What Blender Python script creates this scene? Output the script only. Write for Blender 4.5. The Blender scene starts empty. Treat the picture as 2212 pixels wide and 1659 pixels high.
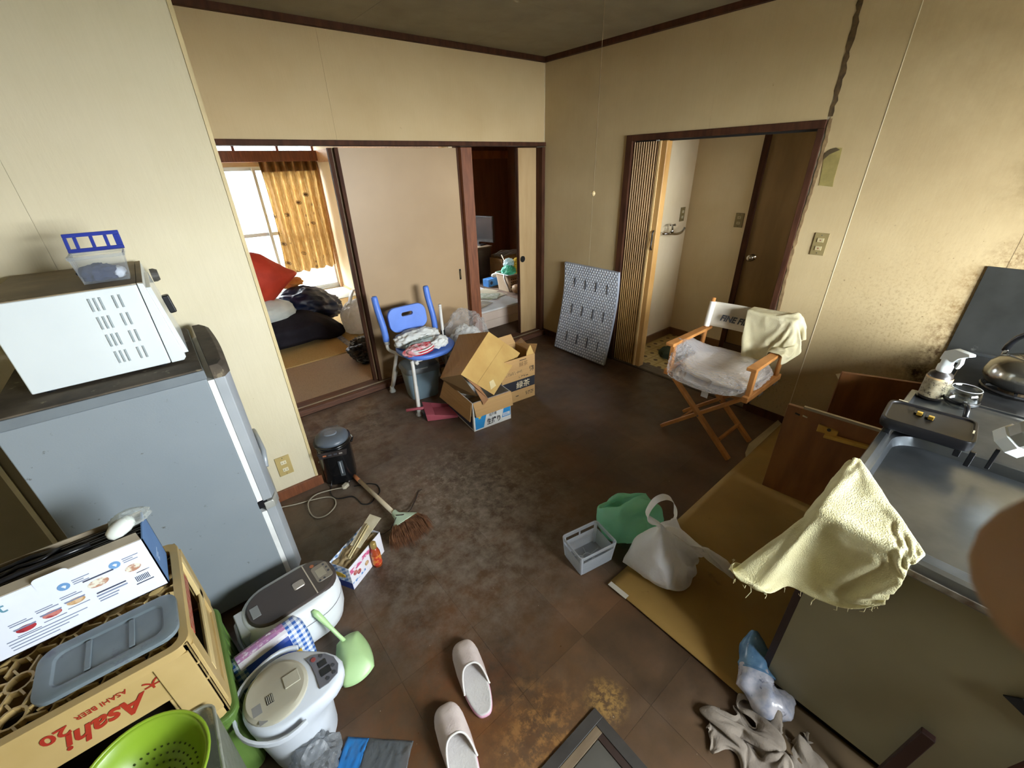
import bpy, bmesh, math, random
from mathutils import Vector, Matrix, Euler, noise
random.seed(7)
PI = math.pi
sc = bpy.context.scene
col = sc.collection

# ---------------------------------------------------------------- camera
cam_d = bpy.data.cameras.new('camera')
cam = bpy.data.objects.new('camera', cam_d)
col.objects.link(cam)
cam_d.sensor_fit = 'HORIZONTAL'
cam_d.sensor_width = 36.0
cam_d.lens = 899.0 / 2212.0 * 36.0
cam_d.clip_start = 0.005
cam_d.clip_end = 200
CR = Vector((0.77142119, -0.63580639, -0.02568223))
CD = Vector((-0.31417475, -0.34546815, -0.8842771))
CF = Vector((0.55335664, 0.6902188, -0.46625577))
cam.matrix_world = Matrix(((CR.x, -CD.x, -CF.x, 0), (CR.y, -CD.y, -CF.y, 0), (CR.z, -CD.z, -CF.z, 1.62), (0, 0, 0, 1)))
cam_d.dof.use_dof = True
cam_d.dof.focus_distance = 1.9
cam_d.dof.aperture_fstop = 18.0
sc.camera = cam

# ---------------------------------------------------------------- world: bright overcast sky
w = bpy.data.worlds.new('world')
sc.world = w
w.use_nodes = True
bgn = w.node_tree.nodes['Background']
bgn.inputs[0].default_value = (0.95, 0.98, 1.0, 1)
bgn.inputs[1].default_value = 42.0

def portal(loc, rot, sx, sy):
    d = bpy.data.lights.new('window_portal', 'AREA')
    d.shape = 'RECTANGLE'; d.size = sx; d.size_y = sy
    d.cycles.is_portal = True
    o = bpy.data.objects.new('window_portal', d)
    o.location = loc; o.rotation_euler = rot
    col.objects.link(o)
portal((0.62, 6.66, 0.93), (-PI/2, 0, 0), 2.75, 1.62)      # left tatami room
portal((3.0, 6.66, 1.2), (-PI/2, 0, 0), 1.8, 1.4)      # right room
portal((1.66, -1.68, 1.40), (PI/2, 0, 0), 1.62, 0.94)     # over the sink

portal((3.55, 0.18, 1.45), (PI/2, 0, 0), .56, .56)     # unseen washroom window, added for light
sc.view_settings.view_transform = 'Standard'
sc.view_settings.look = 'None'
sc.view_settings.gamma = 1.0
sc.view_settings.use_curve_mapping = False
sc.view_settings.exposure = 1.05
try:
    sc.cycles.max_bounces = 12; sc.cycles.diffuse_bounces = 8; sc.cycles.glossy_bounces = 4
    sc.cycles.transparent_max_bounces = 16; sc.cycles.transmission_bounces = 8
    sc.cycles.caustics_reflective = False; sc.cycles.caustics_refractive = False
    sc.cycles.sample_clamp_indirect = 6.0
except Exception:
    pass

# ---------------------------------------------------------------- helpers
def C(h):
    h = h.lstrip('#')
    r = [int(h[i:i+2], 16) / 255 for i in (0, 2, 4)]
    return tuple((x / 12.92 if x <= 0.04045 else ((x + 0.055) / 1.055) ** 2.4) for x in r) + (1,)

class MB:
    """collects geometry in world (or local) coordinates"""
    def __init__(s): s.v = []; s.f = []
    def add(s, vs, fs):
        b = len(s.v); s.v += [tuple(v) for v in vs]; s.f += [tuple(i + b for i in f) for f in fs]; return s
    def box(s, x0, x1, y0, y1, z0, z1):
        vs = [(x, y, z) for z in (z0, z1) for y in (y0, y1) for x in (x0, x1)]
        return s.add(vs, [(0, 2, 3, 1), (4, 5, 7, 6), (0, 1, 5, 4), (2, 6, 7, 3), (0, 4, 6, 2), (1, 3, 7, 5)])
    def obox(s, c, size, rot=(0, 0, 0)):
        m = Euler(rot).to_matrix() if not isinstance(rot, Matrix) else rot
        n = MB().box(-size[0]/2, size[0]/2, -size[1]/2, size[1]/2, -size[2]/2, size[2]/2)
        return s.add([Vector(c) + m @ Vector(v) for v in n.v], n.f)
    def bar(s, a, b, w, h, up=(0, 0, 1)):
        a = Vector(a); b = Vector(b); d = (b - a).normalized(); up = Vector(up)
        if abs(d.dot(up)) > 0.95: up = Vector((1, 0, 0))
        r = d.cross(up).normalized(); u = r.cross(d)
        vs = []
        for p in (a, b):
            for i, j in ((-1, -1), (1, -1), (1, 1), (-1, 1)): vs.append(p + r * i * w / 2 + u * j * h / 2)
        return s.add(vs, [(0, 3, 2, 1), (4, 5, 6, 7), (0, 1, 5, 4), (1, 2, 6, 5), (2, 3, 7, 6), (3, 0, 4, 7)])
    def slab(s, pts, t):
        """polygon pts extruded by vector t"""
        n = len(pts); t = Vector(t); a = [Vector(p) for p in pts]
        return s.add(a + [p + t for p in a], [tuple(range(n - 1, -1, -1)), tuple(range(n, 2 * n))] + [(i, (i + 1) % n, n + (i + 1) % n, n + i) for i in range(n)])
    def loft(s, rings, cap0=True, cap1=True, closed=True):
        n = len(rings[0]); vs = [v for r in rings for v in r]; fs = []
        for k in range(len(rings) - 1):
            for i in range(n if closed else n - 1):
                j = (i + 1) % n
                fs.append((k * n + i, k * n + j, (k + 1) * n + j, (k + 1) * n + i))
        if cap0: fs.append(tuple(range(n - 1, -1, -1)))
        if cap1: fs.append(tuple(range((len(rings) - 1) * n, len(rings) * n)))
        return s.add(vs, fs)
    def lathe(s, prof, c=(0, 0, 0), n=24, m=None, cap0=True, cap1=True):
        c = Vector(c); rings = []
        for r, z in prof:
            rg = []
            for i in range(n):
                v = Vector((r * math.cos(2 * PI * i / n), r * math.sin(2 * PI * i / n), z))
                if m: v = m @ v
                rg.append(c + v)
            rings.append(rg)
        return s.loft(rings, cap0, cap1)
    def tube(s, pts, r, n=8, closed=False, cap=True):
        pts = [Vector(p) for p in pts]; k = len(pts); rings = []
        rr = r if isinstance(r, (list, tuple)) else [r] * k
        up = None
        for i, p in enumerate(pts):
            if closed: d = pts[(i + 1) % k] - pts[i - 1]
            else: d = pts[min(i + 1, k - 1)] - pts[max(i - 1, 0)]
            d.normalize()
            if up is None:
                up = Vector((0, 0, 1)) if abs(d.z) < 0.9 else Vector((1, 0, 0))
            a = d.cross(up).normalized(); b = a.cross(d).normalized(); up = b
            rings.append([p + (a * math.cos(2 * PI * j / n) + b * math.sin(2 * PI * j / n)) * rr[i] for j in range(n)])
        if closed: rings.append(rings[0])
        return s.loft(rings, cap and not closed, cap and not closed)
    def band(s, pts, wv, t):
        """flat ribbon along pts, width vectors wv (list or one), thickness t"""
        pts = [Vector(p) for p in pts]
        wl = wv if isinstance(wv, list) else [wv] * len(pts)
        rings = []
        for i, p in enumerate(pts):
            d = (pts[min(i + 1, len(pts) - 1)] - pts[max(i - 1, 0)]).normalized()
            wd = Vector(wl[i]); nn = d.cross(wd).normalized() * t / 2
            rings.append([p - wd / 2 - nn, p + wd / 2 - nn, p + wd / 2 + nn, p - wd / 2 + nn])
        return s.loft(rings)
    def grid(s, f, nu, nv):
        vs = [f(i / nu, j / nv) for j in range(nv + 1) for i in range(nu + 1)]
        fs = [(j * (nu + 1) + i, j * (nu + 1) + i + 1, (j + 1) * (nu + 1) + i + 1, (j + 1) * (nu + 1) + i) for j in range(nv) for i in range(nu)]
        return s.add(vs, fs)
    def ball(s, c, r, sub=3, fn=None):
        bm = bmesh.new(); bmesh.ops.create_icosphere(bm, subdivisions=sub, radius=1)
        c = Vector(c); rv = Vector(r) if not isinstance(r, (int, float)) else Vector((r, r, r))
        vs = []
        for v in bm.verts:
            p = v.co.normalized()
            q = Vector((p.x * rv.x, p.y * rv.y, p.z * rv.z))
            vs.append(fn(p, q, c) if fn else c + q)
        fs = [tuple(v.index for v in f.verts) for f in bm.faces]
        bm.free(); return s.add(vs, fs)

def rrect(cx, cy, w, h, r, k=5, z=0.0):
    out = []
    for qx, qy, a0 in ((1, 1, 0), (-1, 1, PI/2), (-1, -1, PI), (1, -1, 1.5 * PI)):
        for i in range(k + 1):
            a = a0 + (PI / 2) * i / k
            out.append((cx + qx * (w / 2 - r) + r * math.cos(a), cy + qy * (h / 2 - r) + r * math.sin(a), z))
    return out
def at_z(ring, z): return [(p[0], p[1], z) for p in ring]
def rbox(mb, cx, cy, w, h, r, z0, z1, e=0.01, k=5):
    """rounded-plan box with softened top and bottom edges"""
    def R(i, z): return rrect(cx, cy, w - 2 * i, h - 2 * i, max(r - i, 0.001), k, z)
    return mb.loft([R(e, z0), R(e * .3, z0 + e * .3), R(0, z0 + e), R(0, z1 - e), R(e * .3, z1 - e * .3), R(e, z1)])

def NZ(p, f=1.0, o=0.0):
    return noise.noise(Vector((p[0] * f + o, p[1] * f - o, p[2] * f + o * .7)))
def RG(p, f=1.0, o=0.0):
    return 1 - 2 * abs(NZ(p, f, o))
def crumple(amp, freq, seed, zmin=None, oct=3):
    def fn(p, q, c):
        d = 0; a = 1; f = freq
        for k in range(oct):
            d += a * RG(p, f, seed + k * 3.1); a *= .5; f *= 2.1
        q = q * (1 + amp * (d - .6)) + c
        if zmin is not None and q.z < zmin: q.z = zmin + 0.0015 * (NZ(p, 6, seed) + 1)
        return q
    return fn

_used = {}
def mk(name, mb, m, smooth=False, bev=0.0, solid=0.0, sub=0, seg=2):
    me = bpy.data.meshes.new(name)
    me.from_pydata(mb.v, [], mb.f)
    me.validate(); me.update()
    bm = bmesh.new(); bm.from_mesh(me); bmesh.ops.recalc_face_normals(bm, faces=bm.faces); bm.to_mesh(me); bm.free()
    if m is not None:
        for q in (m if isinstance(m, list) else [m]): me.materials.append(q)
    if smooth:
        for p in me.polygons: p.use_smooth = True
    o = bpy.data.objects.new(name, me); col.objects.link(o)
    if solid:
        md = o.modifiers.new('solid', 'SOLIDIFY'); md.thickness = solid; md.offset = 0
    if bev:
        md = o.modifiers.new('bevel', 'BEVEL'); md.width = bev; md.segments = seg; md.limit_method = 'ANGLE'; md.angle_limit = 0.6
        if smooth is False:
            for p in me.polygons: p.use_smooth = True
            md.harden_normals = True
    if sub:
        md = o.modifiers.new('sub', 'SUBSURF'); md.levels = sub; md.render_levels = sub
    return o

def tag(o, label=None, cat=None, group=None, kind=None):
    if label: o['label'] = label
    if cat: o['category'] = cat
    if group: o['group'] = group
    if kind: o['kind'] = kind
    return o

def thing(name, label, cat, loc=(0, 0, 0), rz=0.0, group=None):
    o = bpy.data.objects.new(name, None); o.empty_display_size = 0.05
    col.objects.link(o); o.location = loc; o.rotation_euler = (0, 0, rz)
    o['M'] = 0
    del o['M']
    return tag(o, label, cat, group)

def root_of(o):
    while o.parent: o = o.parent
    return o
def part(par, name, mb, m, local=False, label=None, kind=None, **kw):
    r = root_of(par)
    if not local:
        inv = (Matrix.Translation(r.location) @ Euler(r.rotation_euler).to_matrix().to_4x4()).inverted()
        mb.v = [tuple(inv @ Vector(v)) for v in mb.v]
    o = mk(name, mb, m, **kw)
    o.parent = par
    if label: o['label'] = label
    if kind: o['kind'] = kind
    return o

def solo(name, mb, m, label, cat, group=None, kind=None, **kw):
    """a thing that is one mesh; origin moved to the middle of its base"""
    xs = [v[0] for v in mb.v]; ys = [v[1] for v in mb.v]; zs = [v[2] for v in mb.v]
    b = Vector(((min(xs) + max(xs)) / 2, (min(ys) + max(ys)) / 2, min(zs)))
    mb.v = [tuple(Vector(v) - b) for v in mb.v]
    o = mk(name, mb, m, **kw); o.location = b
    return tag(o, label, cat, group, kind)
def struct(name, mb, m, **kw):
    o = mk(name, mb, m, **kw); o['kind'] = 'structure'; return o

def text(par, s, origin, right, up, width=None, height=None, m=None, name='lettering', lift=0.0008, shear=0.0, bold=0.0, thick=0.0006):
    cu = bpy.data.curves.new('t', 'FONT'); cu.body = s; cu.size = 1.0; cu.shear = shear; cu.offset = bold
    cu.resolution_u = 3
    ob = bpy.data.objects.new('t', cu); col.objects.link(ob)
    dg = bpy.context.evaluated_depsgraph_get(); dg.update()
    me = bpy.data.meshes.new_from_object(ob.evaluated_get(dg))
    bpy.data.objects.remove(ob)
    if len(me.vertices) == 0: return None
    vs = [v.co.copy() for v in me.vertices]
    x0 = min(v.x for v in vs); x1 = max(v.x for v in vs); y0 = min(v.y for v in vs); y1 = max(v.y for v in vs)
    kx = (width / (x1 - x0)) if width else None
    ky = (height / (y1 - y0)) if height else None
    kx = kx or ky; ky = ky or kx
    R = Vector(right).normalized(); U = Vector(up).normalized(); N = R.cross(U)
    o0 = Vector(origin)
    mb = MB()
    top = [o0 + R * ((v.x - x0) * kx) + U * ((v.y - y0) * ky) + N * (lift + thick) for v in vs]
    fs = [tuple(p.vertices) for p in me.polygons]
    mb.add(top, fs)
    bpy.data.meshes.remove(me)
    return part(par, name, mb, m)

def unpack(mn, *axes):
    """settled cloth shapes: vertex positions as running differences in steps of 1.6 mm"""
    out = []
    for m, d in zip(mn, axes):
        c = 0; r = []
        for x in d:
            c += x; r.append(m + c * .0016)
        out.append(r)
    return list(zip(*out))
def gfaces(nu, nv): return [(j * (nu + 1) + i, j * (nu + 1) + i + 1, (j + 1) * (nu + 1) + i + 1, (j + 1) * (nu + 1) + i) for j in range(nv) for i in range(nu)]

# ---------------------------------------------------------------- materials
def nodes(name):
    m = bpy.data.materials.new(name); m.use_nodes = True
    nt = m.node_tree
    return m, nt, nt.nodes['Principled BSDF'], nt.nodes['Material Output']
def nd(nt, t, **kw):
    n = nt.nodes.new(t)
    for k, v in kw.items(): setattr(n, k, v)
    return n
def tc(nt, scale=(1, 1, 1), world=False):
    if world:
        g = nd(nt, 'ShaderNodeNewGeometry'); out = g.outputs['Position']
    else:
        g = nd(nt, 'ShaderNodeTexCoord'); out = g.outputs['Object']
    mp = nd(nt, 'ShaderNodeMapping'); mp.inputs['Scale'].default_value = scale
    nt.links.new(out, mp.inputs['Vector']); return mp.outputs[0]
def nz(nt, vec, s, det=4, rough=.55):
    n = nd(nt, 'ShaderNodeTexNoise'); n.inputs['Scale'].default_value = s; n.inputs['Detail'].default_value = det
    n.inputs['Roughness'].default_value = rough
    nt.links.new(vec, n.inputs['Vector']); return n.outputs['Fac']
def ramp(nt, fac, stops):
    r = nd(nt, 'ShaderNodeValToRGB'); e = r.color_ramp.elements
    while len(e) < len(stops): e.new(0.5)
    for x, (p, c) in zip(e, stops): x.position = p; x.color = c if len(c) == 4 else tuple(c) + (1,)
    nt.links.new(fac, r.inputs[0]); return r.outputs[0]
def mix(nt, fac, a, b):
    n = nd(nt, 'ShaderNodeMix', data_type='RGBA')
    for sock, v in ((n.inputs[0], fac), (n.inputs[6], a), (n.inputs[7], b)):
        if isinstance(v, bpy.types.NodeSocket): nt.links.new(v, sock)
        elif isinstance(v, (int, float)): sock.default_value = v
        else: sock.default_value = v
    return n.outputs[2]
def bump(nt, b, h, st, dist=.01):
    n = nd(nt, 'ShaderNodeBump'); n.inputs['Strength'].default_value = st; n.inputs['Distance'].default_value = dist
    nt.links.new(h, n.inputs['Height']); nt.links.new(n.outputs[0], b.inputs['Normal'])
def M(name, c, rough=.55, c2=None, scale=6, metal=0.0, bmp=0.0, bs=80, stretch=(1, 1, 1), alpha=1.0, trans=0.0, spec=None, sss=0.0, lo=.35, hi=.65, c3=None, s3=20, t3=.62, ior=None, coat=0.0):
    m, nt, b, out = nodes(name)
    v = tc(nt, stretch)
    c = C(c) if isinstance(c, str) else c
    cc = C(c2) if c2 else tuple(x * .82 for x in c[:3]) + (1,)
    colr = ramp(nt, nz(nt, v, scale), [(lo, cc), (hi, c)])
    if c3: colr = mix(nt, ramp(nt, nz(nt, v, s3, 6, .7), [(t3, (0, 0, 0)), (t3 + .08, (1, 1, 1))]), colr, C(c3))
    nt.links.new(colr, b.inputs['Base Color'])
    b.inputs['Roughness'].default_value = rough; b.inputs['Metallic'].default_value = metal
    if alpha < 1: b.inputs['Alpha'].default_value = alpha
    if trans: b.inputs['Transmission Weight'].default_value = trans
    if spec is not None: b.inputs['Specular IOR Level'].default_value = spec
    if coat: b.inputs['Coat Weight'].default_value = coat
    if ior: b.inputs['IOR'].default_value = ior
    if sss:
        b.inputs['Subsurface Weight'].default_value = sss; b.inputs['Subsurface Radius'].default_value = (.01, .005, .003)
    if bmp: bump(nt, b, nz(nt, v, bs), bmp, .004)
    return m
def cloth(name, c, tl=.35, c2=None, bmp=.4, bs=220, rough=.9, scale=8):
    """diffuse + translucent weave"""
    m, nt, b, out = nodes(name)
    v = tc(nt); c = C(c); cc = C(c2) if c2 else tuple(x * .85 for x in c[:3]) + (1,)
    colr = ramp(nt, nz(nt, v, scale), [(.35, cc), (.65, c)])
    nt.links.new(colr, b.inputs['Base Color']); b.inputs['Roughness'].default_value = rough
    b.inputs['Specular IOR Level'].default_value = .15
    bump(nt, b, nz(nt, v, bs, 2), bmp, .003)
    if tl:
        t = nd(nt, 'ShaderNodeBsdfTranslucent'); nt.links.new(colr, t.inputs[0])
        ms = nd(nt, 'ShaderNodeMixShader'); ms.inputs[0].default_value = tl
        nt.links.new(b.outputs[0], ms.inputs[1]); nt.links.new(t.outputs[0], ms.inputs[2]); nt.links.new(ms.outputs[0], out.inputs[0])
    return m
def film(name, c, dens=.4, rough=.2, tl=.5, spec=.6):
    """thin plastic: see-through share 1-dens, the rest glossy diffuse/translucent"""
    m, nt, b, out = nodes(name)
    c = C(c); b.inputs['Base Color'].default_value = c; b.inputs['Roughness'].default_value = rough
    b.inputs['Specular IOR Level'].default_value = spec
    bump(nt, b, nz(nt, tc(nt), 34, 5, .6), .55, .012)
    t = nd(nt, 'ShaderNodeBsdfTranslucent'); t.inputs[0].default_value = c
    tr = nd(nt, 'ShaderNodeBsdfTransparent'); tr.inputs[0].default_value = tuple(.75 + .25 * x for x in c[:3]) + (1,)
    a = nd(nt, 'ShaderNodeMixShader'); a.inputs[0].default_value = tl
    nt.links.new(b.outputs[0], a.inputs[1]); nt.links.new(t.outputs[0], a.inputs[2])
    s = nd(nt, 'ShaderNodeMixShader')
    lw = nd(nt, 'ShaderNodeLayerWeight'); lw.inputs[0].default_value = .35
    mr = nd(nt, 'ShaderNodeMapRange'); mr.inputs['To Min'].default_value = dens; mr.inputs['To Max'].default_value = min(1, dens + .45)
    nt.links.new(lw.outputs['Facing'], mr.inputs[0]); nt.links.new(mr.outputs[0], s.inputs[0])
    nt.links.new(tr.outputs[0], s.inputs[1]); nt.links.new(a.outputs[0], s.inputs[2]); nt.links.new(s.outputs[0], out.inputs[0])
    return m
def glass(name, tint=(.95, .98, 1, 1), gl=.08):
    m, nt, b, out = nodes(name)
    tr = nd(nt, 'ShaderNodeBsdfTransparent'); tr.inputs[0].default_value = tint
    g = nd(nt, 'ShaderNodeBsdfGlossy'); g.inputs['Roughness'].default_value = .03
    s = nd(nt, 'ShaderNodeMixShader')
    lw = nd(nt, 'ShaderNodeLayerWeight'); lw.inputs[0].default_value = .15
    mr = nd(nt, 'ShaderNodeMapRange'); mr.inputs['To Min'].default_value = gl; mr.inputs['To Max'].default_value = .7
    nt.links.new(lw.outputs['Fresnel'], mr.inputs[0]); nt.links.new(mr.outputs[0], s.inputs[0])
    nt.links.new(tr.outputs[0], s.inputs[1]); nt.links.new(g.outputs[0], s.inputs[2]); nt.links.new(s.outputs[0], out.inputs[0])
    return m

def paper_wall(name, c, c2, streak=.5, stains_and_shade=None, dark=None):
    m, nt, b, out = nodes(name)
    v = tc(nt, world=True); vs = tc(nt, (150, 150, 4), world=True)
    colr = ramp(nt, nz(nt, v, 1.3, 5, .6), [(.3, C(c2)), (.7, C(c))])
    st = ramp(nt, nz(nt, vs, 1.0, 3), [(.35, (.965, .962, .955)), (.6, (1, 1, 1))])
    mm = nd(nt, 'ShaderNodeMix', data_type='RGBA', blend_type='MULTIPLY'); mm.inputs[0].default_value = .6
    nt.links.new(colr, mm.inputs[6]); nt.links.new(st, mm.inputs[7]); colr = mm.outputs[2]
    # small flecks of dirt
    sp = ramp(nt, nz(nt, v, 26, 5, .7), [(.70, (0, 0, 0)), (.76, (1, 1, 1))])
    colr = mix(nt, sp, colr, C(dark or '#8f7f60'))
    if stains_and_shade:
        for (pt, rad, cs, amt, ns, *lh) in stains_and_shade:
            lo_, hi_ = lh if lh else (.42, .64)
            vm = nd(nt, 'ShaderNodeVectorMath', operation='DISTANCE'); vm.inputs[1].default_value = pt
            g = nd(nt, 'ShaderNodeNewGeometry'); nt.links.new(g.outputs['Position'], vm.inputs[0])
            mr = nd(nt, 'ShaderNodeMapRange'); mr.inputs['From Min'].default_value = rad; mr.inputs['From Max'].default_value = 0.0
            nt.links.new(vm.outputs['Value'], mr.inputs[0])
            nn = ramp(nt, nz(nt, v, ns, 8, .75), [(lo_, (0, 0, 0)), (hi_, (1, 1, 1))])
            mu = nd(nt, 'ShaderNodeMath', operation='MULTIPLY'); nt.links.new(mr.outputs[0], mu.inputs[0]); nt.links.new(nn, mu.inputs[1])
            m2 = nd(nt, 'ShaderNodeMath', operation='MULTIPLY'); m2.inputs[1].default_value = amt; nt.links.new(mu.outputs[0], m2.inputs[0]); m2.use_clamp = True
            colr = mix(nt, m2.outputs[0], colr, C(cs))
    nt.links.new(colr, b.inputs['Base Color']); b.inputs['Roughness'].default_value = .72
    b.inputs['Specular IOR Level'].default_value = .3
    bump(nt, b, nz(nt, tc(nt, (90, 90, 30), world=True), 1.0, 3), .25, .003)
    return m

def floor_mat():
    m, nt, b, out = nodes('worn_brown_vinyl')
    v = tc(nt, world=True)
    oi = nd(nt, 'ShaderNodeObjectInfo')
    base = ramp(nt, nz(nt, v, 2.3, 8, .65), [(.30, C('#382c23')), (.5, C('#54412f')), (.68, C('#6a4c34'))])
    rnd = ramp(nt, oi.outputs['Random'], [(0, (.80, .80, .80)), (1, (1.1, 1.08, 1.06))])
    mm = nd(nt, 'ShaderNodeMix', data_type='RGBA', blend_type='MULTIPLY'); mm.inputs[0].default_value = .8
    nt.links.new(base, mm.inputs[6]); nt.links.new(rnd, mm.inputs[7]); colr = mm.outputs[2]
    g = nd(nt, 'ShaderNodeNewGeometry')
    def patch(pt, rad, cs, amt, ns, lo, hi, det=10):
        nonlocal colr
        vm = nd(nt, 'ShaderNodeVectorMath', operation='DISTANCE'); vm.inputs[1].default_value = pt
        nt.links.new(g.outputs['Position'], vm.inputs[0])
        mr = nd(nt, 'ShaderNodeMapRange'); mr.inputs['From Min'].default_value = rad; mr.inputs['From Max'].default_value = rad * .25
        nt.links.new(vm.outputs['Value'], mr.inputs[0])
        nn = ramp(nt, nz(nt, v, ns, det, .75), [(lo, (0, 0, 0)), (hi, (1, 1, 1))])
        mu = nd(nt, 'ShaderNodeMath', operation='MULTIPLY'); nt.links.new(mr.outputs[0], mu.inputs[0]); nt.links.new(nn, mu.inputs[1])
        m2 = nd(nt, 'ShaderNodeMath', operation='MULTIPLY'); m2.inputs[1].default_value = amt; nt.links.new(mu.outputs[0], m2.inputs[0]); m2.use_clamp = True
        colr = mix(nt, m2.outputs[0], colr, C(cs))
    patch((.35, .55, 0), .50, '#6a4a2c', 1.0, 5, .40, .62)
    patch((.45, .47, 0), .22, '#8a6438', 1.1, 18, .48, .60)
    patch((.69, .40, 0), .085, '#8f7040', 1.4, 40, .44, .58)
    patch((.28, .80, 0), .50, '#6a4022', .8, 4, .45, .65)
    patch((1.9, 1.3, 0), .9, '#5e3a26', .6, 3, .42, .66)
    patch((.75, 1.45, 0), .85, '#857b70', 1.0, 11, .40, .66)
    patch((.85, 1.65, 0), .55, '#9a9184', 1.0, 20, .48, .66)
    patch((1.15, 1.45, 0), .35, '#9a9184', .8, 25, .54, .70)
    patch((.6, 2.65, 0), .9, '#8f857a', .9, 9, .42, .70)  # grey patch painted in for the floor's reflected sheen
    patch((1.1, 2.3, 0), 1.2, '#6f6158', .6, 6, .45, .75)
    # crumbs
    cr = ramp(nt, nz(nt, v, 75, 2, .5), [(.765, (0, 0, 0)), (.79, (1, 1, 1))])
    colr = mix(nt, cr, colr, C('#a79c8a'))
    nt.links.new(colr, b.inputs['Base Color'])
    rr = ramp(nt, nz(nt, v, 9, 6, .7), [(.3, (.27, .27, .27)), (.7, (.58, .58, .58))])
    nt.links.new(rr, b.inputs['Roughness'])
    bump(nt, b, nz(nt, v, 55, 5, .7), .18, .004)
    return m
# ================================================================ STRUCTURE
WALL_L = paper_wall('wallpaper_left', '#d3c9ae', '#c8bd9e', dark='#a09478')
WALL_B = paper_wall('wallpaper_back', '#c4ae86', '#b79f74', dark='#a8966c')
WALL_R = paper_wall('wallpaper_right', '#baa67f', '#ab966e', dark='#8a7650', stains_and_shade=[
    ((2.93, .30, .85), .70, '#55442a', 2.0, 45, .63, .70), ((2.93, .30, .80), .55, '#8d7a54', .7, 70, .50, .62),
    ((2.93, .155, .70), .11, '#5a4426', 1.4, 30), ((2.93, .150, .82), .10, '#6b5230', 1.4, 30), ((2.93, .145, .94), .09, '#7a6038', 1.3, 34), ((2.93, .13, 1.08), .09, '#7a6038', 1.3, 34),
    ((2.93, .04, 1.19), .12, '#6b5230', 1.3, 30), ((2.93, .06, 1.50), .20, '#8d7a56', 1.0, 12), ((2.93, .18, .58), .14, '#3c2c18', 1.5, 7),
    ((2.93, .75, .18), .28, '#8a7a58', .9, 60, .55, .64), ((2.93, -.2, 2.4), 1.7, '#7a5a2e', .8, .35)])  # last entry paints grease together with the light falloff in the top corner
WALL_W = paper_wall('wallpaper_washroom', '#eadabb', '#dcc9a2')
WALL_T = paper_wall('plaster_tatami_room', '#e6d4b2', '#d8c29a')
WALL_F = paper_wall('wallpaper_front', '#cfc4a6', '#c0b390')
DWOOD = M('dark_brown_wood', '#4c2d1b', .7, '#371e11', 5, stretch=(6, 6, 1), bmp=.1, spec=.2)
RWOOD = M('red_brown_wood', '#7d4a2c', .5, '#63371f', 7, stretch=(9, 9, 1), bmp=.1)
MWOOD = M('worn_brown_wood', '#6a4530', .6, '#4c2f20', 8, stretch=(1, 9, 9), bmp=.15)
BWOOD = M('brown_panel', '#8a5a2e', .5, '#704422', 4, stretch=(3, 3, .6), bmp=.08)
BROWNWALL = M('brown_board_wall', '#6b4526', .45, '#57361b', 3, stretch=(4, 4, .6))
LWOOD = M('light_wood', '#caa27a', .6, '#b98f66', 6, stretch=(1, 6, 6))
CEIL = M('ceiling_board', '#8f856c', .85, '#847a62', 5, bmp=.5, bs=160)
CONC = M('wall_core', '#a79d86', .9)
VINYL = floor_mat()
WHITE = M('white_plastic', '#dfe4e4', .4, '#d4dada')
BEIGEP = M('beige_plate_plastic', '#b9a46c', .45, '#a8935c')
OLIVEP = M('old_plate_plastic', '#8a7a50', .5, '#7c6c44')
SLOT = M('dark_slot', '#1c1916', .6)
CREAM = M('cream_plastic', '#ddd3b2', .5)
ALU = M('painted_sash', '#cfd3d3', .4, '#c4c9ca')
STEEL = M('stainless', '#9a9ea0', .28, '#7f8386', 5, metal=.95, bmp=.05, bs=40)
CHROME = M('chrome', '#c9c6c0', .15, metal=1.0)
BLACKP = M('black_plastic', '#17181b', .3, '#101113')
GLASS = glass('dimming_window_glass', (.66, .67, .67, 1)); GLASSR = glass('window_glass_side', (.98, .98, .98, 1)); GLASSF2 = glass('figured_glass_small', (.5, .5, .5, 1)); GLASSF = glass('grey_figured_glass', (.95, .97, .98, 1))  # first glass is tinted grey to dim the daylight, not by dust

ZC = 2.385
# --- floors
fl = struct('floor', MB().box(-1.35, 3.03, -1.67, 3.2, -.12, -.0035), M('floor_slab', '#1f1713', .8))
tile = MB().box(.0003, .3047, .0003, .3047, -.0035, 0)
tile_me = None
for i in range(14):
    for j in range(16):
        x = -1.34 + i * .305; y = -1.535 + j * .305
        if y + .305 > 3.12 or x + .3 > 2.96: continue
        if tile_me is None:
            o = part(fl, 'floor_tile', MB().box(.0003, .3047, .0003, .3047, -.0035, 0), VINYL, local=True); tile_me = o
        else:
            o = tile_me.copy(); col.objects.link(o); o.parent = fl
        o.location = (x, y, random.uniform(-.00015, .0001))
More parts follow.
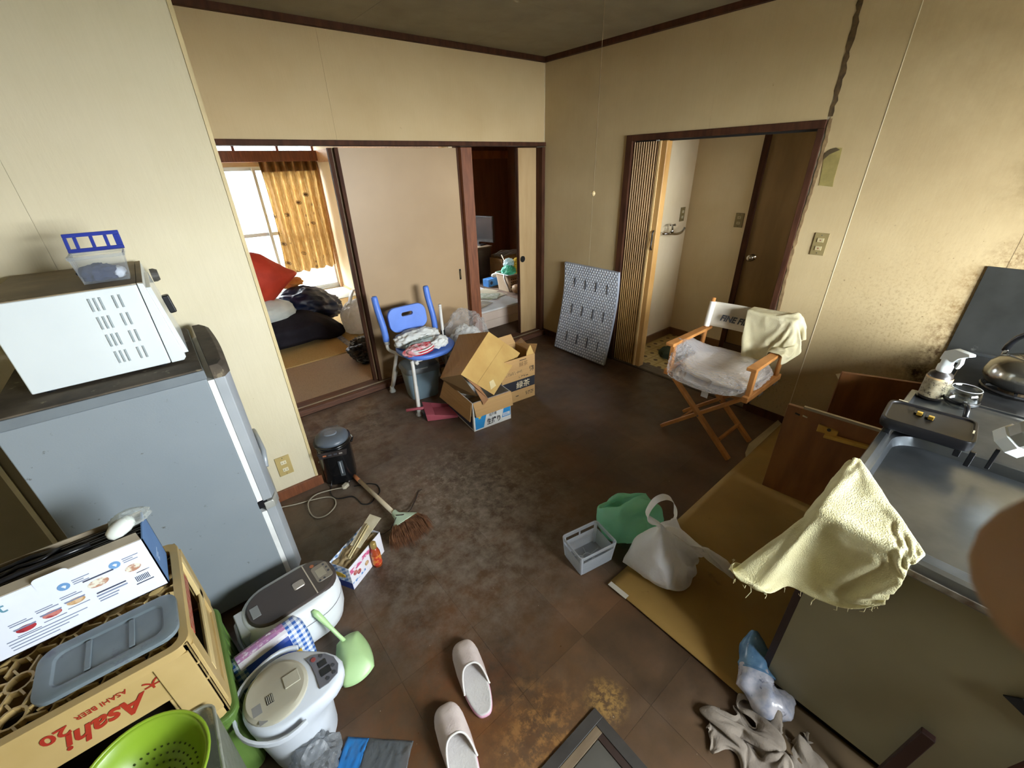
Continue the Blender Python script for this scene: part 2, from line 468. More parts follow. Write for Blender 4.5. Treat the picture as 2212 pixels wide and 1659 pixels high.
# washroom floor
def wash_floor():
    m, nt, b, out = nodes('washroom_vinyl')
    v = tc(nt, (9, 9, 9), world=True)
    base = ramp(nt, nz(nt, tc(nt, world=True), 7, 5), [(.35, C('#b39a5c')), (.65, C('#cdb87e'))])
    vo = nd(nt, 'ShaderNodeTexVoronoi', feature='F1'); vo.inputs['Scale'].default_value = 1.0; vo.inputs['Randomness'].default_value = 0.0
    nt.links.new(v, vo.inputs['Vector'])
    spot = ramp(nt, vo.outputs['Distance'], [(.17, (1, 1, 1)), (.22, (0, 0, 0))])
    c1 = mix(nt, spot, base, C('#5d4526'))
    vo2 = nd(nt, 'ShaderNodeTexVoronoi', feature='DISTANCE_TO_EDGE'); vo2.inputs['Randomness'].default_value = 0.0
    vo2.inputs['Scale'].default_value = 1.0; nt.links.new(v, vo2.inputs['Vector'])
    ln = ramp(nt, vo2.outputs['Distance'], [(.03, (1, 1, 1)), (.06, (0, 0, 0))])
    c1 = mix(nt, ln, c1, C('#a58c50'))
    nt.links.new(c1, b.inputs['Base Color']); b.inputs['Roughness'].default_value = .5
    return m
struct('floor', MB().box(3.03, 4.7, .2, 2.32, -.12, -.01), wash_floor())
sill = struct('trim_1', MB().box(2.945, 3.06, .96, 2.20, -.02, .012), M('sill_wood', '#6d6252', .6, '#574c3e', 9, stretch=(9, 1, 9)), bev=.003)
# tatami room floor
TAT = M('tatami', '#b59a66', .85, '#a2854f', 3, bmp=.5, bs=1.0, stretch=(200, 20, 200))
TAT2 = M('tatami_grey', '#a38c72', .8, '#917b62', 2.2, bmp=.5, bs=1.0, stretch=(200, 20, 200))  # near mat in a greyer tone
HERI = M('tatami_edging', '#7b8296', .8, '#a9aebb', 60, lo=.45, hi=.55)
tf = struct('floor', MB().box(-.9, 5.4, 3.2, 6.6, -.12, .012), M('underfloor', '#5a4630', .9))
for (x0, x1, y0, y1, mm, zz) in ((-.85, 1.99, 3.215, 3.935, TAT2, .038), (-.85, 1.165, 3.94, 5.87, TAT, .044), (1.225, 1.99, 3.94, 5.87, TAT, .044)):
    part(tf, 'tatami_mat', MB().box(x0, x1, y0, y1, .012, zz), mm, bev=.003)
part(tf, 'tatami_edging', MB().box(1.165, 1.225, 3.94, 5.87, .012, .0445), HERI)
part(tf, 'window_board', MB().box(-.85, 1.99, 5.875, 6.50, .012, .05), M('pale_board', '#cfd2cc', .55, '#c0c3bd', 3, stretch=(1, 8, 1)), bev=.002)
# right room floor boards
for k in range(9):
    part(tf, 'floor_board', MB().box(2.07 + k * .36, 2.07 + k * .36 + .357, 3.215, 6.5, .012, .038), M('brown_carpet', '#5c4734', .9, '#4b3828', 5, bmp=.4, bs=120) if k == 0 else bpy.data.materials['brown_carpet'])
# threshold between kitchen and the two rooms
struct('trim_2', MB().box(.30, 2.93, 3.055, 3.212, -.02, .04), MWOOD, bev=.004)
struct('trim_3', MB().box(.30, 2.93, 3.105, 3.12, .039, .0435), M('rail', '#9a8d78', .5, '#84775f'))

# --- ceiling
ce = struct('ceiling', MB().box(-1.35, 4.8, -1.67, 3.2, ZC + .012, ZC + .1), CONC)
for i in range(5):
    for j in range(5):
        x0 = -1.35 + i * .88; y0 = -1.60 + j * .95
        part(ce, 'ceiling_panel', MB().box(x0 + .001, x0 + .879, y0 + .001, y0 + .949, ZC + .0, ZC + .012), CEIL)
struct('ceiling', MB().box(-.9, 5.4, 3.2, 6.8, 2.42, 2.5), M('ceiling_wood', '#8a6a48', .7, '#775839', 4, stretch=(1, 12, 1)))

# --- left wall block (stands in front of the fridge alcove)
wl = struct('wall_left', MB().box(-1.35, .296, 2.197, 3.15, 0, ZC + .01), CONC)
part(wl, 'wallpaper_sheet', MB().box(-.2995, .296, 2.195, 2.197, .0, ZC), WALL_L)
part(wl, 'wallpaper_sheet', MB().box(-1.35, -.3005, 2.195, 2.197, .0, ZC), WALL_L)
part(wl, 'wallpaper_sheet', MB().box(.296, .2975, 2.197, 3.1, .0, ZC), WALL_L)
part(wl, 'corner_strip', MB().box(.288, .302, 2.191, 2.2, .0, ZC), M('corner_strip', '#cdb988', .6))
struct('baseboard_left', MB().box(-.62, .318, 2.178, 2.195, 0, .062), RWOOD, bev=.002)
# --- panel door on the left wall behind the fridge
DOORM = M('old_door', '#8d8266', .55, '#7c7157', 3)
d4 = struct('door_1', MB().box(-1.25, -.70, 2.165, 2.195, .02, 1.76), DOORM)
part(d4, 'door_frame', MB().box(-.70, -.625, 2.155, 2.195, 0, 1.80), M('olive_frame', '#7d7258', .55))
part(d4, 'door_bead', MB().box(-.715, -.70, 2.15, 2.165, 0, 1.80), CREAM)

# --- back wall above the sliding doors
wb = struct('wall_back', MB().box(.296, 3.03, 3.105, 3.2, 1.785, ZC + .01), CONC)
part(wb, 'wallpaper_sheet', MB().box(.296, 1.1035, 3.1, 3.105, 1.785, ZC), WALL_B)
part(wb, 'wallpaper_sheet', MB().box(1.1045, 2.93, 3.1, 3.105, 1.785, ZC), WALL_B)
part(wb, 'corner_bead', MB().box(2.926, 2.93, 3.095, 3.1, 1.787, ZC), CREAM)
struct('trim_4', MB().box(.30, 2.93, 3.075, 3.2, 1.757, 1.787), DWOOD, bev=.003)
struct('trim_5', MB().box(.30, 2.93, 3.065, 3.10, 2.352, ZC), DWOOD)
struct('trim_6', MB().box(2.898, 2.93, -1.57, 3.10, 2.352, ZC), DWOOD)
struct('trim_7', MB().box(2.035, 2.137, 3.085, 3.2, .04, 1.748), RWOOD, bev=.003)
struct('trim_8', MB().box(2.892, 2.93, 3.085, 3.2, .04, 1.748), DWOOD)
FUSU = M('sliding_door_face', '#a68b68', .45, '#9b805e', 1.5)
d = struct('door_2', MB().box(1.105, 2.022, 3.128, 3.146, .045, 1.745), FUSU)
for x0, x1 in ((1.083, 1.107), (2.018, 2.034)):
    part(d, 'door_stile', MB().box(x0, x1, 3.124, 3.15, .042, 1.747), DWOOD)
part(d, 'finger_pull', MB().box(1.955, 1.972, 3.124, 3.129, .74, .83), BLACKP)
part(d, 'finger_pull_inset', MB().box(1.959, 1.968, 3.1225, 3.1245, .755, .815), M('brass_dark', '#6a5a3a', .4, metal=.6))
d = struct('door_3', MB().box(1.075, 2.0, 3.165, 3.182, .045, 1.745), FUSU)
part(d, 'door_stile', MB().box(1.052, 1.076, 3.161, 3.186, .042, 1.747), DWOOD)
FUS2 = M('sliding_door_tan', '#b0946a', .55, '#a08258', 2, stretch=(5, 5, .7), c3='#6a4c2c', s3=22, t3=.68)
d = struct('door_4', MB().box(2.675, 2.895, 3.165, 3.185, .042, 1.747), FUS2)
part(d, 'door_stile', MB().box(2.664, 2.676, 3.160, 3.19, .042, 1.747), DWOOD)
part(d, 'round_pull', MB().lathe([(.03, 0), (.03, .004), (.022, .002), (.001, .001)], (2.715, 3.165, .80), 20, Matrix.Rotation(PI/2, 3, 'X')), BLACKP)

# --- right wall with the washroom opening
def wr_piece(y0, y1, z0, z1): return MB().box(2.932, 3.03, y0, y1, z0, z1)
wr = struct('wall_right', wr_piece(2.203, 3.2, 0, ZC + .01), CONC)
wr2 = struct('wall_right', wr_piece(.94, 2.203, 1.787, ZC + .01), CONC)
wr3 = struct('wall_right', wr_piece(-1.67, .94, 0, ZC + .01), CONC)
for par, ys, z0, z1 in ((wr, (2.203, 2.5035), 0, ZC), (wr, (2.5045, 3.1), 0, ZC), (wr2, (.94, 1.585), 1.787, ZC), (wr2, (1.5855, 2.203), 1.787, ZC),
                        (wr3, (.6955, .925), 0, ZC), (wr3, (.06, .6925), 0, ZC), (wr3, (-1.57, .0585), 0, ZC)):
    part(par, 'wallpaper_sheet', MB().box(2.93, 2.932, ys[0], ys[1], z0, z1), WALL_R)
part(wr3, 'seam_bead', MB().box(2.928, 2.9325, .6925, .6955, .04, 2.30), CREAM)
part(wr, 'seam_bead', MB().box(2.9292, 2.9325, 2.5035, 2.5045, .05, ZC), CREAM)
# torn seam beside the opening
rnd = random.Random(3)
def torn(y_of, z0, z1, n, w0, w1, x0, x1):
    L = []; R_ = []
    for k in range(n + 1):
        z = z0 + (z1 - z0) * k / n
        L.append((x0, y_of(z) + rnd.uniform(w0, w1) / 2, z)); R_.append((x0, y_of(z) - rnd.uniform(w0, w1) / 2, z))
    mb = MB()
    for k in range(n):
        mb.slab([L[k], R_[k], R_[k + 1], L[k + 1]], (x1 - x0, 0, 0))
    return mb
part(wr3, 'torn_seam', torn(lambda z: .931 + .004 * math.sin(z * 9), 1.80, ZC, 26, .012, .034, 2.9285, 2.931), M('bared_board', '#5f4a2a', .9, '#43331c', 30))
part(wr3, 'torn_edge', torn(lambda z: .921 + .006 * math.sin(z * 7), .16, 1.79, 60, .008, .024, 2.927, 2.931), M('bared_plaster', '#8d7450', .9, '#6c5436', 25))
part(wr3, 'torn_flap', MB().slab([(2.929, .515, .447), (2.905, .49, .43), (2.929, .455, .44), (2.929, .49, .462)], (-.001, 0, 0)), CREAM)
ph = [(2.9275, .889, 1.475), (2.9275, .822, 1.468), (2.9275, .826, 1.50), (2.9275, .828, 1.60), (2.9275, .832, 1.653), (2.9275, .86, 1.655), (2.9275, .885, 1.648), (2.9275, .905, 1.63), (2.9275, .896, 1.55)]
part(wr3, 'bared_patch', MB().slab(ph, (.003, 0, 0)), M('bared_patch', '#8f8048', .9, '#7c6d3c', 14))
part(wr3, 'bared_patch_hole', MB().slab([(2.9265, .903, 1.60), (2.9265, .88, 1.625), (2.9265, .838, 1.645), (2.9265, .86, 1.655), (2.9265, .885, 1.648), (2.9265, .905, 1.63)], (.002, 0, 0)), M('bared_hole', '#4c3d22', .9))
struct('baseboard_right', MB().box(2.912, 2.93, 2.203, 3.09, 0, .055), DWOOD, bev=.002)
struct('baseboard_front', MB().box(2.912, 2.93, .12, .94, 0, .055), DWOOD, bev=.002)
# frame of the opening
struct('trim_9', MB().box(2.915, 3.035, 2.152, 2.205, 0, 1.787), DWOOD, bev=.003)
struct('trim_10', MB().box(2.915, 3.035, .935, 2.152, 1.748, 1.787), DWOOD, bev=.003)
struct('trim_11', MB().box(2.922, 3.035, .935, .968, 0, 1.748), DWOOD, bev=.003)
struct('trim_12', MB().box(2.965, 2.995, .968, 2.152, 1.738, 1.748), SLOT)
# --- washroom shell
struct('wall_washroom', MB().box(3.03, 4.7, 2.19, 2.3, -.01, 2.4), WALL_W)
ww = struct('wall_washroom', MB().box(3.92, 4.02, 1.645, 2.19, -.01, 2.4), WALL_W)
struct('wall_washroom', MB().box(3.92, 4.02, .3, .85, -.01, 2.4), WALL_W)
struct('wall_washroom', MB().box(3.92, 4.02, .85, 1.645, 1.86, 2.4), WALL_W)
for (x0, x1, z0, z1) in ((3.03, 3.25, -.01, 2.4), (3.85, 4.7, -.01, 2.4), (3.25, 3.85, -.01, 1.15), (3.25, 3.85, 1.75, 2.4)):
    struct('wall_washroom', MB().box(x0, x1, .2, .3, z0, z1), WALL_W)
struct('baseboard_washroom', MB().box(3.05, 3.92, 2.172, 2.19, -.01, .06), M('washroom_skirting', '#7a5836', .6))
struct('baseboard_washroom', MB().box(3.902, 3.92, 1.645, 2.172, -.01, .06), bpy.data.materials['washroom_skirting'])
dd = struct('door_5', MB().box(3.93, 3.965, .90, 1.60, .03, 1.83), M('washroom_door', '#8d6f44', .5, '#7c6038', 2, stretch=(4, 4, .7)))
part(dd, 'door_frame', MB().box(3.905, 4.0, 1.60, 1.645, -.01, 1.86), DWOOD)
part(dd, 'door_frame', MB().box(3.905, 4.0, .85, .895, -.01, 1.86), DWOOD)
part(dd, 'door_frame', MB().box(3.905, 4.0, .895, 1.60, 1.83, 1.86), DWOOD)
part(dd, 'door_sill', MB().box(3.895, 4.0, .895, 1.60, -.01, .06), M('door_sill', '#4a3420', .6))
mX = Matrix.Rotation(-PI/2, 3, 'Y')
part(dd, 'knob', MB().lathe([(.028, 0), (.028, .004), (.011, .006), (.011, .03), (.02, .036), (.029, .05), (.027, .064), (.012, .07)], (3.93, 1.535, .86), 24, mX), CHROME, smooth=True)

# --- front wall (behind the camera) with the window over the sink
WX0, WX1, WZ0, WZ1 = .82, 2.50, .92, 1.88
for (x0, x1, z0, z1) in ((-1.35, WX0, 0, 2.4), (WX1, 3.03, 0, 2.4), (WX0, WX1, 0, WZ0), (WX0, WX1, WZ1, 2.4)):
    struct('wall_front', MB().box(x0, x1, -1.67, -1.57, z0, z1), WALL_F)
struct('wall_side', MB().box(-1.45, -1.35, -1.67, 3.2, 0, 2.4), WALL_F)
def sash(par, x0, x1, z0, z1, y, fw=.03, ft=.025, mat=None, pane=None):
    f = MB().box(x0, x1, y, y + ft, z0, z0 + fw).box(x0, x1, y, y + ft, z1 - fw, z1).box(x0, x0 + fw, y, y + ft, z0 + fw, z1 - fw).box(x1 - fw, x1, y, y + ft, z0 + fw, z1 - fw)
    s = part(par, 'sash_frame', f, mat or ALU)
    part(s, 'pane', MB().box(x0 + fw, x1 - fw, y + ft * .4, y + ft * .6, z0 + fw, z1 - fw), pane or GLASS)
    return s
def wframe(name, x0, x1, z0, z1, y0, y1, t=.03, mat=None):
    return struct(name, MB().box(x0, x1, y0, y1, z0, z0 + t).box(x0, x1, y0, y1, z1 - t, z1).box(x0, x0 + t, y0, y1, z0 + t, z1 - t).box(x1 - t, x1, y0, y1, z0 + t, z1 - t), mat or ALU)
wf = wframe('window_1', WX0, WX1, WZ0, WZ1, -1.67, -1.58)
sash(wf, WX0 + .03, 1.68, WZ0 + .03, WZ1 - .03, -1.62, pane=GLASSF); sash(wf, 1.65, WX1 - .03, WZ0 + .03, WZ1 - .03, -1.65, pane=GLASSF)

w5 = wframe('washroom_fill_window', 3.25, 3.85, 1.15, 1.75, .21, .29)  # no window known here; added to brighten the washroom
sash(w5, 3.28, 3.82, 1.18, 1.72, .24, pane=GLASSF2)
# --- tatami room shell
struct('wall_left', MB().box(-.95, -.85, 3.15, 6.7, 0, 2.45), WALL_T)
wm = struct('wall_between', MB().box(1.995, 2.03, 3.2, 6.56, 0, 2.45), WALL_T)
part(wm, 'brown_lining', MB().box(2.03, 2.06, 3.2, 6.56, 0, 2.45), BROWNWALL)
part(wm, 'rail_board', MB().box(1.965, 1.995, 3.3, 6.36, 1.712, 1.85), LWOOD)
part(wm, 'rail_lip', MB().box(1.962, 1.995, 3.3, 6.36, 1.712, 1.735), LWOOD)
part(wm, 'skirting', MB().box(1.982, 1.995, 3.3, 6.5, .044, .075), LWOOD)
YW = 6.56
for (x0, x1, z0, z1) in ((-.95, -.75, 0, 2.45), (2.03, 2.12, 0, 2.45), (3.9, 5.5, 0, 2.45), (-.75, 2.03, 1.96, 2.45), (-.75, 2.03, 0, .05), (2.12, 3.9, 0, .5), (2.12, 3.9, 1.9, 2.45)):
    struct('wall_back', MB().box(x0, x1, YW, YW + .1, z0, z1), WALL_T if x0 < 2 else BROWNWALL)
struct('trim_13', MB().box(-.85, 1.985, 6.36, 6.50, 1.728, 1.846), RWOOD, bev=.003)
struct('trim_14', MB().box(-.75, 1.995, 6.53, 6.60, 1.68, 1.76), M('cream_wood', '#c9b68e', .6))
w2 = wframe('window_2', -.75, 2.0, .05, 1.70, 6.555, 6.65, .03)
for a, b_, yy in ((-.72, .28, 6.57), (.25, 1.235, 6.60), (1.205, 1.97, 6.57)):
    s = sash(w2, a, b_, .08, 1.67, yy, .035)
    part(s, 'crossbar', MB().box(a + .035, b_ - .035, yy - .002, yy + .027, .86, .905), ALU)
part(w2, 'side_post', MB().box(1.955, 1.995, 6.50, 6.57, .05, 1.72), LWOOD)
# transom: slim lights over the beam
w3 = wframe('window_3', -.75, 2.0, 1.76, 1.96, 6.56, 6.62, .03, RWOOD)
for k in range(5):
    part(w3, 'transom_bar', MB().box(-.42 + k * .49, -.39 + k * .49, 6.555, 6.615, 1.79, 1.93), RWOOD)
part(w3, 'pane', MB().box(-.72, 1.97, 6.585, 6.59, 1.79, 1.93), GLASS)
# --- right room shell
struct('wall_side', MB().box(5.3, 5.4, 3.2, 6.7, 0, 2.45), BROWNWALL)
struct('wall_back', MB().box(3.03, 5.4, 3.1, 3.2, 0, 2.45), BROWNWALL)
w4 = wframe('window_4', 2.12, 3.9, .5, 1.9, 6.56, 6.65)
sash(w4, 2.15, 3.02, .53, 1.87, 6.58, pane=GLASSR); sash(w4, 3.0, 3.87, .53, 1.87, 6.61, pane=GLASSR)
# upper rail in the right room
struct('trim_15', MB().box(2.06, 5.3, 6.53, 6.56, 1.72, 1.84), BWOOD)

# ================================================================ OUTSIDE
struct('ground', MB().box(-40, 40, -40, 50, -3.3, -3.1), M('street_ground', '#8a867c', .9))
GRD = M('pale_ground', '#b9b7b0', .9)
struct('floor', MB().box(-1.6, 4.2, 6.67, 7.9, -.15, -.02), GRD)
b = thing('balcony_railing', 'white balcony railing with solid lower panel beyond the tatami room window', 'railing', (1.2, 7.85, -.02))
part(b, 'top_rail', MB().box(-1.6, 4.2, 7.80, 7.90, .98, 1.04), WHITE, bev=.006)
part(b, 'panel', MB().box(-1.6, 4.2, 7.83, 7.836, .02, .86), film('frosted_panel', '#eef1f3', .9, .5, .75))
for k in range(4):
    part(b, 'post', MB().box(-1.55 + k * 1.85, -1.51 + k * 1.85, 7.87, 7.91, -.02, .98), WHITE)
h = thing('neighbour_house', 'pale house with ribbed siding and grey tiled roof seen through the window', 'house', (2.5, 15, -3))
HW = M('house_white', '#c9d3d8', .8); HR = M('house_roof', '#8f979c', .7, '#7d858a'); HB = M('house_siding', '#b4c2cb', .6)
part(h, 'wall', MB().box(-2, 12, 14.0, 19, -3, 1.2), HW)
part(h, 'roof', MB().slab([(-2.6, 13.2, 1.0), (12.6, 13.2, 1.0), (12.6, 16.5, 2.35), (-2.6, 16.5, 2.35)], (0, 0, .12)), HR)
for k in range(9):
    y = 13.2 + k * .37; z = 1.13 + k * .152
    part(h, 'roof_tile_row', MB().box(-2.6, 12.6, y, y + .34, z, z + .05), HR)
part(h, 'upper_wall', MB().box(-1, 10, 17, 20, 2.2, 6.5), HB)
for k in range(36):
    part(h, 'siding_rib', MB().box(-1 + k * .3, -.94 + k * .3, 16.96, 17, 2.6, 6.5), HW)
# ================================================================ LEFT SIDE
RY = lambda a: Matrix.Rotation(a, 3, 'Y')
RX = lambda a: Matrix.Rotation(a, 3, 'X')
RZ = lambda a: Matrix.Rotation(a, 3, 'Z')
DUST = M('dusty_top', '#5c5244', .9, '#3f372d', 9, c3='#8b8069', s3=14, t3=.60)
FR_G = M('fridge_grey_blue', '#838b90', .45, '#7b848a', 2, c3='#4b4a44', s3=40, t3=.655, bmp=.05, bs=200)
FR_D = M('fridge_door_grey', '#a9aeb2', .35, '#93999e', 3, metal=.15)
GASK = M('white_gasket', '#e6e8e6', .5)
# --- refrigerator
FRIDGE = t = thing('refrigerator', 'small grey two-door refrigerator with dusty top standing against the pale wall', 'refrigerator', (-.22, 1.86, 0))
part(t, 'body', MB().box(-.50, -.012, 1.60, 2.13, .03, 1.018), FR_G, bev=.004)
part(t, 'reflection_band', MB().box(-.502, -.010, 1.597, 2.132, 1.018, 1.050), M('fridge_reflection', '#6f777c', .5), bev=.003)  # darker grey paints the reflection band along the side top
part(t, 'top_board', MB().box(-.50, -.014, 1.60, 2.13, 1.05, 1.056), DUST, bev=.002)
def door_prof(z, x0=.006, d=.058, y0=1.598, y1=2.13):
    pts = [(x0, y0, z)]
    n = 14
    for k in range(n + 1):
        u = k / n
        y = y0 + (y1 - y0) * u
        e = min(u, 1 - u) * (y1 - y0)
        x = x0 + d * (0.62 if e < .001 else 1) * (min(1, (e / .03)) ** .5 if e < .03 else 1) * (.86 + .14 * math.sin(PI * u))
        if k in (0, n): x = x0 + d * .55
        pts.append((x, y, z))
    pts.append((x0, y1, z))
    return pts
up = part(t, 'upper_door', MB().loft([door_prof(.47), door_prof(1.03), door_prof(1.045, d=.052), door_prof(1.055, d=.042)]), FR_D, bev=.003)
part(up, 'door_cap', MB().loft([door_prof(1.012, d=.0595, y0=1.597, y1=2.131), door_prof(1.048, d=.0595, y0=1.597, y1=2.131), door_prof(1.061, d=.045, y0=1.60, y1=2.128)]), DUST, bev=.002)
part(up, 'handle', MB().tube([(.062, 1.75, .52), (.075, 1.80, .57), (.075, 1.9, .58), (.075, 2.0, .57), (.062, 2.05, .52)], .010), FR_D, smooth=True)
lo = part(t, 'lower_door', MB().loft([door_prof(.06), door_prof(.44), door_prof(.452, d=.05)]), FR_D, bev=.003)
part(lo, 'door_lip', MB().loft([door_prof(.425, d=.062, y0=1.596, y1=2.132), door_prof(.452, d=.062, y0=1.596, y1=2.132), door_prof(.460, d=.054, y0=1.598)]), M('silver_lip', '#b9bab2', .35, metal=.4), bev=.002)
part(t, 'gasket', MB().box(-.012, .007, 1.601, 2.126, .475, 1.01).box(-.012, .007, 1.601, 2.126, .065, .42), GASK)
part(t, 'hinge', MB().box(-.014, .02, 1.6, 1.63, .44, .472), BLACKP)
part(t, 'kick_plate', MB().box(-.02, .03, 1.61, 2.12, .0, .055), BLACKP)
for x, y in ((-.46, 1.64), (-.46, 2.09)):
    part(t, 'foot', MB().lathe([(.015, 0), (.015, .03)], (x, y, 0), 10), BLACKP)

# --- microwave
MWW = M('microwave_white', '#d0d6d6', .4, '#c8cfd0', 3, c3='#a09a88', s3=60, t3=.76)
MBR = M('microwave_dirty_top', '#8a7a5e', .7, '#6c5e47', 5, c3='#a59a84', s3=9, t3=.60)
t = thing('microwave_oven', 'white microwave oven with brown stained top standing on the refrigerator', 'microwave', (-.24, 1.93, 1.056))
part(t, 'body', MB().box(-.415, -.086, 1.70, 2.165, 1.066, 1.328), MWW, bev=.004)
part(t, 'top_panel', MB().box(-.415, -.086, 1.701, 2.164, 1.328, 1.331), MBR)
def mwf(y): return [(-.084, y, 1.066), (-.050, y, 1.066), (-.042, y, 1.075), (-.055, y, 1.20), (-.066, y, 1.30), (-.070, y, 1.328), (-.084, y, 1.331)]
fr = part(t, 'front_frame', MB().loft([mwf(1.70), mwf(2.165)]), MWW, bev=.002)
part(t, 'front_top', MB().box(-.084, -.070, 1.702, 2.163, 1.3285, 1.332), MBR)
dr = part(t, 'door', MB().loft([[(-.052, y, 1.085), (-.030, y, 1.085), (-.045, y, 1.22), (-.056, y, 1.312), (-.070, y, 1.312)] for y in (1.715, 1.74, 1.99, 2.01)]), M('door_glassy_white', '#cfd6d8', .15, '#c4cccf'), bev=.002)
part(dr, 'handle', MB().obox((-.030, 1.80, 1.235), (.02, .028, .06), (0, -.1, 0)), BLACKP, bev=.004)
for z in (1.285, 1.17):
    part(t, 'knob', MB().lathe([(.024, 0), (.024, .012), (.019, .022)], (-.052, 2.09, z), 18, RY(PI/2)), M('knob_grey', '#4a4843', .5) if z > 1.2 else bpy.data.materials['knob_grey'])
VS = M('vent_slot', '#97a1a3', .7)
for zc in (1.288, 1.233, 1.178, 1.123):
    for x in (-.203, -.191, -.179, -.149, -.135):
        part(t, 'vent_slot', MB().box(x - .0022, x + .0022, 1.6965, 1.7012, zc - .019, zc + .019), VS)
for x, y in ((-.38, 1.73), (-.11, 1.73), (-.38, 2.13), (-.11, 2.13)):
    part(t, 'foot', MB().lathe([(.012, 0), (.012, .011)], (x, y, 1.056), 10), BLACKP)

# --- clear box with blue lid frame on the microwave, dark cloth and packets inside
CLEAR = film('clear_plastic_box', '#dfe4ea', .08, .12, .4)
BLUE = M('blue_lid_plastic', '#2f3f9c', .4, '#2a3788')
t = thing('plastic_box', 'clear plastic box with an open blue framed lid on top of the microwave', 'box', (-.15, 1.83, 1.332))
o_ = [(-.205, 1.775), (-.098, 1.775), (-.093, 1.885), (-.21, 1.885)]
mb = MB()
A = [(-.205, 1.785), (-.098, 1.785), (-.098, 1.875), (-.205, 1.875)]; B = [(-.213, 1.772), (-.088, 1.772), (-.088, 1.888), (-.213, 1.888)]
mb.loft([[(x, y, 1.333) for x, y in A], [(x, y, 1.412) for x, y in B]], True, False)
part(t, 'tub', mb, CLEAR, solid=.0016)
lf = MB()
z0, z1, xa, xb = 1.412, 1.466, -.218, -.083
ybk = lambda z: 1.888 + (z - z0) * .45
def lbar(x0, x1, za, zb):
    lf.slab([(x0, ybk(za), za), (x1, ybk(za), za), (x1, ybk(zb), zb), (x0, ybk(zb), zb)], (0, .008, 0))
lbar(xa, xb, z0, z0 + .011); lbar(xa, xb, z1 - .011, z1)
for k in range(5):
    pass
for x in (xa, -.196, -.158, -.124, -.100, xb - .009): lbar(x, x + .009, z0 + .011, z1 - .011)
part(t, 'lid_frame', lf, BLUE, bev=.0015)
part(t, 'rim', MB().box(-.216, -.085, 1.769, 1.774, 1.405, 1.414).box(-.216, -.085, 1.886, 1.891, 1.405, 1.414).box(-.216, -.211, 1.774, 1.886, 1.405, 1.414).box(-.09, -.085, 1.774, 1.886, 1.405, 1.414), CLEAR)
solo('folded_cloth', MB().ball((-.165, 1.82, 1.355), (.042, .03, .026), 4, crumple(.3, 1.6, 4, 1.335)), cloth('navy_cloth', '#2c3550', 0), 'crumpled dark navy cloth inside the clear blue-lidded box', 'cloth', smooth=True)
solo('wrapped_packet', MB().ball((-.118, 1.83, 1.352), (.016, .03, .017), 3, crumple(.25, 1.5, 9, 1.335)), M('white_packet', '#d9dee6', .5), 'small white packet beside the navy cloth in the clear box', 'packet', smooth=True)

# --- green storage crate underneath, beer crate on top
GRN = M('dull_green_plastic', '#5d7a38', .5, '#4e6a2d')
t = thing('storage_crate', 'dull green plastic crate under the yellow beer crate', 'crate', (-.47, 1.17, 0))
mb = MB(); rbox(mb, -.465, 1.165, .46, .40, .03, .002, .30, .008)
part(t, 'bin', mb, GRN)
mb = MB(); rbox(mb, -.465, 1.165, .475, .415, .035, .285, .309, .006)
part(t, 'rim', mb, GRN)
for k in range(7): part(t, 'rib', MB().box(-.2385, -.2325, .99 + k * .055, 1.0 + k * .055, .02, .285), GRN)
YEL = M('yellow_crate_plastic', '#b9a06c', .5, '#aa915c', 4, c3='#8f774c', s3=30, t3=.70)
t = thing('beer_crate', 'upturned yellow beer crate with red lettering beside the refrigerator', 'crate', (-.47, 1.172, .31))
X0, X1, Y0, Y1, Z0, Z1 = -.692, -.245, .975, 1.372, .31, .62
wl_ = MB()
# front wall leaning slightly, long sides with an oblong hand hole, short sides with big handle opening
wl_.box(X0, X1, Y0, Y0 + .012, .472, Z1).box(X0, X0 + .09, Y0, Y0 + .012, Z0, .472).box(X1 - .085, X1, Y0, Y0 + .012, Z0, .472)
wl_.box(X0, X1, Y1 - .012, Y1, Z0, Z1).box(X0, X0 + .012, Y0, Y1, Z0, Z1)
wl_.box(X1 - .012, X1, Y0, Y1, .54, Z1).box(X1 - .012, X1, Y0, Y0 + .07, Z0, .54).box(X1 - .012, X1, Y1 - .07, Y1, Z0, .54).box(X1 - .012, X1, Y0 + .07, Y1 - .07, Z0, .42)
part(t, 'side_walls', wl_, YEL, bev=.003)
# rim loop around the top
rim = rrect((X0 + X1) / 2, (Y0 + Y1) / 2, X1 - X0 + .012, Y1 - Y0 + .012, .035, 5)
rin = rrect((X0 + X1) / 2, (Y0 + Y1) / 2, X1 - X0 - .03, Y1 - Y0 - .03, .025, 5)
mb = MB(); mb.loft([at_z(rim, .598), at_z(rim, .622), at_z(rin, .622), at_z(rin, .598), at_z(rim, .598)], False, False)
part(t, 'top_rim', mb, YEL, bev=.002)
mb = MB(); mb.loft([at_z(rim, .311), at_z(rim, .345), at_z(rin, .345), at_z(rin, .311), at_z(rim, .311)], False, False)
part(t, 'bottom_rim', mb, YEL, bev=.002)
part(t, 'handle_rail', MB().box(X1 + .001, X1 + .008, Y0 + .05, Y1 - .05, .425, .46).box(X1 - .004, X1 + .008, Y1 - .08, Y1 - .05, .43, .60), M('lit_rail', '#dcc48a', .5), bev=.002)  # paler than the crate: light on the side face painted into the colour
for y in (Y0 + .035, Y1 - .035):
    part(t, 'corner_rib', MB().box(X1 - .002, X1 + .007, y - .025, y + .025, .345, .598), YEL, bev=.002)
part(t, 'corner_rib', MB().box(X1 - .075, X1 - .006, Y0 - .006, Y0 + .004, .345, .598), YEL, bev=.002)
lat = MB()
cx, cy = (X1 - X0 - .03) / 5, (Y1 - Y0 - .03) / 4
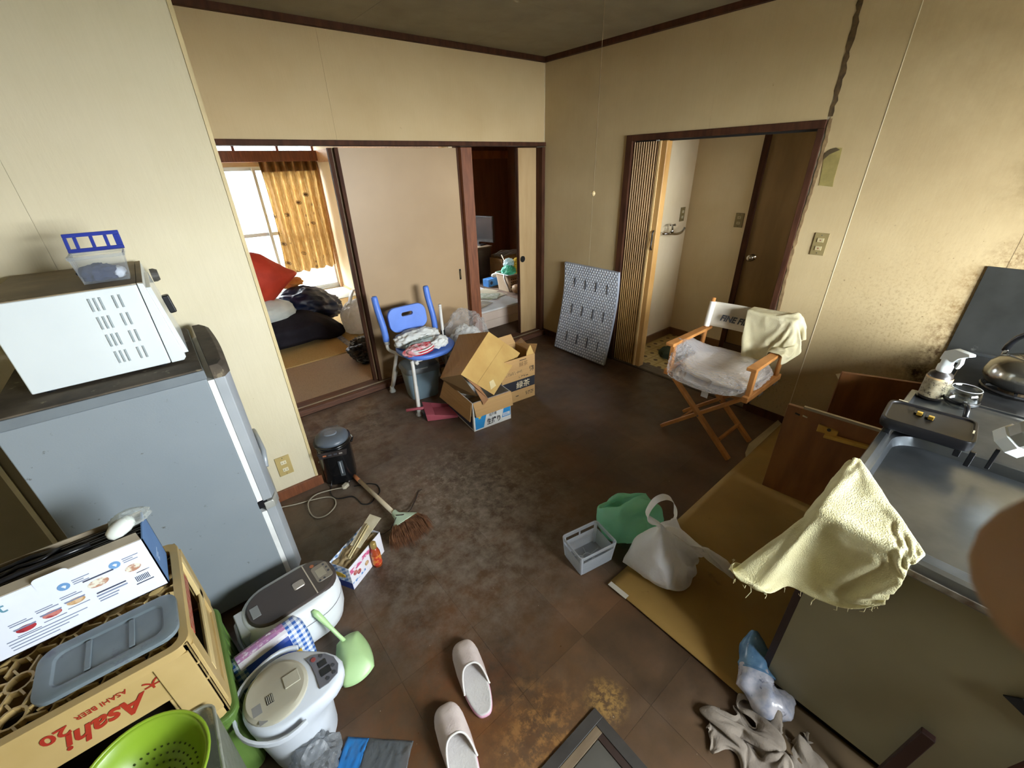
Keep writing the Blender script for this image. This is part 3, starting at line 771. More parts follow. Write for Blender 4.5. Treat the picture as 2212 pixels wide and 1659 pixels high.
for i in range(5):
    for j in range(4):
        px, py = X0 + .015 + cx * (i + .5), Y0 + .015 + cy * (j + .5)
        lat.lathe([(.026, .596), (.026, .612), (.021, .612), (.021, .596), (.026, .596)], (px, py, 0), 12, None, False, False)
        for a in range(8):
            an = a * PI / 4 + .2
            lat.bar((px + .025 * math.cos(an), py + .025 * math.sin(an), .604), (px + (.062 if a % 2 else .046) * math.cos(an + .12), py + (.062 if a % 2 else .046) * math.sin(an + .12), .604), .0045, .016)
part(t, 'bottle_grid', lat, YEL)
part(t, 'inner_shade_board', MB().box(X0 + .014, X1 - .014, Y0 + .014, Y1 - .014, .33, .335).box(X0 + .014, X1 - .014, Y0 + .09, Y0 + .10, .335, .58), M('crate_inner_shade', '#2e261a', .8))  # dark sheets painted to stand for the shade inside the crate
RED = M('red_print', '#9c2b1c', .5)
fx = lambda u: (u, Y0 - .0005, 0)
def ctext(s, xr, zt, h, w, shear=0, bold=0):
    # print turned upside down: right = -x, up = -z on the face toward -y
    text(t, s, (xr, Y0 - .0008, zt), (-1, 0, 0), (0, 0, -1), w, h, RED, shear=shear, bold=bold)
ctext('大', -.318, .573, .030, .032, bold=.03)
ctext('Asahi', -.350, .552, .052, .150, shear=.35, bold=.03)
ctext('ASAHI BEER', -.372, .588, .014, .088, bold=.015)
ctext('20', -.474, .580, .030, .046, bold=.03)
mb = MB(); mb.box(X1 - .001, X1 + .0015, Y0 + .09, Y1 - .1, .545, .59)
part(t, 'red_print_panel', mb, M('faded_red_print', '#a06a52', .6, '#8f3a2a', 60, lo=.45, hi=.55))

# --- grey tray lid on the crate
LIDM = M('grey_tray_lid', '#717d83', .3, '#5f6b72', 5, c3='#5c5f70', s3=9, t3=.60)
t = thing('tray_lid', 'grey-blue rounded plastic tray lid lying on the beer crate', 'lid', (-.385, 1.083, .622))
mb = MB(); ro = rrect(-.385, 1.083, .262, .152, .035); ri = rrect(-.385, 1.083, .240, .130, .03); r2 = rrect(-.385, 1.083, .205, .100, .022); r3 = rrect(-.385, 1.083, .196, .092, .02)
mb.loft([at_z(ro, .6225), at_z(ro, .633), at_z(ri, .637), at_z(r2, .634), at_z(r3, .629)], True, True)
part(t, 'plate', mb, LIDM, smooth=False, bev=.001)
for x in (-.425, -.345): part(t, 'ridge', MB().box(x - .006, x + .006, 1.04, 1.126, .628, .6335), LIDM, bev=.002)

# --- white appliance carton with printed pictures, black grilles and cable inside
CART = M('carton_white', '#dfe4f0', .5, '#d6dcea'); CARTB = M('carton_blue', '#5b7fae', .5, '#5375a4'); CARTI = M('carton_inner', '#a3957e', .8)
t = thing('appliance_box', 'open white appliance carton with food pictures lying on the beer crate', 'box', (-.45, 1.27, .622))
bx0, bx1, by0, by1, bz0, bz1 = -.70, -.266, 1.205, 1.335, .6225, .793
part(t, 'front_panel', MB().box(bx0, bx1, by0, by0 + .003, bz0, bz1), CART)
part(t, 'end_panel', MB().box(bx1 - .003, bx1, by0, by1, bz0, bz1), CARTB)
part(t, 'back_panel', MB().box(bx0, bx1, by1 - .003, by1, bz0, bz1 + .002), CARTI)
part(t, 'bottom_panel', MB().box(bx0, bx1, by0, by1, bz0, bz0 + .003), CARTI)
part(t, 'tuck_flap', MB().slab([(bx0, by0 + .002, bz1), (bx1 - .004, by0 + .002, bz1), (bx1 - .012, by0 + .032, bz1 + .004), (bx0, by0 + .032, bz1 + .004)], (0, 0, .0015)), M('carton_flap', '#b1a692', .7))
tb = rrect(-.437, 0, .062, .034, .01, 4)
part(t, 'tuck_tab', MB().slab([(p[0], by0 - .0015, bz1 - .006 + p[1]) for p in tb], (0, .001, 0)), CART)
P = lambda x, z: (x, by0 - .0006, z)
FR = (1, 0, 0); FU = (0, 0, 1)
INK = M('ink_grey', '#7b86a0', .6); INKD = M('ink_dark', '#3c4258', .6); INKT = M('ink_teal', '#5f93a6', .6); ICOB = M('icon_blue', '#6f9ccb', .5)
text(t, 'nt', P(-.555, .752), FR, FU, .034, .024, INKT)
def disc(x, z, r, mm, n='picture_disc', sq=1.0):
    part(t, n, MB().slab([(x + r * math.cos(2 * PI * k / 18), by0 - .0009, z + sq * r * math.sin(2 * PI * k / 18)) for k in range(18)], (0, .0006, 0)), mm)
def line(x0, x1, z, h=.0025, mm=INK):
    part(t, 'print_line', MB().box(x0, x1, by0 - .0008, by0, z, z + h), mm)
for (x, z) in ((-.336, .752), (-.430, .752)):
    disc(x, z, .011, ICOB, 'icon')
    part(t, 'icon_mark', MB().slab([(x - .004, by0 - .0013, z + .003), (x + .001, by0 - .0013, z - .006), (x + .005, by0 - .0013, z + .001), (x + .001, by0 - .0013, z + .004)], (0, .0005, 0)), CART)
    for k, (a, b_) in enumerate(((.016, .048), (.016, .036), (.016, .044))): line(x + a, x + b_, z + .006 - k * .006, .0022)
FOOD = [M('food_%s' % n, a, .5, b_, 70, lo=.45, hi=.55) for n, a, b_ in (('red', '#a8333b', '#7f1f28'), ('berry', '#9a3b3f', '#c07a70'), ('noodle', '#d0b28c', '#b08a5c'), ('salad', '#b0836a', '#dcd8c8'))]
for (x, z, k) in ((-.520, .685, 0), (-.473, .692, 1), (-.428, .699, 2)):
    disc(x, z, .017, FOOD[k], 'food_picture', .55)
    part(t, 'bowl_picture', MB().slab([(x - .018, by0 - .0012, z + .004), (x + .018, by0 - .0012, z + .004), (x + .019, by0 - .0012, z + .008), (x - .019, by0 - .0012, z + .008)], (0, .0005, 0)), INK)
    line(x - .02, x + .018, z + .018, .0024); line(x - .02, x + .010, z + .024, .002); line(x - .02, x + .02, z - .016, .002)
disc(-.378, .722, .020, FOOD[3], 'food_picture', .6); line(-.40, -.342, .740, .004, INKD); disc(-.31, .722, .016, FOOD[3], 'food_picture', .7)
for k in range(4): line(-.31 + .0 * k, -.284 - .004 * k, .70 - k * .0, .0018)
for k in range(9): part(t, 'barcode_bar', MB().box(-.318 + k * .0032, -.3165 + k * .0032, by0 - .0008, by0, .672, .690), INKD)
line(-.322, -.286, .664, .003, INKD); line(-.392, -.335, .690, .004, INKD)
line(-.395, -.335, .681, .004, INK); line(-.395, -.355, .672, .003); line(-.395, -.36, .664, .003)
for k in range(4): line(-.56, -.42 - .02 * k, .664 - k * .009, .0022)
text(t, '(01)', (bx1 + .0006, by0 + .03, .70), (0, 1, 0), FU, .05, .012, M('ink_pale', '#b9cbe4', .6)) if False else None
for k in range(3): part(t, 'print_line', MB().box(bx1, bx1 + .0006, by0 + .03, by0 + .07 - k * .012, .70 - k * .008, .703 - k * .008), M('ink_pale', '#b9cbe4', .6) if k == 0 else bpy.data.materials['ink_pale'])
rk = thing('black_grille', 'black slatted grille packed inside the white appliance carton', 'grille', (-.48, 1.285, .70))
for k in range(7):
    part(rk, 'slat', MB().box(-.695, -.272, 1.246 + k * .012, 1.251 + k * .012, .70, .785 + .002 * (k % 2)), M('grille_slat', '#2a251f', .4, '#3a3229') if k == 0 else bpy.data.materials['grille_slat'])
part(rk, 'cross_piece', MB().box(-.695, -.68, 1.245, 1.325, .70, .78), BLACKP)
cb = MB(); cb.tube([(-.62, 1.25, .79), (-.58, 1.27, .796), (-.53, 1.265, .80), (-.50, 1.29, .797), (-.46, 1.275, .80), (-.43, 1.30, .795), (-.48, 1.31, .797), (-.55, 1.30, .798), (-.60, 1.31, .795), (-.64, 1.28, .793), (-.56, 1.25, .801), (-.49, 1.255, .803), (-.42, 1.265, .797), (-.37, 1.27, .794)], .0055, 8)
solo('power_cable', cb, BLACKP, 'bundled black cable lying on the grille in the appliance carton', 'cable', smooth=True)
t = thing('wrapped_bottle', 'small white bottle in clear wrapping on the corner of the appliance carton', 'bottle', (-.298, 1.285, .79))
mD = RY(PI/2 - .25) 
part(t, 'bottle', MB().lathe([(.004, -.034), (.013, -.03), (.020, -.015), (.021, .006), (.016, .024), (.005, .03)], (-.302, 1.265, .812), 18, RZ(.5) @ mD), M('bottle_white', '#dde2dc', .25), smooth=True)
part(t, 'wrapping', MB().ball((-.283, 1.285, .817), (.040, .024, .020), 4, crumple(.22, 1.8, 2)), film('wrapping', '#e6ebe6', .22, .1, .4), smooth=True)

# --- clear bin and green colander in front of the crate
t = thing('plastic_bin', 'tall clear plastic bin below the green colander at the bottom left', 'bin', (-.39, .83, 0))
mb = MB(); bo = rrect(-.395, .835, .27, .245, .03); bi = rrect(-.395, .835, .24, .22, .03)
mb.loft([at_z(bi, .004), at_z(bo, .405), at_z(bo, .41)], True, False)
part(t, 'tub', mb, film('smoky_clear', '#a7aa9c', .30, .25, .3), solid=.002)
part(t, 'rim', MB().tube(at_z(bo, .41), .004, 6, True), film('rim_clear', '#b9bcb0', .5, .25, .3), smooth=True)
LIME = M('lime_green_plastic', '#85a42f', .35, '#7c9a28')
t = thing('colander', 'lime green plastic colander resting in the clear bin at the bottom left', 'colander', (-.385, .845, .40))
mt = Matrix.Rotation(.10, 3, 'X')
cc = Vector((-.392, .842, .455))
prof = [(.122, .0), (.116, -.006), (.108, -.03), (.094, -.06), (.07, -.083), (.04, -.093), (.002, -.095)]
mb = MB(); mb.lathe(prof, cc, 48, mt, False, True)
part(t, 'bowl', mb, LIME, smooth=True, solid=.0025)
part(t, 'rim', MB().lathe([(.122, -.002), (.128, .001), (.126, .004), (.120, .002), (.122, -.002)], cc, 48, mt, False, False), LIME, smooth=True)
hm = MB()
for ring in range(6):
    n = 10 + ring * 6; rr = .016 + ring * .0135
    zz = -.095 + (rr / .108) ** 2.6 * .056
    for k in range(n):
        a = 2 * PI * k / n + ring * .2
        p = cc + mt @ Vector((rr * math.cos(a), rr * math.sin(a), zz + .0022))
        hm.lathe([(.0024, 0), (.0024, .0012)], p, 6, mt)
part(t, 'drain_holes', hm, M('hole_dark', '#3d4a16', .8), kind='stuff')

# --- white hot water pot
WP = M('pot_white', '#d3d9e0', .35, '#c6cdd6', 4, c3='#a9aeb4', s3=30, t3=.74)
t = thing('hot_water_pot', 'white hot water dispenser pot with beige lid in front of the beer crate', 'hot water pot', (-.12, .965, 0))
def egg(z, r, tip, k=36):
    """round body with a spout nose toward +x -y"""
    out = []
    d = Vector((.88, -.32, 0)).normalized()
    for i in range(k):
        a = 2 * PI * i / k; v = Vector((math.cos(a), math.sin(a), 0))
        c_ = max(0, v.dot(d)); q = v * (r + tip * c_ ** 5)
        out.append((-.122 + q.x, .965 + q.y, z))
    return out
mb = MB(); mb.loft([egg(.0, .088, 0), egg(.012, .096, 0), egg(.15, .106, .0), egg(.19, .108, .006), egg(.212, .109, .030), egg(.232, .111, .052), egg(.258, .111, .056), egg(.270, .107, .054), egg(.276, .100, .048)])
part(t, 'body', mb, WP, smooth=True)
BLID = M('pot_lid_beige', '#b9b6a6', .45, '#aaa694', 5)
def ell(z, cx_, cy_, a_, b_, k=36): return [(cx_ + a_ * math.cos(2 * PI * i / k) * .93 - b_ * math.sin(2 * PI * i / k) * .0, cy_ + b_ * math.sin(2 * PI * i / k), z) for i in range(k)]
li = part(t, 'lid', MB().loft([ell(.274, -.140, .965, .092, .088), ell(.283, -.140, .965, .091, .087), ell(.289, -.140, .965, .082, .078)]), BLID, smooth=False, bev=.001)
part(li, 'lid_latch', MB().box(-.118, -.075, .945, .985, .2885, .2925), BLID, bev=.003)
part(li, 'steam_vent', MB().box(-.168, -.150, .935, .96, .289, .2905), BLACKP)
for k in range(4): part(li, 'vent_slat', MB().box(-.1665 + k * .0045, -.1645 + k * .0045, .936, .959, .2902, .2912), BLID)
part(li, 'warning_label', MB().box(-.205, -.182, .925, .955, .2885, .2893), M('label_grey', '#8c8d8c', .5))
part(li, 'warning_label', MB().box(-.195, -.175, .893, .912, .2880, .2888), bpy.data.materials['label_grey'])
pn = part(t, 'control_panel', MB().slab([(-.048, 1.003, .2765), (-.024, 1.000, .2765), (.004, .982, .2765), (.022, .955, .2765), (.026, .925, .2765), (.015, .900, .2765), (-.015, .889, .2765), (-.040, .890, .2765), (-.038, .93, .2765), (-.040, .97, .2765)], (0, 0, .003)), M('panel_grey', '#6f7078', .4))
part(pn, 'display', MB().box(-.026, .004, .918, .94, .2795, .281), M('lcd_dark', '#23272b', .2))
part(pn, 'display', MB().box(-.024, .000, .948, .966, .2795, .281), bpy.data.materials['lcd_dark'])
part(pn, 'red_button', MB().lathe([(.007, .2795), (.007, .2815)], (-.030, .985, 0), 14), M('button_red', '#9a4a4a', .5))
for x, y in ((-.008, .982), (.012, .93), (-.012, .902), (.008, .908)):
    part(pn, 'button', MB().lathe([(.0052, .2795), (.0052, .2812)], (x, y, 0), 12), M('button_grey', '#484a50', .5) if 'button_grey' not in bpy.data.materials else bpy.data.materials['button_grey'])
hd = []
for k in range(21):
    a = PI * .32 + PI * 1.26 * k / 20
    hd.append((-.125 + .128 * math.cos(a), .962 + .128 * math.sin(a), .262 + .004 * math.sin(k)))
part(t, 'carry_handle', MB().band(hd, (0, 0, .020), .008), WP, bev=.002)

# --- rice cooker
t = thing('rice_cooker', 'white rice cooker with dark brown lid on the floor beside the refrigerator', 'rice cooker', (-.03, 1.355, 0), .08)
def rc(z, w_, d_, r, cx_=0, cy_=0): return rrect(cx_, cy_, w_, d_, r, 8, z)
mb = MB(); mb.loft([rc(.0, .28, .20, .08), rc(.02, .32, .23, .10), rc(.06, .345, .243, .112), rc(.13, .352, .246, .115), rc(.172, .346, .240, .114), rc(.192, .325, .222, .105), rc(.2, .30, .20, .095)])
part(t, 'body', mb, M('cooker_white', '#e3e7ea', .3, '#dbe0e3'), local=True, smooth=True)
part(t, 'seam', MB().loft([rc(.128, .3535, .2475, .1155), rc(.131, .3535, .2475, .1155)], False, False), M('seam_dark', '#54565a', .5), local=True)
lid = part(t, 'lid', MB().loft([rc(.190, .318, .180, .08, .014), rc(.203, .316, .178, .08, .014), rc(.2085, .302, .164, .075, .014)]), M('cooker_brown', '#4a423f', .3, '#433b38', 4), local=True, bev=.001)
part(lid, 'lid_line', MB().box(.078, .082, -.083, .083, .2075, .2093), M('pale_line', '#c9bfae', .4), local=True)
part(lid, 'open_button', MB().loft([rrect(.040, .006, .042, .036, .008, 4, .2085), rrect(.040, .006, .038, .032, .008, 4, .2115)]), M('button_silver', '#b2aaa0', .3, metal=.4), local=True)
pnl = part(lid, 'control_panel', MB().loft([rrect(.128, .0, .062, .088, .012, 4, .2082), rrect(.128, .0, .060, .086, .012, 4, .2095)]), M('panel_taupe', '#8b8377', .4), local=True)
part(pnl, 'display', MB().box(.108, .14, -.022, .022, .2095, .2103), M('lcd_pale', '#a39c8a', .3), local=True)
part(pnl, 'orange_button', MB().lathe([(.008, .2095), (.008, .2108)], (.108, .052, 0), 14), M('button_orange', '#b06a45', .5), local=True)
for x, y in ((.125, .052), (.145, .03), (.150, .01), (.150, -.012), (.108, -.036), (.125, -.036)):
    part(pnl, 'button', MB().lathe([(.0045, .2095), (.0045, .2105)], (x, y, 0), 10), bpy.data.materials['button_grey'], local=True)
part(lid, 'steam_cap', MB().box(-.128, -.100, -.026, .026, .208, .2105), M('steam_grey', '#8d9090', .4), local=True, bev=.002)
part(t, 'hinge_block', MB().box(-.178, -.145, -.06, .06, .12, .195), M('hinge_white', '#c9cdce', .35), local=True, bev=.005)
part(t, 'carry_handle', MB().tube([(-.10, -.118, .12), (-.15, -.118, .12), (-.185, -.08, .12), (-.19, 0, .12), (-.185, .08, .12), (-.15, .118, .12), (-.10, .118, .12)], .006), bpy.data.materials['hinge_white'], local=True, smooth=True)

# --- pack of paper towels in gingham wrapping
def gingham(name, a, b_, sc_, coords='Object'):
    m, nt, b, out = nodes(name)
    v = tc(nt, (sc_, sc_, sc_))
    sx = nd(nt, 'ShaderNodeSeparateXYZ'); nt.links.new(v, sx.inputs[0])
    def st(o_):
        f = nd(nt, 'ShaderNodeMath', operation='FRACT'); nt.links.new(o_, f.inputs[0])
        g = nd(nt, 'ShaderNodeMath', operation='GREATER_THAN'); g.inputs[1].default_value = .5; nt.links.new(f.outputs[0], g.inputs[0]); return g.outputs[0]
    ad = nd(nt, 'ShaderNodeMath', operation='ADD')
    yz = nd(nt, 'ShaderNodeMath', operation='ADD'); nt.links.new(sx.outputs[1], yz.inputs[0]); nt.links.new(sx.outputs[2], yz.inputs[1])
    nt.links.new(st(sx.outputs[0]), ad.inputs[0]); nt.links.new(st(yz.outputs[0]), ad.inputs[1])
    h = nd(nt, 'ShaderNodeMath', operation='MULTIPLY'); h.inputs[1].default_value = .5; nt.links.new(ad.outputs[0], h.inputs[0])
    c1 = ramp(nt, h.outputs[0], [(0, C(a)), (1, C(b_))])
    nt.links.new(c1, b.inputs['Base Color']); b.inputs['Roughness'].default_value = .3
    return m
GING = gingham('gingham_film', '#dfe8f2', '#2f5fae', 42)
t = thing('paper_towel_pack', 'pack of paper towels in blue gingham plastic between the pot and rice cooker', 'paper towels', (-.135, 1.18, 0), .17)
def pring(s):
    pts = []
    for k in range(32):
        a = 2 * PI * k / 32
        pts.append((.054 * s * math.copysign(abs(math.cos(a)) ** .8, math.cos(a)), .125 + (.122 * s) * math.copysign(abs(math.sin(a)) ** .7, math.sin(a))))
    return pts
def packring(x, s): return [(x, q[0] * (1 + .04 * math.sin(9 * q[1] * 10 + x * 50)), q[1]) for q in pring(s)]
mb = MB(); mb.loft([packring(-.122, .25), packring(-.117, .72), packring(-.102, .96), packring(-.03, 1.0), packring(.03, .985), packring(.10, .96), packring(.116, .72), packring(.122, .25)])
part(t, 'roll_wrapper', mb, GING, local=True, smooth=True)
def strip(k0, k1, x0, x1, g=1.012):
    m_ = MB(); q = pring(g)
    ks = list(range(k0, k1 + 1))
    m_.loft([[(x, q[k % 32][0] - .0006, q[k % 32][1] + .0006) for k in ks] for x in (x0, (x0 + x1) / 2, x1)], False, False, False)
    return m_
part(t, 'pink_print', strip(6, 9, -.088, .060), M('pack_pink', '#c38ab8', .3, '#a77bb0', 40, c3='#e8e4ee', s3=60, t3=.55), local=True)
part(t, 'white_print', strip(9, 11, -.088, .060), M('pack_white', '#e6e4ea', .25, c3='#b8a0bd', s3=50, t3=.6), local=True)
part(t, 'blue_print', strip(11, 15, -.075, .058), M('pack_blue', '#2347a0', .25, '#1d3c8e', 20), local=True)
part(t, 'yellow_print', strip(15, 18, -.055, .075), M('pack_yellow', '#d8b23e', .3, '#c39c30', 30), local=True)

# --- light green scoop
SCG = M('pale_green_plastic', '#b9dca0', .4, '#aed293')
t = thing('scoop', 'pale green plastic scoop with long handle leaning beside the white pot', 'scoop', (.07, 1.09, 0))
def scoop_pt(u, v):
    a = (u - .5) * 2; b_ = (v - .5) * 2
    x = .074 + .066 * a * (1 - .22 * (1 - v) ** 2) * math.sqrt(max(0, 1 - .30 * b_ * b_)) + .018 * (1 - v)
    y = 1.098 - .098 * b_ * math.sqrt(max(0, 1 - .34 * a * a))
    e = max(abs(a), abs(b_)); z = .006 + .052 * (1 - e ** 2.6) * (1.1 - .35 * v)
    return (x, y, z)
part(t, 'pan', MB().grid(scoop_pt, 22, 22), SCG, smooth=True, solid=.003)
part(t, 'handle', MB().tube([(.078, 1.150, .042), (.066, 1.172, .066), (.052, 1.196, .10), (.038, 1.216, .136), (.026, 1.230, .168), (.020, 1.238, .184)], [.008, .0075, .008, .011, .0125, .006], 10), SCG, smooth=True)

# --- drink-pack carton with gingham end and chopsticks
t = thing('carton', 'long white carton with blue gingham end and torn open top near the broom', 'box', (.25, 1.46, 0))
ax = Vector((.168, .096, 0)).normalized(); bx_ = Vector((-.5, .87, 0)).normalized(); c0 = Vector((.192, 1.378, 0.001)); L_, W_, H_ = .215, .102, .128
def cp(a, b_, z): return tuple(c0 + ax * a + bx_ * b_ + Vector((0, 0, z)))
part(t, 'long_side', MB().slab([cp(0, 0, 0), cp(L_, 0, 0), cp(L_, 0, H_), cp(0, 0, H_)], bx_ * .002), M('carton_print', '#e8e6ea', .5, '#dfe0ea', 25, c3='#c9a0a8', s3=38, t3=.62))
part(t, 'long_side', MB().slab([cp(0, W_, 0), cp(L_, W_, 0), cp(L_, W_, H_), cp(0, W_, H_)], bx_ * .002), gingham('gingham_card', '#e6ebf2', '#5f86bb', 45))
en = part(t, 'end_panel', MB().slab([cp(0, 0, 0), cp(0, W_, 0), cp(0, W_, H_), cp(0, 0, H_)], ax * .002), bpy.data.materials['gingham_card'])
part(en, 'navy_band', MB().slab([cp(-.001, 0, 0), cp(-.001, W_, 0), cp(-.001, W_, .040), cp(-.001, 0, .040)], ax * .001), M('navy_ink', '#2a3f86', .5))
part(en, 'yellow_badge', MB().slab([tuple(c0 + ax * -.0015 + bx_ * (W_ * .55 + .032 * math.cos(2 * PI * k / 16)) + Vector((0, 0, .075 + .014 * math.sin(2 * PI * k / 16)))) for k in range(16)], ax * .001), M('yellow_ink', '#e2b93c', .5))
text(en, 'ヘーず', tuple(c0 + ax * -.0018 + bx_ * (W_ * .55 + .022) + Vector((0, 0, .069))), tuple(-bx_), (0, 0, 1), .044, .012, INKD)
part(t, 'far_end', MB().slab([cp(L_ - .002, 0, 0), cp(L_ - .002, W_, 0), cp(L_ - .002, W_, H_), cp(L_ - .002, 0, H_)], ax * .002), CART)
part(t, 'filling', MB().grid(lambda u, v: tuple(Vector(cp(.003 + u * (L_ - .006), .004 + v * (W_ - .006), H_ - .014 + .012 * NZ((u * 3, v * 3, 1), 2.2) + .006 * NZ((u, v, 2), 14)))), 24, 16), M('torn_brown_paper', '#a5906a', .9, '#86714e', 26, c3='#d6c7a0', s3=18, t3=.58), smooth=True)
part(t, 'torn_lid', MB().slab([cp(.10, .018, H_ + .012), cp(.255, .012, H_ + .045), cp(.258, .078, H_ + .045), cp(.10, .070, H_ + .012)], (0, 0, .002)), M('torn_lid_paper', '#d9d1b8', .8, '#c3b898', 20))
part(t, 'pink_band', MB().slab([cp(.004, -.0012, .088), cp(.15, -.0012, .088), cp(.15, -.0012, .112), cp(.004, -.0012, .112)], bx_ * .001), M('pink_ink', '#c85a86', .5, '#e6dce4', 45, lo=.48, hi=.52))
part(t, 'blue_band', MB().slab([cp(.004, -.0012, .028), cp(.085, -.0012, .028), cp(.085, -.0012, .038), cp(.004, -.0012, .038)], bx_ * .001), M('blue_ink', '#4f86c6', .5, '#dfe6f0', 60, lo=.48, hi=.52))
for a, z in ((.05, .06), (.10, .055), (.145, .065), (.03, .075)):
    part(t, 'food_picture', MB().slab([tuple(c0 + ax * (a + .012 * math.cos(2 * PI * k / 12)) + bx_ * -.0016 + Vector((0, 0, z + .012 * math.sin(2 * PI * k / 12)))) for k in range(12)], bx_ * .001), FOOD[1] if a < .08 else FOOD[2])
def stick(a, b_, zz): return MB().tube([cp(a, b_, H_ + zz), cp(a + .155, b_ + .012, H_ + .038 + zz)], [.003, .0042], 8)
for k, (a, b_) in enumerate(((.045, .030), (.052, .042))):
    solo('chopstick', stick(a, b_, .004), M('chopstick_wood', '#e3d3a0', .6) if k == 0 else bpy.data.materials['chopstick_wood'], 'pale chopstick on the torn gingham carton, nearer its printed side' if k == 0 else 'pale chopstick on the torn gingham carton, farther from its printed side', 'chopstick', smooth=True)
# --- small sauce bottle
t = thing('sauce_bottle', 'small orange labelled bottle with gold cap leaning on the gingham carton', 'bottle', (.325, 1.432, 0))
part(t, 'bottle', MB().lathe([(.016, 0), (.020, .004), (.021, .03), (.021, .085), (.015, .105), (.010, .115)], (.325, 1.432, .001), 20), M('sauce_red', '#b5562c', .25, '#8f2f1d', 40), smooth=True)
part(t, 'label', MB().lathe([(.0216, .018), (.0216, .075)], (.325, 1.432, .001), 20, None, False, False), M('sauce_label', '#d98a3c', .4, '#c0392b', 45, c3='#2a1a18', s3=60, t3=.64, lo=.45, hi=.55), smooth=True)
part(t, 'cap', MB().lathe([(.0125, .113), (.0135, .116), (.0130, .142), (.010, .146)], (.325, 1.432, .001), 18), M('gold_cap', '#b79c5c', .4, metal=.4), smooth=True)

# --- broom
t = thing('broom', 'short broom with white handle, mint collar and brown bristles lying on the floor', 'broom', (.50, 1.75, 0))
a = Vector((.468, 2.135, .016)); b_ = Vector((.513, 1.625, .040))
part(t, 'handle', MB().tube([a.lerp(b_, .20), b_], .0115, 14), M('broom_white', '#d9cdb4', .5, '#c6b696'), smooth=True)
part(t, 'handle_tip', MB().tube([a, a.lerp(b_, .2)], [.0105, .0115], 14), M('broom_wood', '#a5653c', .6), smooth=True)
MINT = M('mint_plastic', '#c3d8c0', .5, '#b3cab0')
cap = MB()
def capring(y, w, h, xc, zc): return [(xc + w / 2 * math.cos(q) , y + .01 * math.cos(q), zc + h / 2 * math.sin(q)) for q in [2 * PI * k / 16 for k in range(16)]]
cap.loft([capring(1.648, .032, .032, .511, .040), capring(1.615, .040, .036, .514, .040), capring(1.60, .075, .036, .522, .038), capring(1.565, .148, .034, .533, .034), capring(1.555, .150, .034, .534, .034)])
part(t, 'collar', cap, MINT, bev=.002)
rnd = random.Random(11)
br = MB()
for k in range(900):
    u = rnd.uniform(-1, 1); q = rnd.uniform(-1, 1)
    s0 = Vector((.534 + u * .070, 1.562, .034 + q * .013))
    Lb = .135 + rnd.uniform(-.03, .02) - .03 * abs(u)
    e0 = Vector((.515 + u * .105 + rnd.uniform(-.02, .02), s0.y - Lb - .01, max(.003, .018 + q * .02 + rnd.uniform(-.008, .008))))
    mid = s0.lerp(e0, .5) + Vector((u * .010, 0, .010))
    w_ = Vector((rnd.uniform(.0008, .0016), 0, rnd.uniform(-.0006, .0006)))
    br.add([s0 - w_, s0 + w_, mid + w_, mid - w_, e0], [(0, 1, 2, 3), (3, 2, 4)])
part(t, 'bristles', br, M('bristle_brown', '#8a5f40', .8, '#633f28', 40), kind='stuff')
part(t, 'hanging_string', MB().tube([(.505, 1.60, .062), (.53, 1.585, .06), (.56, 1.60, .04), (.60, 1.64, .012), (.66, 1.70, .004), (.70, 1.745, .004), (.725, 1.75, .004)], .0022, 6), M('dark_string', '#2b2423', .8), smooth=True)
part(t, 'hanging_string', MB().tube([(.50, 1.59, .06), (.48, 1.575, .05), (.455, 1.575, .02), (.42, 1.585, .004), (.40, 1.60, .004)], .0022, 6), bpy.data.materials['dark_string'], smooth=True)

# --- black hot water pot
BPOT = t = thing('electric_kettle_pot', 'black electric hot water pot with grey lid standing by the wall corner', 'hot water pot', (.425, 2.195, 0), -.35)
BK = M('gloss_black', '#131416', .18, '#0e0f11', spec=.6); BKL = M('lid_slate', '#5f6770', .35, '#535b64')
def bp(z, w_, d_, r, cy_=0): return rrect(0, cy_, w_, d_, r, 8, z)
mb = MB(); mb.loft([bp(.0, .165, .185, .06), bp(.012, .175, .195, .065), bp(.20, .182, .205, .08), bp(.235, .19, .215, .09), bp(.25, .192, .217, .092)])
part(t, 'body', mb, BK, local=True, smooth=True)
part(t, 'rim', MB().loft([bp(.246, .196, .222, .094), bp(.258, .198, .224, .095), bp(.262, .19, .216, .09)]), BK, local=True, smooth=True)
lid = part(t, 'lid', MB().loft([bp(.258, .182, .200, .088), bp(.275, .176, .194, .086), bp(.291, .145, .160, .07), bp(.300, .09, .10, .044), bp(.302, .03, .03, .014)]), BKL, local=True, smooth=True)
part(lid, 'lid_lever', MB().loft([rrect(0, -.01, .075, .06, .028, 6, .2985), rrect(0, -.01, .062, .048, .022, 6, .3055)]), M('lever_slate', '#77808a', .3), local=True, smooth=False, bev=.002)
part(lid, 'lid_tab', MB().box(-.035, .035, .085, .112, .262, .278), BKL, local=True, bev=.004)
part(t, 'control_panel', MB().slab([(-.07, -.112, .205), (.07, -.112, .205), (.078, -.118, .243), (-.078, -.118, .243)], (0, .012, 0)), M('panel_smoke', '#2d2a2a', .25, '#3d3634', 30), local=True, bev=.003)
for k, mm in enumerate(('button_orange', 'button_grey', 'button_grey', 'button_silver')):
    part(t, 'button', MB().obox((-.042 + k * .028, -.1165, .226), (.018, .004, .009)), bpy.data.materials[mm], local=True, bev=.001)
part(t, 'water_gauge', MB().box(.012, .038, -.1055, -.098, .06, .165), M('gauge_glass', '#3f4549', .08, '#50575c', 12, spec=.9), local=True, bev=.003)
part(t, 'gauge_mark', MB().box(.022, .027, -.107, -.105, .08, .16), M('gauge_white', '#b9bdbf', .2), local=True)
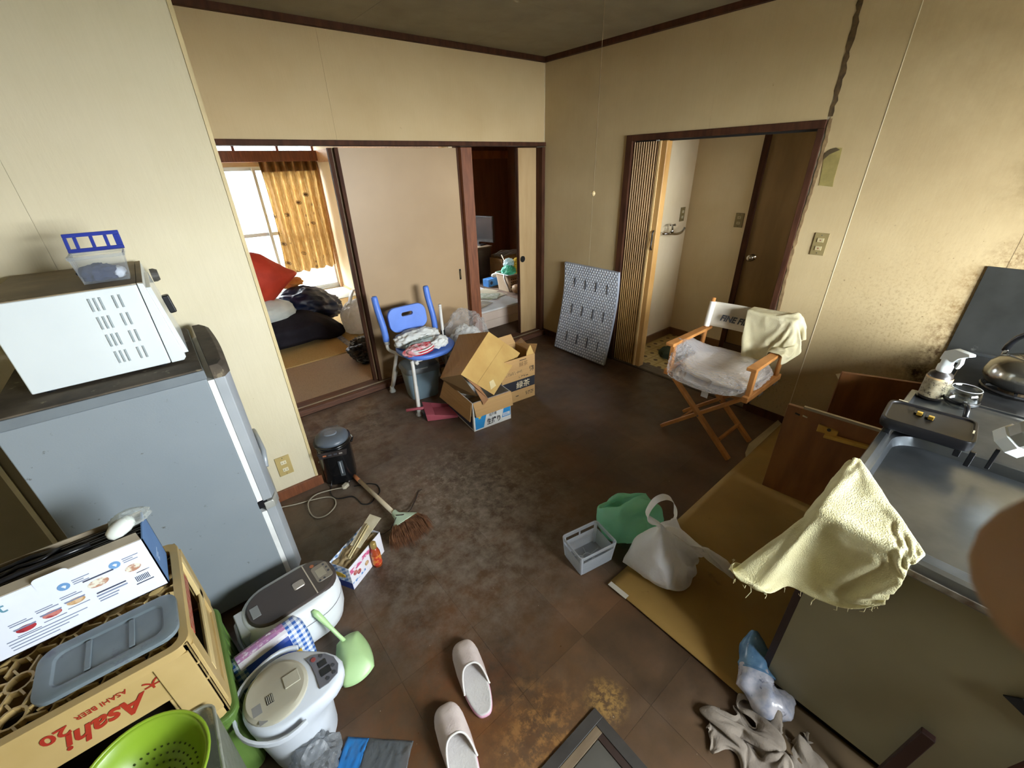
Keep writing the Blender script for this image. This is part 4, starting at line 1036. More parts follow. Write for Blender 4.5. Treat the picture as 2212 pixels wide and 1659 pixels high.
part(t, 'carry_handle', MB().tube([(-.098, 0, .215), (-.104, .05, .21), (-.09, .10, .20), (0, .125, .19), (.09, .10, .20), (.104, .05, .21), (.098, 0, .215)], .006), BK, local=True, smooth=True)
part(t, 'handle_pin', MB().lathe([(.008, 0), (.006, .006)], (-.093, -.02, .13), 10, RY(-PI/2)), CHROME, local=True)
# cords
def smooth_path(pts, n=6):
    pts = [Vector(p) for p in pts]; out = []
    for i in range(len(pts) - 1):
        p0 = pts[max(i - 1, 0)]; p1 = pts[i]; p2 = pts[i + 1]; p3 = pts[min(i + 2, len(pts) - 1)]
        for k in range(n):
            s = k / n
            out.append(.5 * ((2 * p1) + (p2 - p0) * s + (2 * p0 - 5 * p1 + 4 * p2 - p3) * s * s + (3 * p1 - p0 - 3 * p2 + p3) * s ** 3))
    out.append(pts[-1]); return out
part(BPOT, 'power_cord', MB().tube(smooth_path([(.36, 2.13, .05), (.335, 2.11, .004), (.315, 2.05, .004), (.335, 1.99, .004), (.40, 1.955, .004), (.415, 1.90, .004), (.42, 1.86, .004), (.455, 1.835, .004), (.49, 1.86, .004), (.535, 1.89, .004), (.545, 1.95, .004), (.52, 1.99, .004), (.485, 2.01, .004), (.44, 2.03, .004)]), .0032, 8), BLACKP, smooth=True)
CORDM = M('cord_beige', '#a89f8c', .5)
cd = part(FRIDGE, 'power_cord', MB().tube(smooth_path([(.02, 2.15, .004), (.07, 2.13, .004), (.14, 2.10, .004), (.22, 2.075, .004), (.29, 2.045, .004), (.318, 2.0, .004), (.30, 1.94, .004), (.24, 1.905, .004), (.195, 1.925, .004), (.182, 1.98, .010), (.198, 2.06, .012), (.25, 2.10, .008), (.33, 2.085, .006), (.385, 2.055, .010)]), .0034, 8), CORDM, smooth=True, label='beige power cord with plug')
part(cd, 'plug', MB().obox((.402, 2.058, .012), (.034, .026, .022), (0, 0, .5)).obox((.388, 2.049, .012), (.016, .016, .016), (0, 0, .5)), M('plug_beige', '#c3bba6', .5), bev=.004)
part(cd, 'prong', MB().obox((.424, 2.078, .014), (.020, .0016, .006), (0, 0, .5)).obox((.428, 2.070, .014), (.020, .0016, .006), (0, 0, .5)), CHROME)

# --- slippers
SLM = cloth('slipper_fabric', '#d9ccc6', 0, '#c7b8b2', .5, 160); SLI = cloth('slipper_insole', '#d2cfcc', 0, '#c2bfbd', .5, 160); PINK = M('pink_sole', '#d9a9bd', .7); PIPE = M('white_piping', '#e4dfdb', .8)
def make_slipper():
    t = thing('slipper', '', 'slipper', (0, 0, 0))
    def outline(s, z, k=48):
        out = []
        for i in range(k):
            a = 2 * PI * i / k
            sn, cs = math.sin(a), math.cos(a)
            wv = .048 + .006 * sn
            out.append((math.copysign(abs(cs) ** .66, cs) * wv * s, math.copysign(abs(sn) ** .86, sn) * (.132 - .046 * (1 - s)), z))
        return out
    part(t, 'sole', MB().loft([outline(.96, 0), outline(1.0, .003), outline(1.0, .011), outline(.97, .014)]), PINK, local=True, smooth=True)
    part(t, 'insole', MB().loft([outline(.955, .0125), outline(.94, .018), outline(.8, .0165)]), SLI, local=True, smooth=True)
    def upper(u, v):
        # u across the foot, v from the toe edge to the throat
        q = (u - .5) * 2; aq = abs(q)
        y_end = .004 + .016 * (1 - q * q) - .052 * aq ** 5
        sn = (1 - (aq * .997) ** 3.2) ** (1 / 2.6)
        y_toe = .131 * max(0, sn)
        y_toe = max(y_toe, y_end + .0005)
        y = y_toe + (y_end - y_toe) * v
        s_ = max(-1, min(1, y / .132))
        x = q * (.0480 + .006 * s_)
        z = .014 + (.046 * v ** .42 + .002 - .004 * v) * (1 - aq ** 3.2)
        return (x, y, z + .0012 * NZ((x * 60, y * 60, 0), 1.0))
    part(t, 'upper', MB().grid(upper, 20, 16), SLM, local=True, smooth=True, solid=.004)
    part(t, 'throat_piping', MB().tube([tuple(Vector(upper(k / 20, 1.0)) + Vector((0, 0, .001))) for k in range(21)], .0034, 8), PIPE, local=True, smooth=True)
    return t
s1 = make_slipper(); s1.location = (.385, .752, 0); s1.rotation_euler = (0, 0, -math.atan2(.07, .26))
s1['label'] = 'pinkish white house slipper farther from the camera, toe toward the room'
s1['group'] = 'pair of slippers on the floor'
def dup(root, loc, rz, label):
    r = root.copy(); col.objects.link(r); r.location = loc; r.rotation_euler = (0, 0, rz); r['label'] = label
    for ch in root.children:
        c = ch.copy(); col.objects.link(c); c.parent = r
        for g in ch.children:
            d_ = g.copy(); col.objects.link(d_); d_.parent = c
    return r
dup(s1, (.232, .612, 0), -math.atan2(.055, .26), 'pinkish white house slipper nearer the camera, cut by the bottom edge')

# --- plastic packets at the bottom edge
t = thing('plastic_packet', 'flat blue and clear plastic packet on the floor at the bottom edge', 'packet', (.02, .76, 0), -.75)
def pk(u, v, x0, x1): return (x0 + (x1 - x0) * u, -.05 + .10 * v, .004 + .010 * math.sin(PI * v) * (1 + .4 * NZ((u * 3, v * 3, 0), 2)) + .004 * NZ((u, v, 3), 9))
part(t, 'blue_end', MB().grid(lambda u, v: pk(u, v, -.105, -.035), 14, 12), M('packet_blue', '#2f7fc4', .2, '#2a6fb4'), local=True, smooth=True, solid=.001)
part(t, 'clear_end', MB().grid(lambda u, v: pk(u, v, -.035, .11), 22, 12), film('packet_clear', '#8f979c', .35, .15, .3), local=True, smooth=True, solid=.001)
solo('crumpled_film', MB().ball((-.115, .84, .07), (.065, .05, .07), 4, crumple(.28, 1.3, 21, .003)), film('grey_film', '#8f9498', .42, .2, .3), 'crumpled grey see-through plastic sheet in front of the white pot', 'plastic sheet')
# ================================================================ MIDDLE OF THE ROOM
# --- shower chair
BLU = M('chair_blue', '#5a82d8', .45, '#4f76cb'); TUBE = M('white_tube', '#dcdad4', .4, '#cfccc4'); RUB = M('grey_rubber', '#b9bab4', .7)
t = thing('shower_chair', 'blue plastic shower chair with white legs in front of the sliding door', 'chair', (1.33, 2.73, 0))
zs = .405
def seat_ring(z, s): return [(1.335 + s * .215 * math.copysign(abs(math.cos(a)) ** .75, math.cos(a)), 2.70 + s * .19 * math.copysign(abs(math.sin(a)) ** .75, math.sin(a)), z + .012 * math.cos(a) ** 2) for a in [2 * PI * k / 40 for k in range(40)]]
part(t, 'seat', MB().loft([seat_ring(.385, .94), seat_ring(.392, .99), seat_ring(.410, 1.0), seat_ring(.420, .97), seat_ring(.417, .85), seat_ring(.412, .4)]), BLU, smooth=True)
# backrest with hand hole: bent panel made from a ring pair
def back_pt(x, z): return (x, 2.895 + .10 * ((x - 1.315) ** 2) * -6 * .3 + .15 * (z - .55), z)
def backring(w, h, r, dz=0, k=8): return [(p[0], p[1]) for p in rrect(1.318, .595, w, h, r, k)]
bo_ = backring(.315, .185, .065); bh = [(p[0], p[1]) for p in rrect(1.318, .628, .095, .030, .0145, 8)]
mb = MB()
nb = len(bo_)
fr_ = [Vector(back_pt(*p)) for p in bo_]; fh = [Vector(back_pt(*p)) for p in bh]; off = Vector((0, .026, 0))
mb.loft([fh, fr_, [p + off for p in fr_], [p + off for p in fh], fh], False, False)
part(t, 'backrest', mb, BLU, bev=.005)
for x in (1.118, 1.542):
    sgn = -1 if x < 1.3 else 1
    arm = part(t, 'armrest', MB().tube(smooth_path([(x, 2.905, .455), (x - .002, 2.915, .56), (x - .012, 2.945, .70), (x - .016, 2.955, .795)], 5), [.024] * 14 + [.023, .018], 14), BLU, smooth=True)
    part(arm, 'arm_socket', MB().tube([(x, 2.902, .43), (x, 2.908, .475)], .020, 14), RUB, smooth=True)
    part(t, 'side_tube', MB().tube(smooth_path([(x, 2.905, .45), (x + sgn * .004, 2.89, .40), (x + sgn * -.02, 2.86, .375), (x + sgn * -.06, 2.70, .372), (x + sgn * -.06, 2.55, .372)], 5), .0125, 12), TUBE, smooth=True)
for (x, y, x2, y2) in ((1.105, 2.48, 1.165, 2.60), (1.115, 2.955, 1.165, 2.83), (1.545, 2.48, 1.485, 2.60), (1.545, 2.955, 1.485, 2.83)):
    leg = part(t, 'leg', MB().tube(smooth_path([(1.335 + (x2 - 1.335) * .55, y2, .370), (x2, y2, .368), (x2 + (x - x2) * .18, y2 + (y - y2) * .18, .345), (x, y, .03)], 5), .0135, 12), TUBE, smooth=True)
    part(leg, 'rubber_foot', MB().lathe([(.026, 0), (.024, .012), (.017, .018), (.016, .05)], (x, y, 0), 16), RUB, smooth=True)
    part(leg, 'adjust_sleeve', MB().tube([(x + (x2 - x) * .10, y + (y2 - y) * .10, .06), (x + (x2 - x) * .55, y + (y2 - y) * .55, .20)], .0155, 12), TUBE, smooth=True)
part(t, 'under_frame', MB().tube([(1.17, 2.60, .372), (1.50, 2.60, .372)], .011, 10).tube([(1.17, 2.83, .372), (1.50, 2.83, .372)], .011, 10), TUBE, smooth=True)
# --- clothes on the seat
WCL = cloth('white_cotton', '#e2e2dd', .1, '#cfd2d0', .3, 120)
def folded(name, c, r, seed, mat_, label, rz=0):
    def fn(p, q, cc):
        d = RG(p, 1.5, seed) + .6 * RG(p, 3.4, seed + 4) + .35 * RG(p, 7.5, seed + 8)
        q = Vector((q.x * (1 + .16 * d), q.y * (1 + .16 * d), q.z * (1 + .35 * (d - .5))))
        q.rotate(Euler((0, 0, rz))); q += cc
        if q.z < c[2] - r[2] * .8: q.z = c[2] - r[2] * .8
        return q
    return solo(name, MB().ball(c, r, 5, fn), mat_, label, 'clothes', 'clothes piled on the shower chair', smooth=True)
folded('folded_shirt', (1.315, 2.79, .465), (.155, .085, .055), 3, WCL, 'crumpled white shirt at the back of the blue shower chair seat')
folded('folded_towel', (1.30, 2.685, .452), (.12, .07, .036), 12, cloth('grey_green_cloth', '#a9b5b2', .1, '#98a6a6'), 'grey-green folded cloth in the middle of the clothes on the shower chair')
RW = cloth('red_striped_cloth', '#d9d2d4', .1, '#c8323c', .3, 120, scale=26)
folded('striped_towel', (1.245, 2.615, .446), (.115, .055, .032), 7, RW, 'red and white striped towel at the front left of the shower chair seat', .1)
for k in range(4):
    z = .430 + k * .010
    solo('red_fold', MB().tube(smooth_path([(1.150, 2.63 - .002 * k, z), (1.175, 2.568, z - .004), (1.25, 2.550 - .002 * k, z), (1.315, 2.562, z + .006), (1.345, 2.60, z + .004)], 5), .0062, 8), cloth('red_cloth', '#c02c38', .1) if k % 2 == 0 and 'red_cloth' not in bpy.data.materials else (bpy.data.materials['red_cloth'] if k % 2 == 0 else WCL), '%s rolled hem at the front of the clothes pile, %s of four' % (('red', 'white')[k % 2], ('lowest', 'second lowest', 'third lowest', 'topmost')[k]), 'clothes', 'rolled hems on the shower chair', smooth=True)
folded('white_vest', (1.405, 2.63, .452), (.075, .06, .036), 20, WCL, 'white folded vest at the right front of the shower chair seat', .5)
# --- grey-blue bucket under the chair
BUC = M('bucket_grey_blue', '#8fa6b2', .4, '#839aa6'); BUL = M('bucket_lid_grey', '#6f7a7e', .45, '#64696d')
t = thing('waste_bucket', 'grey-blue lidded bucket under the shower chair', 'bucket', (1.29, 2.765, 0), -.15)
mb = MB(); mb.loft([rrect(0, 0, .215, .19, .05, 6, .0), rrect(0, 0, .225, .20, .055, 6, .01), rrect(0, 0, .27, .235, .06, 6, .235)])
part(t, 'tub', mb, BUC, local=True, smooth=False, bev=.003)
part(t, 'lid', MB().loft([rrect(0, 0, .285, .25, .06, 6, .232), rrect(0, 0, .287, .252, .06, 6, .25), rrect(0, 0, .26, .225, .05, 6, .275), rrect(0, 0, .2, .17, .04, 6, .283)]), BUL, local=True, bev=.002)
part(t, 'lid_handle', MB().box(-.03, .03, -.118, -.106, .262, .274), M('pale_handle', '#a9b0b2', .4), local=True, bev=.003)
# --- pink dustpan
t = thing('dustpan', 'dusty pink plastic dustpan with short handle on the floor by the beer carton', 'dustpan', (1.2, 2.42, 0))
DP = M('dusty_pink_plastic', '#b65a66', .45, '#a44f5b')
q = [Vector((1.105, 2.36, 0)), Vector((1.30, 2.26, 0)), Vector((1.375, 2.45, 0)), Vector((1.18, 2.545, 0))]
part(t, 'pan', MB().slab([(1.105, 2.36, .010), (1.30, 2.26, .004), (1.36, 2.40, .006), (1.17, 2.52, .012)], (0, 0, .004)), DP, bev=.001)
part(t, 'back_wall', MB().slab([(1.17, 2.525, .008), (1.105, 2.36, .006), (1.098, 2.362, .062), (1.16, 2.53, .066)], (.006, -.003, 0)), DP, bev=.002)
part(t, 'side_wall', MB().slab([(1.105, 2.36, .004), (1.30, 2.26, .002), (1.295, 2.262, .02), (1.098, 2.362, .062)], (-.002, -.004, 0)), DP, bev=.002)
part(t, 'side_wall', MB().slab([(1.17, 2.525, .006), (1.36, 2.41, .004), (1.355, 2.412, .022), (1.16, 2.53, .066)], (.002, .004, 0)), DP, bev=.002)
part(t, 'top_cover', MB().slab([(1.098, 2.362, .062), (1.16, 2.53, .066), (1.215, 2.50, .052), (1.155, 2.335, .048)], (0, 0, .003)), DP, bev=.001)
part(t, 'handle', MB().tube([(1.132, 2.45, .06), (1.09, 2.475, .062), (1.02, 2.51, .060)], [.013, .0105, .012], 10), DP, smooth=True)
# --- cartons
KR = M('cardboard', '#b8925f', .8, '#ad8755', 3, bmp=.25, bs=1.0, stretch=(1, 1, 130)); KRD = M('cardboard_inside', '#94744a', .85, '#86683f', 3)
KRT = M('cardboard_torn', '#c2a05e', .8, '#b48f50', 5, c3='#d8c08c', s3=10, t3=.66)
def carton(name, label, loc, rz, w_, d_, h_, mat_, inner=None, flaps=(), th=.004):
    t = thing(name, label, 'carton', loc, rz)
    part(t, 'front_panel', MB().box(-w_/2, w_/2, -d_/2, -d_/2 + th, 0, h_), mat_, local=True)
    part(t, 'back_panel', MB().box(-w_/2, w_/2, d_/2 - th, d_/2, 0, h_), mat_, local=True)
    part(t, 'left_panel', MB().box(-w_/2, -w_/2 + th, -d_/2 + th, d_/2 - th, 0, h_), mat_, local=True)
    part(t, 'right_panel', MB().box(w_/2 - th, w_/2, -d_/2 + th, d_/2 - th, 0, h_), mat_, local=True)
    part(t, 'bottom_panel', MB().box(-w_/2 + th, w_/2 - th, -d_/2 + th, d_/2 - th, 0, th), inner or mat_, local=True)
    for f in flaps: part(t, 'flap', MB().slab(f[0], f[1]), f[2] if len(f) > 2 else mat_, local=True)
    return t
WHC = M('white_print_card', '#e3e3de', .5, '#d9d9d4')
bw, bd, bh_ = .300, .43, .225
t = carton('beer_carton', 'open white and blue printed carton with its flaps folded down, blue bucket behind it', (1.455, 2.225, .0), -.11, bw, bd, bh_, WHC, KRD, [
    ([(-bw/2 + .004, -bd/2 - .002, bh_), (bw/2 + .004, -bd/2 - .002, bh_), (bw/2 + .006, -bd/2 - .020, bh_ - .105), (-bw/2 + .012, -bd/2 - .020, bh_ - .105)], (0, -.004, 0), KR),
    ([(-bw/2, -bd/2 + .004, bh_), (-bw/2, bd/2, bh_), (-bw/2 - .05, bd/2, bh_ - .13), (-bw/2 - .022, -bd/2 + .006, bh_ - .14)], (-.004, 0, 0), KR),
    ([(-bw/2, bd/2, bh_), (bw/2, bd/2, bh_), (bw/2, bd/2 + .04, bh_ + .08), (-bw/2, bd/2 + .04, bh_ + .08)], (0, .004, 0), KRD)])
SKY = M('print_sky_blue', '#2f93d4', .5); NAVY = M('print_navy', '#2b3550', .5); STAR = M('print_gold', '#e8c24a', .5)
fy = -bd/2 - .0005
part(t, 'blue_print', MB().slab([(-bw/2 + .012, fy, .01), (-bw/2 + .075, fy, .01), (-bw/2 + .105, fy, .12), (-bw/2 + .012, fy, .12)], (0, -.0006, 0)), SKY, local=True)
part(t, 'blue_print', MB().slab([(bw/2 - .075, fy, .035), (bw/2 - .004, fy, .035), (bw/2 - .004, fy, .12), (bw/2 - .055, fy, .12)], (0, -.0006, 0)), SKY, local=True)
part(t, 'white_label', MB().slab([(bw/2 - .068, fy - .0008, .042), (bw/2 - .010, fy - .0008, .042), (bw/2 - .010, fy - .0008, .068), (bw/2 - .066, fy - .0008, .068)], (0, -.0006, 0)), WHC, local=True)
for k in range(3): part(t, 'print_line', MB().box(bw/2 - .062, bw/2 - .016 - .008 * k, fy - .002, fy - .001, .047 + k * .007, .0495 + k * .007), SKY, local=True)
part(t, 'star_print', MB().slab([(-bw/2 + .048 + (.017 if k % 2 == 0 else .007) * math.sin(2 * PI * k / 10), fy - .0008, .098 + (.017 if k % 2 == 0 else .007) * math.cos(2 * PI * k / 10)) for k in range(10)], (0, -.0006, 0)), STAR, local=True)
part(t, 'side_print', MB().slab([(-bw/2 - .0005, -bd/2 + .02, .012), (-bw/2 - .0005, bd/2 - .02, .012), (-bw/2 - .0005, bd/2 - .02, .11), (-bw/2 - .0005, -bd/2 + .02, .11)], (-.0006, 0, 0)), NAVY, local=True)
def ltext(t, s, o, r, u, w, h, m, **k):
    Mx = Matrix.Translation(t.location) @ Euler(t.rotation_euler).to_matrix().to_4x4(); R3 = Mx.to_3x3()
    return text(t, s, tuple(Mx @ Vector(o)), tuple(R3 @ Vector(r)), tuple(R3 @ Vector(u)), w, h, m, **k)
INKB = M('ink_black', '#26262a', .6)
ltext(t, '生搾り', (-.048, fy, .018), (1, 0, 0), (0, 0, 1), .108, .050, INKB, bold=.02)
ltext(t, '北海道', (-.030, fy, .082), (1, 0, 0), (0, 0, 1), .062, .022, INKB, bold=.01)
# tilted torn carton lying over the beer carton (six panels, open underneath)
t = thing('torn_carton', 'crumpled brown carton lying tilted across the open printed carton', 'carton', (1.45, 2.2, .2))
Pn, Pf = Vector((1.245, 2.075, .435)), Vector((1.640, 2.295, .565))
Ln, Lf = Vector((1.450, 2.010, .235)), Vector((1.862, 2.215, .358))
Dn, Df = Vector((1.205, 2.285, .345)), Vector((1.600, 2.640, .455))
part(t, 'light_panel', MB().slab([Pn, Pf, Pf.lerp(Lf, .5), Pn.lerp(Ln, .47)], (.002, .003, -.004)), KRT)
part(t, 'light_panel', MB().slab([Pn.lerp(Ln, .475), Pf.lerp(Lf, .505), Lf, Ln], (.002, .003, -.004)), KRT)
part(t, 'dark_panel', MB().slab([Pn, Pf, Df, Dn], (.002, .003, -.004)), KR)
part(t, 'end_panel', MB().slab([Pf, Lf, Lf.lerp(Df, .4) + Vector((0, 0, -.1)), Df], (.002, .003, -.004)), KRD)
part(t, 'end_flap', MB().slab([Pn, Dn, Dn + Vector((.12, -.02, -.15)), Pn + Vector((.10, -.02, -.19))], (.003, .003, -.002)), KRD)
part(t, 'torn_flap', MB().slab([Pn + Vector((.03, -.012, -.035)), Pn.lerp(Ln, .45) + Vector((.02, 0, -.02)), Ln + Vector((-.06, -.02, .0)), Ln + Vector((-.10, -.02, -.03)), Pn + Vector((.08, -.02, -.11))], (.002, .003, -.003)), M('torn_edge_card', '#a4764e', .85, '#8c6240', 12))
part(t, 'peeled_patch', MB().slab([Pn.lerp(Ln, .72) + (Pf - Pn) * .16 + Vector((-.001, -.002, .002)), Pn.lerp(Ln, .78) + (Pf - Pn) * .24 + Vector((-.001, -.002, .002)), Pn.lerp(Ln, .93) + (Pf - Pn) * .17 + Vector((-.001, -.002, .002)), Pn.lerp(Ln, .86) + (Pf - Pn) * .05 + Vector((-.001, -.002, .002))], (0, -.001, .001)), M('peeled_card', '#dcc998', .8))
# green tea carton
tw, td, th_ = .30, .26, .36
t = carton('tea_carton', 'brown carton with black band and white tea lettering standing behind the printed carton', (1.80, 2.275, 0), -.10, tw, td, th_, KR, KRD, [
    ([(tw/2, -td/2, th_), (tw/2, td/2, th_), (tw/2 + .07, td/2 + .02, th_ + .02), (tw/2 + .02, .0, th_ + .03), (tw/2 + .045, -td/2 + .03, th_ + .055)], (0, 0, .003)),
    ([(-tw/2, td/2, th_), (tw/2, td/2, th_), (tw/2 - .02, td/2 + .03, th_ + .07), (-tw/2, td/2 + .03, th_ + .06)], (0, .004, 0)),
    ([(.075, -td/2 + .004, th_), (tw/2 - .004, -td/2 + .004, th_), (tw/2 - .02, -td/2 + .03, th_ + .065), (.09, -td/2 + .02, th_ + .02)], (0, .004, 0), KRT)])
fy = -td/2 - .0006
part(t, 'black_band', MB().slab([(-tw/2 + .001, fy, .100), (tw/2 - .002, fy, .100), (tw/2 - .002, fy, .182), (-tw/2 + .001, fy, .182)], (0, -.0005, 0)), M('print_black', '#23242c', .6), local=True)
part(t, 'black_band', MB().slab([(tw/2 + .0006, -td/2, .100), (tw/2 + .0006, td/2, .100), (tw/2 + .0006, td/2, .182), (tw/2 + .0006, -td/2, .182)], (.0005, 0, 0)), bpy.data.materials['print_black'], local=True)
ltext(t, '緑茶', (-.025, fy - .001, .112), (1, 0, 0), (0, 0, 1), .125, .058, M('print_cream', '#d9cba8', .6), bold=.01)
ltext(t, '緑茶', (.005, fy, .288), (1, 0, 0), (0, 0, 1), .078, .040, M('print_brown', '#8a6a44', .6))
KI = M('ink_brown', '#4a3a2a', .6)
part(t, 'print_line', MB().box(.0, .085, fy - .0006, fy, .199, .212), M('print_smudge', '#5a4630', .6, '#b8925f', 120, lo=.45, hi=.55), local=True)
part(t, 'print_line', MB().box(-.115, .03, fy - .0006, fy, .236, .262), M('print_outline', '#8d714a', .6, '#b8925f', 90, lo=.46, hi=.54), local=True)
part(t, 'print_line', MB().box(.01, .07, fy - .0006, fy, .336, .342), KI, local=True)
part(t, 'print_stamp', MB().box(.06, .135, fy - .0006, fy, .035, .066), bpy.data.materials['print_smudge'], local=True)
part(t, 'print_stamp', MB().box(.10, .14, fy - .0006, fy, .225, .27), bpy.data.materials['print_smudge'], local=True)
part(t, 'print_line', MB().box(-.03, -.005, fy - .0006, fy, .045, .052), KI, local=True)
# plastic bag of white clothes behind, white rod
t = thing('clear_bag', 'clear plastic bag stuffed with white clothes against the door post', 'bag', (1.80, 2.86, 0))
part(t, 'bag_film', MB().ball((1.80, 2.87, .26), (.205, .15, .27), 5, crumple(.20, 1.6, 33, .004)), film('clear_film', '#e4e2e0', .16, .12, .35))
part(t, 'clothes', MB().ball((1.80, 2.87, .20), (.16, .115, .19), 5, crumple(.26, 1.4, 41, .006)), WCL, smooth=True)
t = thing('white_rod', 'white metal rod with dark end standing behind the shower chair', 'rod', (1.58, 2.84, 0))
part(t, 'tube', MB().tube([(1.580, 2.85, .02), (1.565, 2.83, .655)], .012, 12), TUBE, smooth=True)
part(t, 'end_cap', MB().tube([(1.565, 2.83, .652), (1.5645, 2.829, .664)], .0125, 12), TUBE, smooth=True)
part(t, 'grip', MB().tube([(1.5765, 2.8455, .33), (1.5735, 2.8415, .45)], .018, 12), BLACKP, smooth=True)
part(t, 'rubber_tip', MB().lathe([(.018, 0), (.016, .025)], (1.58, 2.85, 0), 12), BLACKP)

# --- foam bath mat leaning on the right wall
def mat_mat():
    m, nt, b, out = nodes('foam_mat')
    tcn = nd(nt, 'ShaderNodeTexCoord'); mp = nd(nt, 'ShaderNodeMapping'); mp.inputs['Rotation'].default_value = (0, 0, PI/4); mp.inputs['Scale'].default_value = (1, 1, 1)
    nt.links.new(tcn.outputs['UV'], mp.inputs[0])
    vo = nd(nt, 'ShaderNodeTexVoronoi'); vo.inputs['Randomness'].default_value = 0; vo.inputs['Scale'].default_value = 1.0; nt.links.new(mp.outputs[0], vo.inputs['Vector'])
    c1 = ramp(nt, vo.outputs['Distance'], [(.0, C('#b4bac2')), (.45, C('#a3aab4')), (.62, C('#868d99'))])
    nt.links.new(c1, b.inputs['Base Color']); b.inputs['Roughness'].default_value = .75
    return m
t = thing('bath_mat', 'grey-blue dimpled foam bath mat leaning against the wall beside the washroom opening', 'mat', (2.83, 2.43, 0))
def mp_(u, v):
    s = v
    x = 2.742 + .160 * math.sin(s * PI / 2) ** 1.15 - .0
    z = .012 + .785 * (s + .02 * math.sin(PI * s))
    return Vector((x - .008, 2.10 + .62 * u + .05 * s ** 1.5, min(z, .80)))
FM = M('foam_mat', '#cdd2da', .7, '#c3c8d1'); FME = M('foam_mat_edge', '#aab0bb', .8)
N1, N2 = 22, 34
slab = MB()
frt = [[mp_(i / 20, j / 24) for i in range(21)] for j in range(25)]
vs = [p for r in frt for p in r]; nrm = Vector((.024, 0, .005))
mb = MB(); mb.add(vs, [(j * 21 + i, j * 21 + i + 1, (j + 1) * 21 + i + 1, (j + 1) * 21 + i) for j in range(24) for i in range(20)])
mb.add([p + nrm for p in vs], [(j * 21 + i, (j + 1) * 21 + i, (j + 1) * 21 + i + 1, j * 21 + i + 1) for j in range(24) for i in range(20)])
k0 = 525
for i in range(20):
    mb.f += [(i, k0 + i, k0 + i + 1, i + 1), (504 + i, 505 + i, k0 + 505 + i, k0 + 504 + i)]
for j in range(24):
    mb.f += [(j * 21, (j + 1) * 21, k0 + (j + 1) * 21, k0 + j * 21), (j * 21 + 20, k0 + j * 21 + 20, k0 + (j + 1) * 21 + 20, (j + 1) * 21 + 20)]
part(t, 'foam_sheet', mb, FME)
dm = MB()
for j in range(N2):
    for i in range(N1 - (j % 2)):
        u = (i + .5 + .5 * (j % 2)) / N1; v = (j + .5) / N2
        if any(abs(u - uu) < .008 and abs(v - vv) < .04 for uu in (.17, .37, .57, .78) for vv in (.17, .48, .79)): continue
        p = mp_(u, v); a = mp_(u, min(1, v + .01)) - mp_(u, max(0, v - .01)); a.normalize()
        n_ = Vector((0, 1, 0)).cross(a); n_ = n_ if n_.x < 0 else -n_
        hy, hz = .0125, .0110
        base = [p + Vector((0, hy, 0)), p + a * hz, p - Vector((0, hy, 0)), p - a * hz]
        top = [p + n_ * .0045 + (q - p) * .30 for q in base]
        dm.loft([base, top], False, True)
part(t, 'foam_studs', dm, FM, kind='stuff')
for vv in (.17, .48, .79):
    for uu in (.17, .37, .57, .78):
        part(t, 'slit', MB().band([mp_(uu, vv + q) + Vector((-.0036, 0, .0005)) for q in (-.055, -.02, .02, .055)], (0, .007, 0), .004), M('slit_dark', '#4a4d55', .8) if 'slit_dark' not in bpy.data.materials else bpy.data.materials['slit_dark'])

# --- director's chair
DW = M('chair_beech', '#c08448', .5, '#a86f38', 5, stretch=(3, 3, 1), bmp=.05); CANV = cloth('canvas', '#dcd4c4', .15, '#cfc6b4', .4, 240)
t = thing('directors_chair', 'wooden folding director chair with canvas back facing the room by the right wall', 'chair', (2.45, .98, 0))
yl, yr = 1.215, .735
for (x, side) in ((2.27, 'front'), (2.55, 'rear')):
    dx = .014
    lg = part(t, 'leg', MB().bar((x + dx, yl + .005, .012), (x + dx, yr + .02, .425), .022, .034, (1, 0, 0)), DW, bev=.003)
    lg2 = part(t, 'leg', MB().bar((x - dx, yr + .012, .012), (x - dx, yl - .02, .425), .022, .034, (1, 0, 0)), DW, bev=.003)
    part(lg, 'bolt', MB().lathe([(.007, 0), (.005, .006)], (x - dx - .013, (yl + yr) / 2, .222), 10, RY(-PI/2)), CHROME)
for y in (yl, yr):
    part(t, 'seat_rail', MB().bar((2.215, y, .445), (2.66, y, .445), .034, .036), DW, bev=.004)
    part(t, 'foot_rail', MB().bar((2.275, y + (-.10 if y > 1 else .10), .10), (2.545, y + (-.10 if y > 1 else .10), .10), .016, .020), DW, bev=.002)
    arm = part(t, 'armrest', MB().slab([(2.205, y - .026, .62), (2.205, y + .026, .62), (2.68, y + .022, .62), (2.68, y - .022, .62)], (0, 0, .020)), DW, bev=.004)
    part(t, 'front_post', MB().bar((2.255, y, .455), (2.262, y, .62), .026, .034, (1, 0, 0)), DW, bev=.003)
    part(t, 'back_post', MB().tube([(2.615, y, .45), (2.632, y, .62), (2.665, y, .828)], [.014, .014, .012], 10), DW, smooth=True)
    part(t, 'hinge_plate', MB().box(2.36, 2.42, y - .02, y + .02, .418, .43).box(2.56, 2.62, y - .02, y + .02, .418, .43), M('zinc', '#8d8a80', .4, metal=.7) if 'zinc' not in bpy.data.materials else bpy.data.materials['zinc'])
part(t, 'front_rail', MB().bar((2.282, yr + .02, .415), (2.282, yl - .02, .415), .02, .03), DW, bev=.003)
part(t, 'seat_canvas', MB().grid(lambda u, v: (2.235 + .40 * u, yr + .015 + (yl - yr - .03) * v, .448 - .03 * math.sin(PI * v)), 10, 14), CANV, smooth=True, solid=.004)
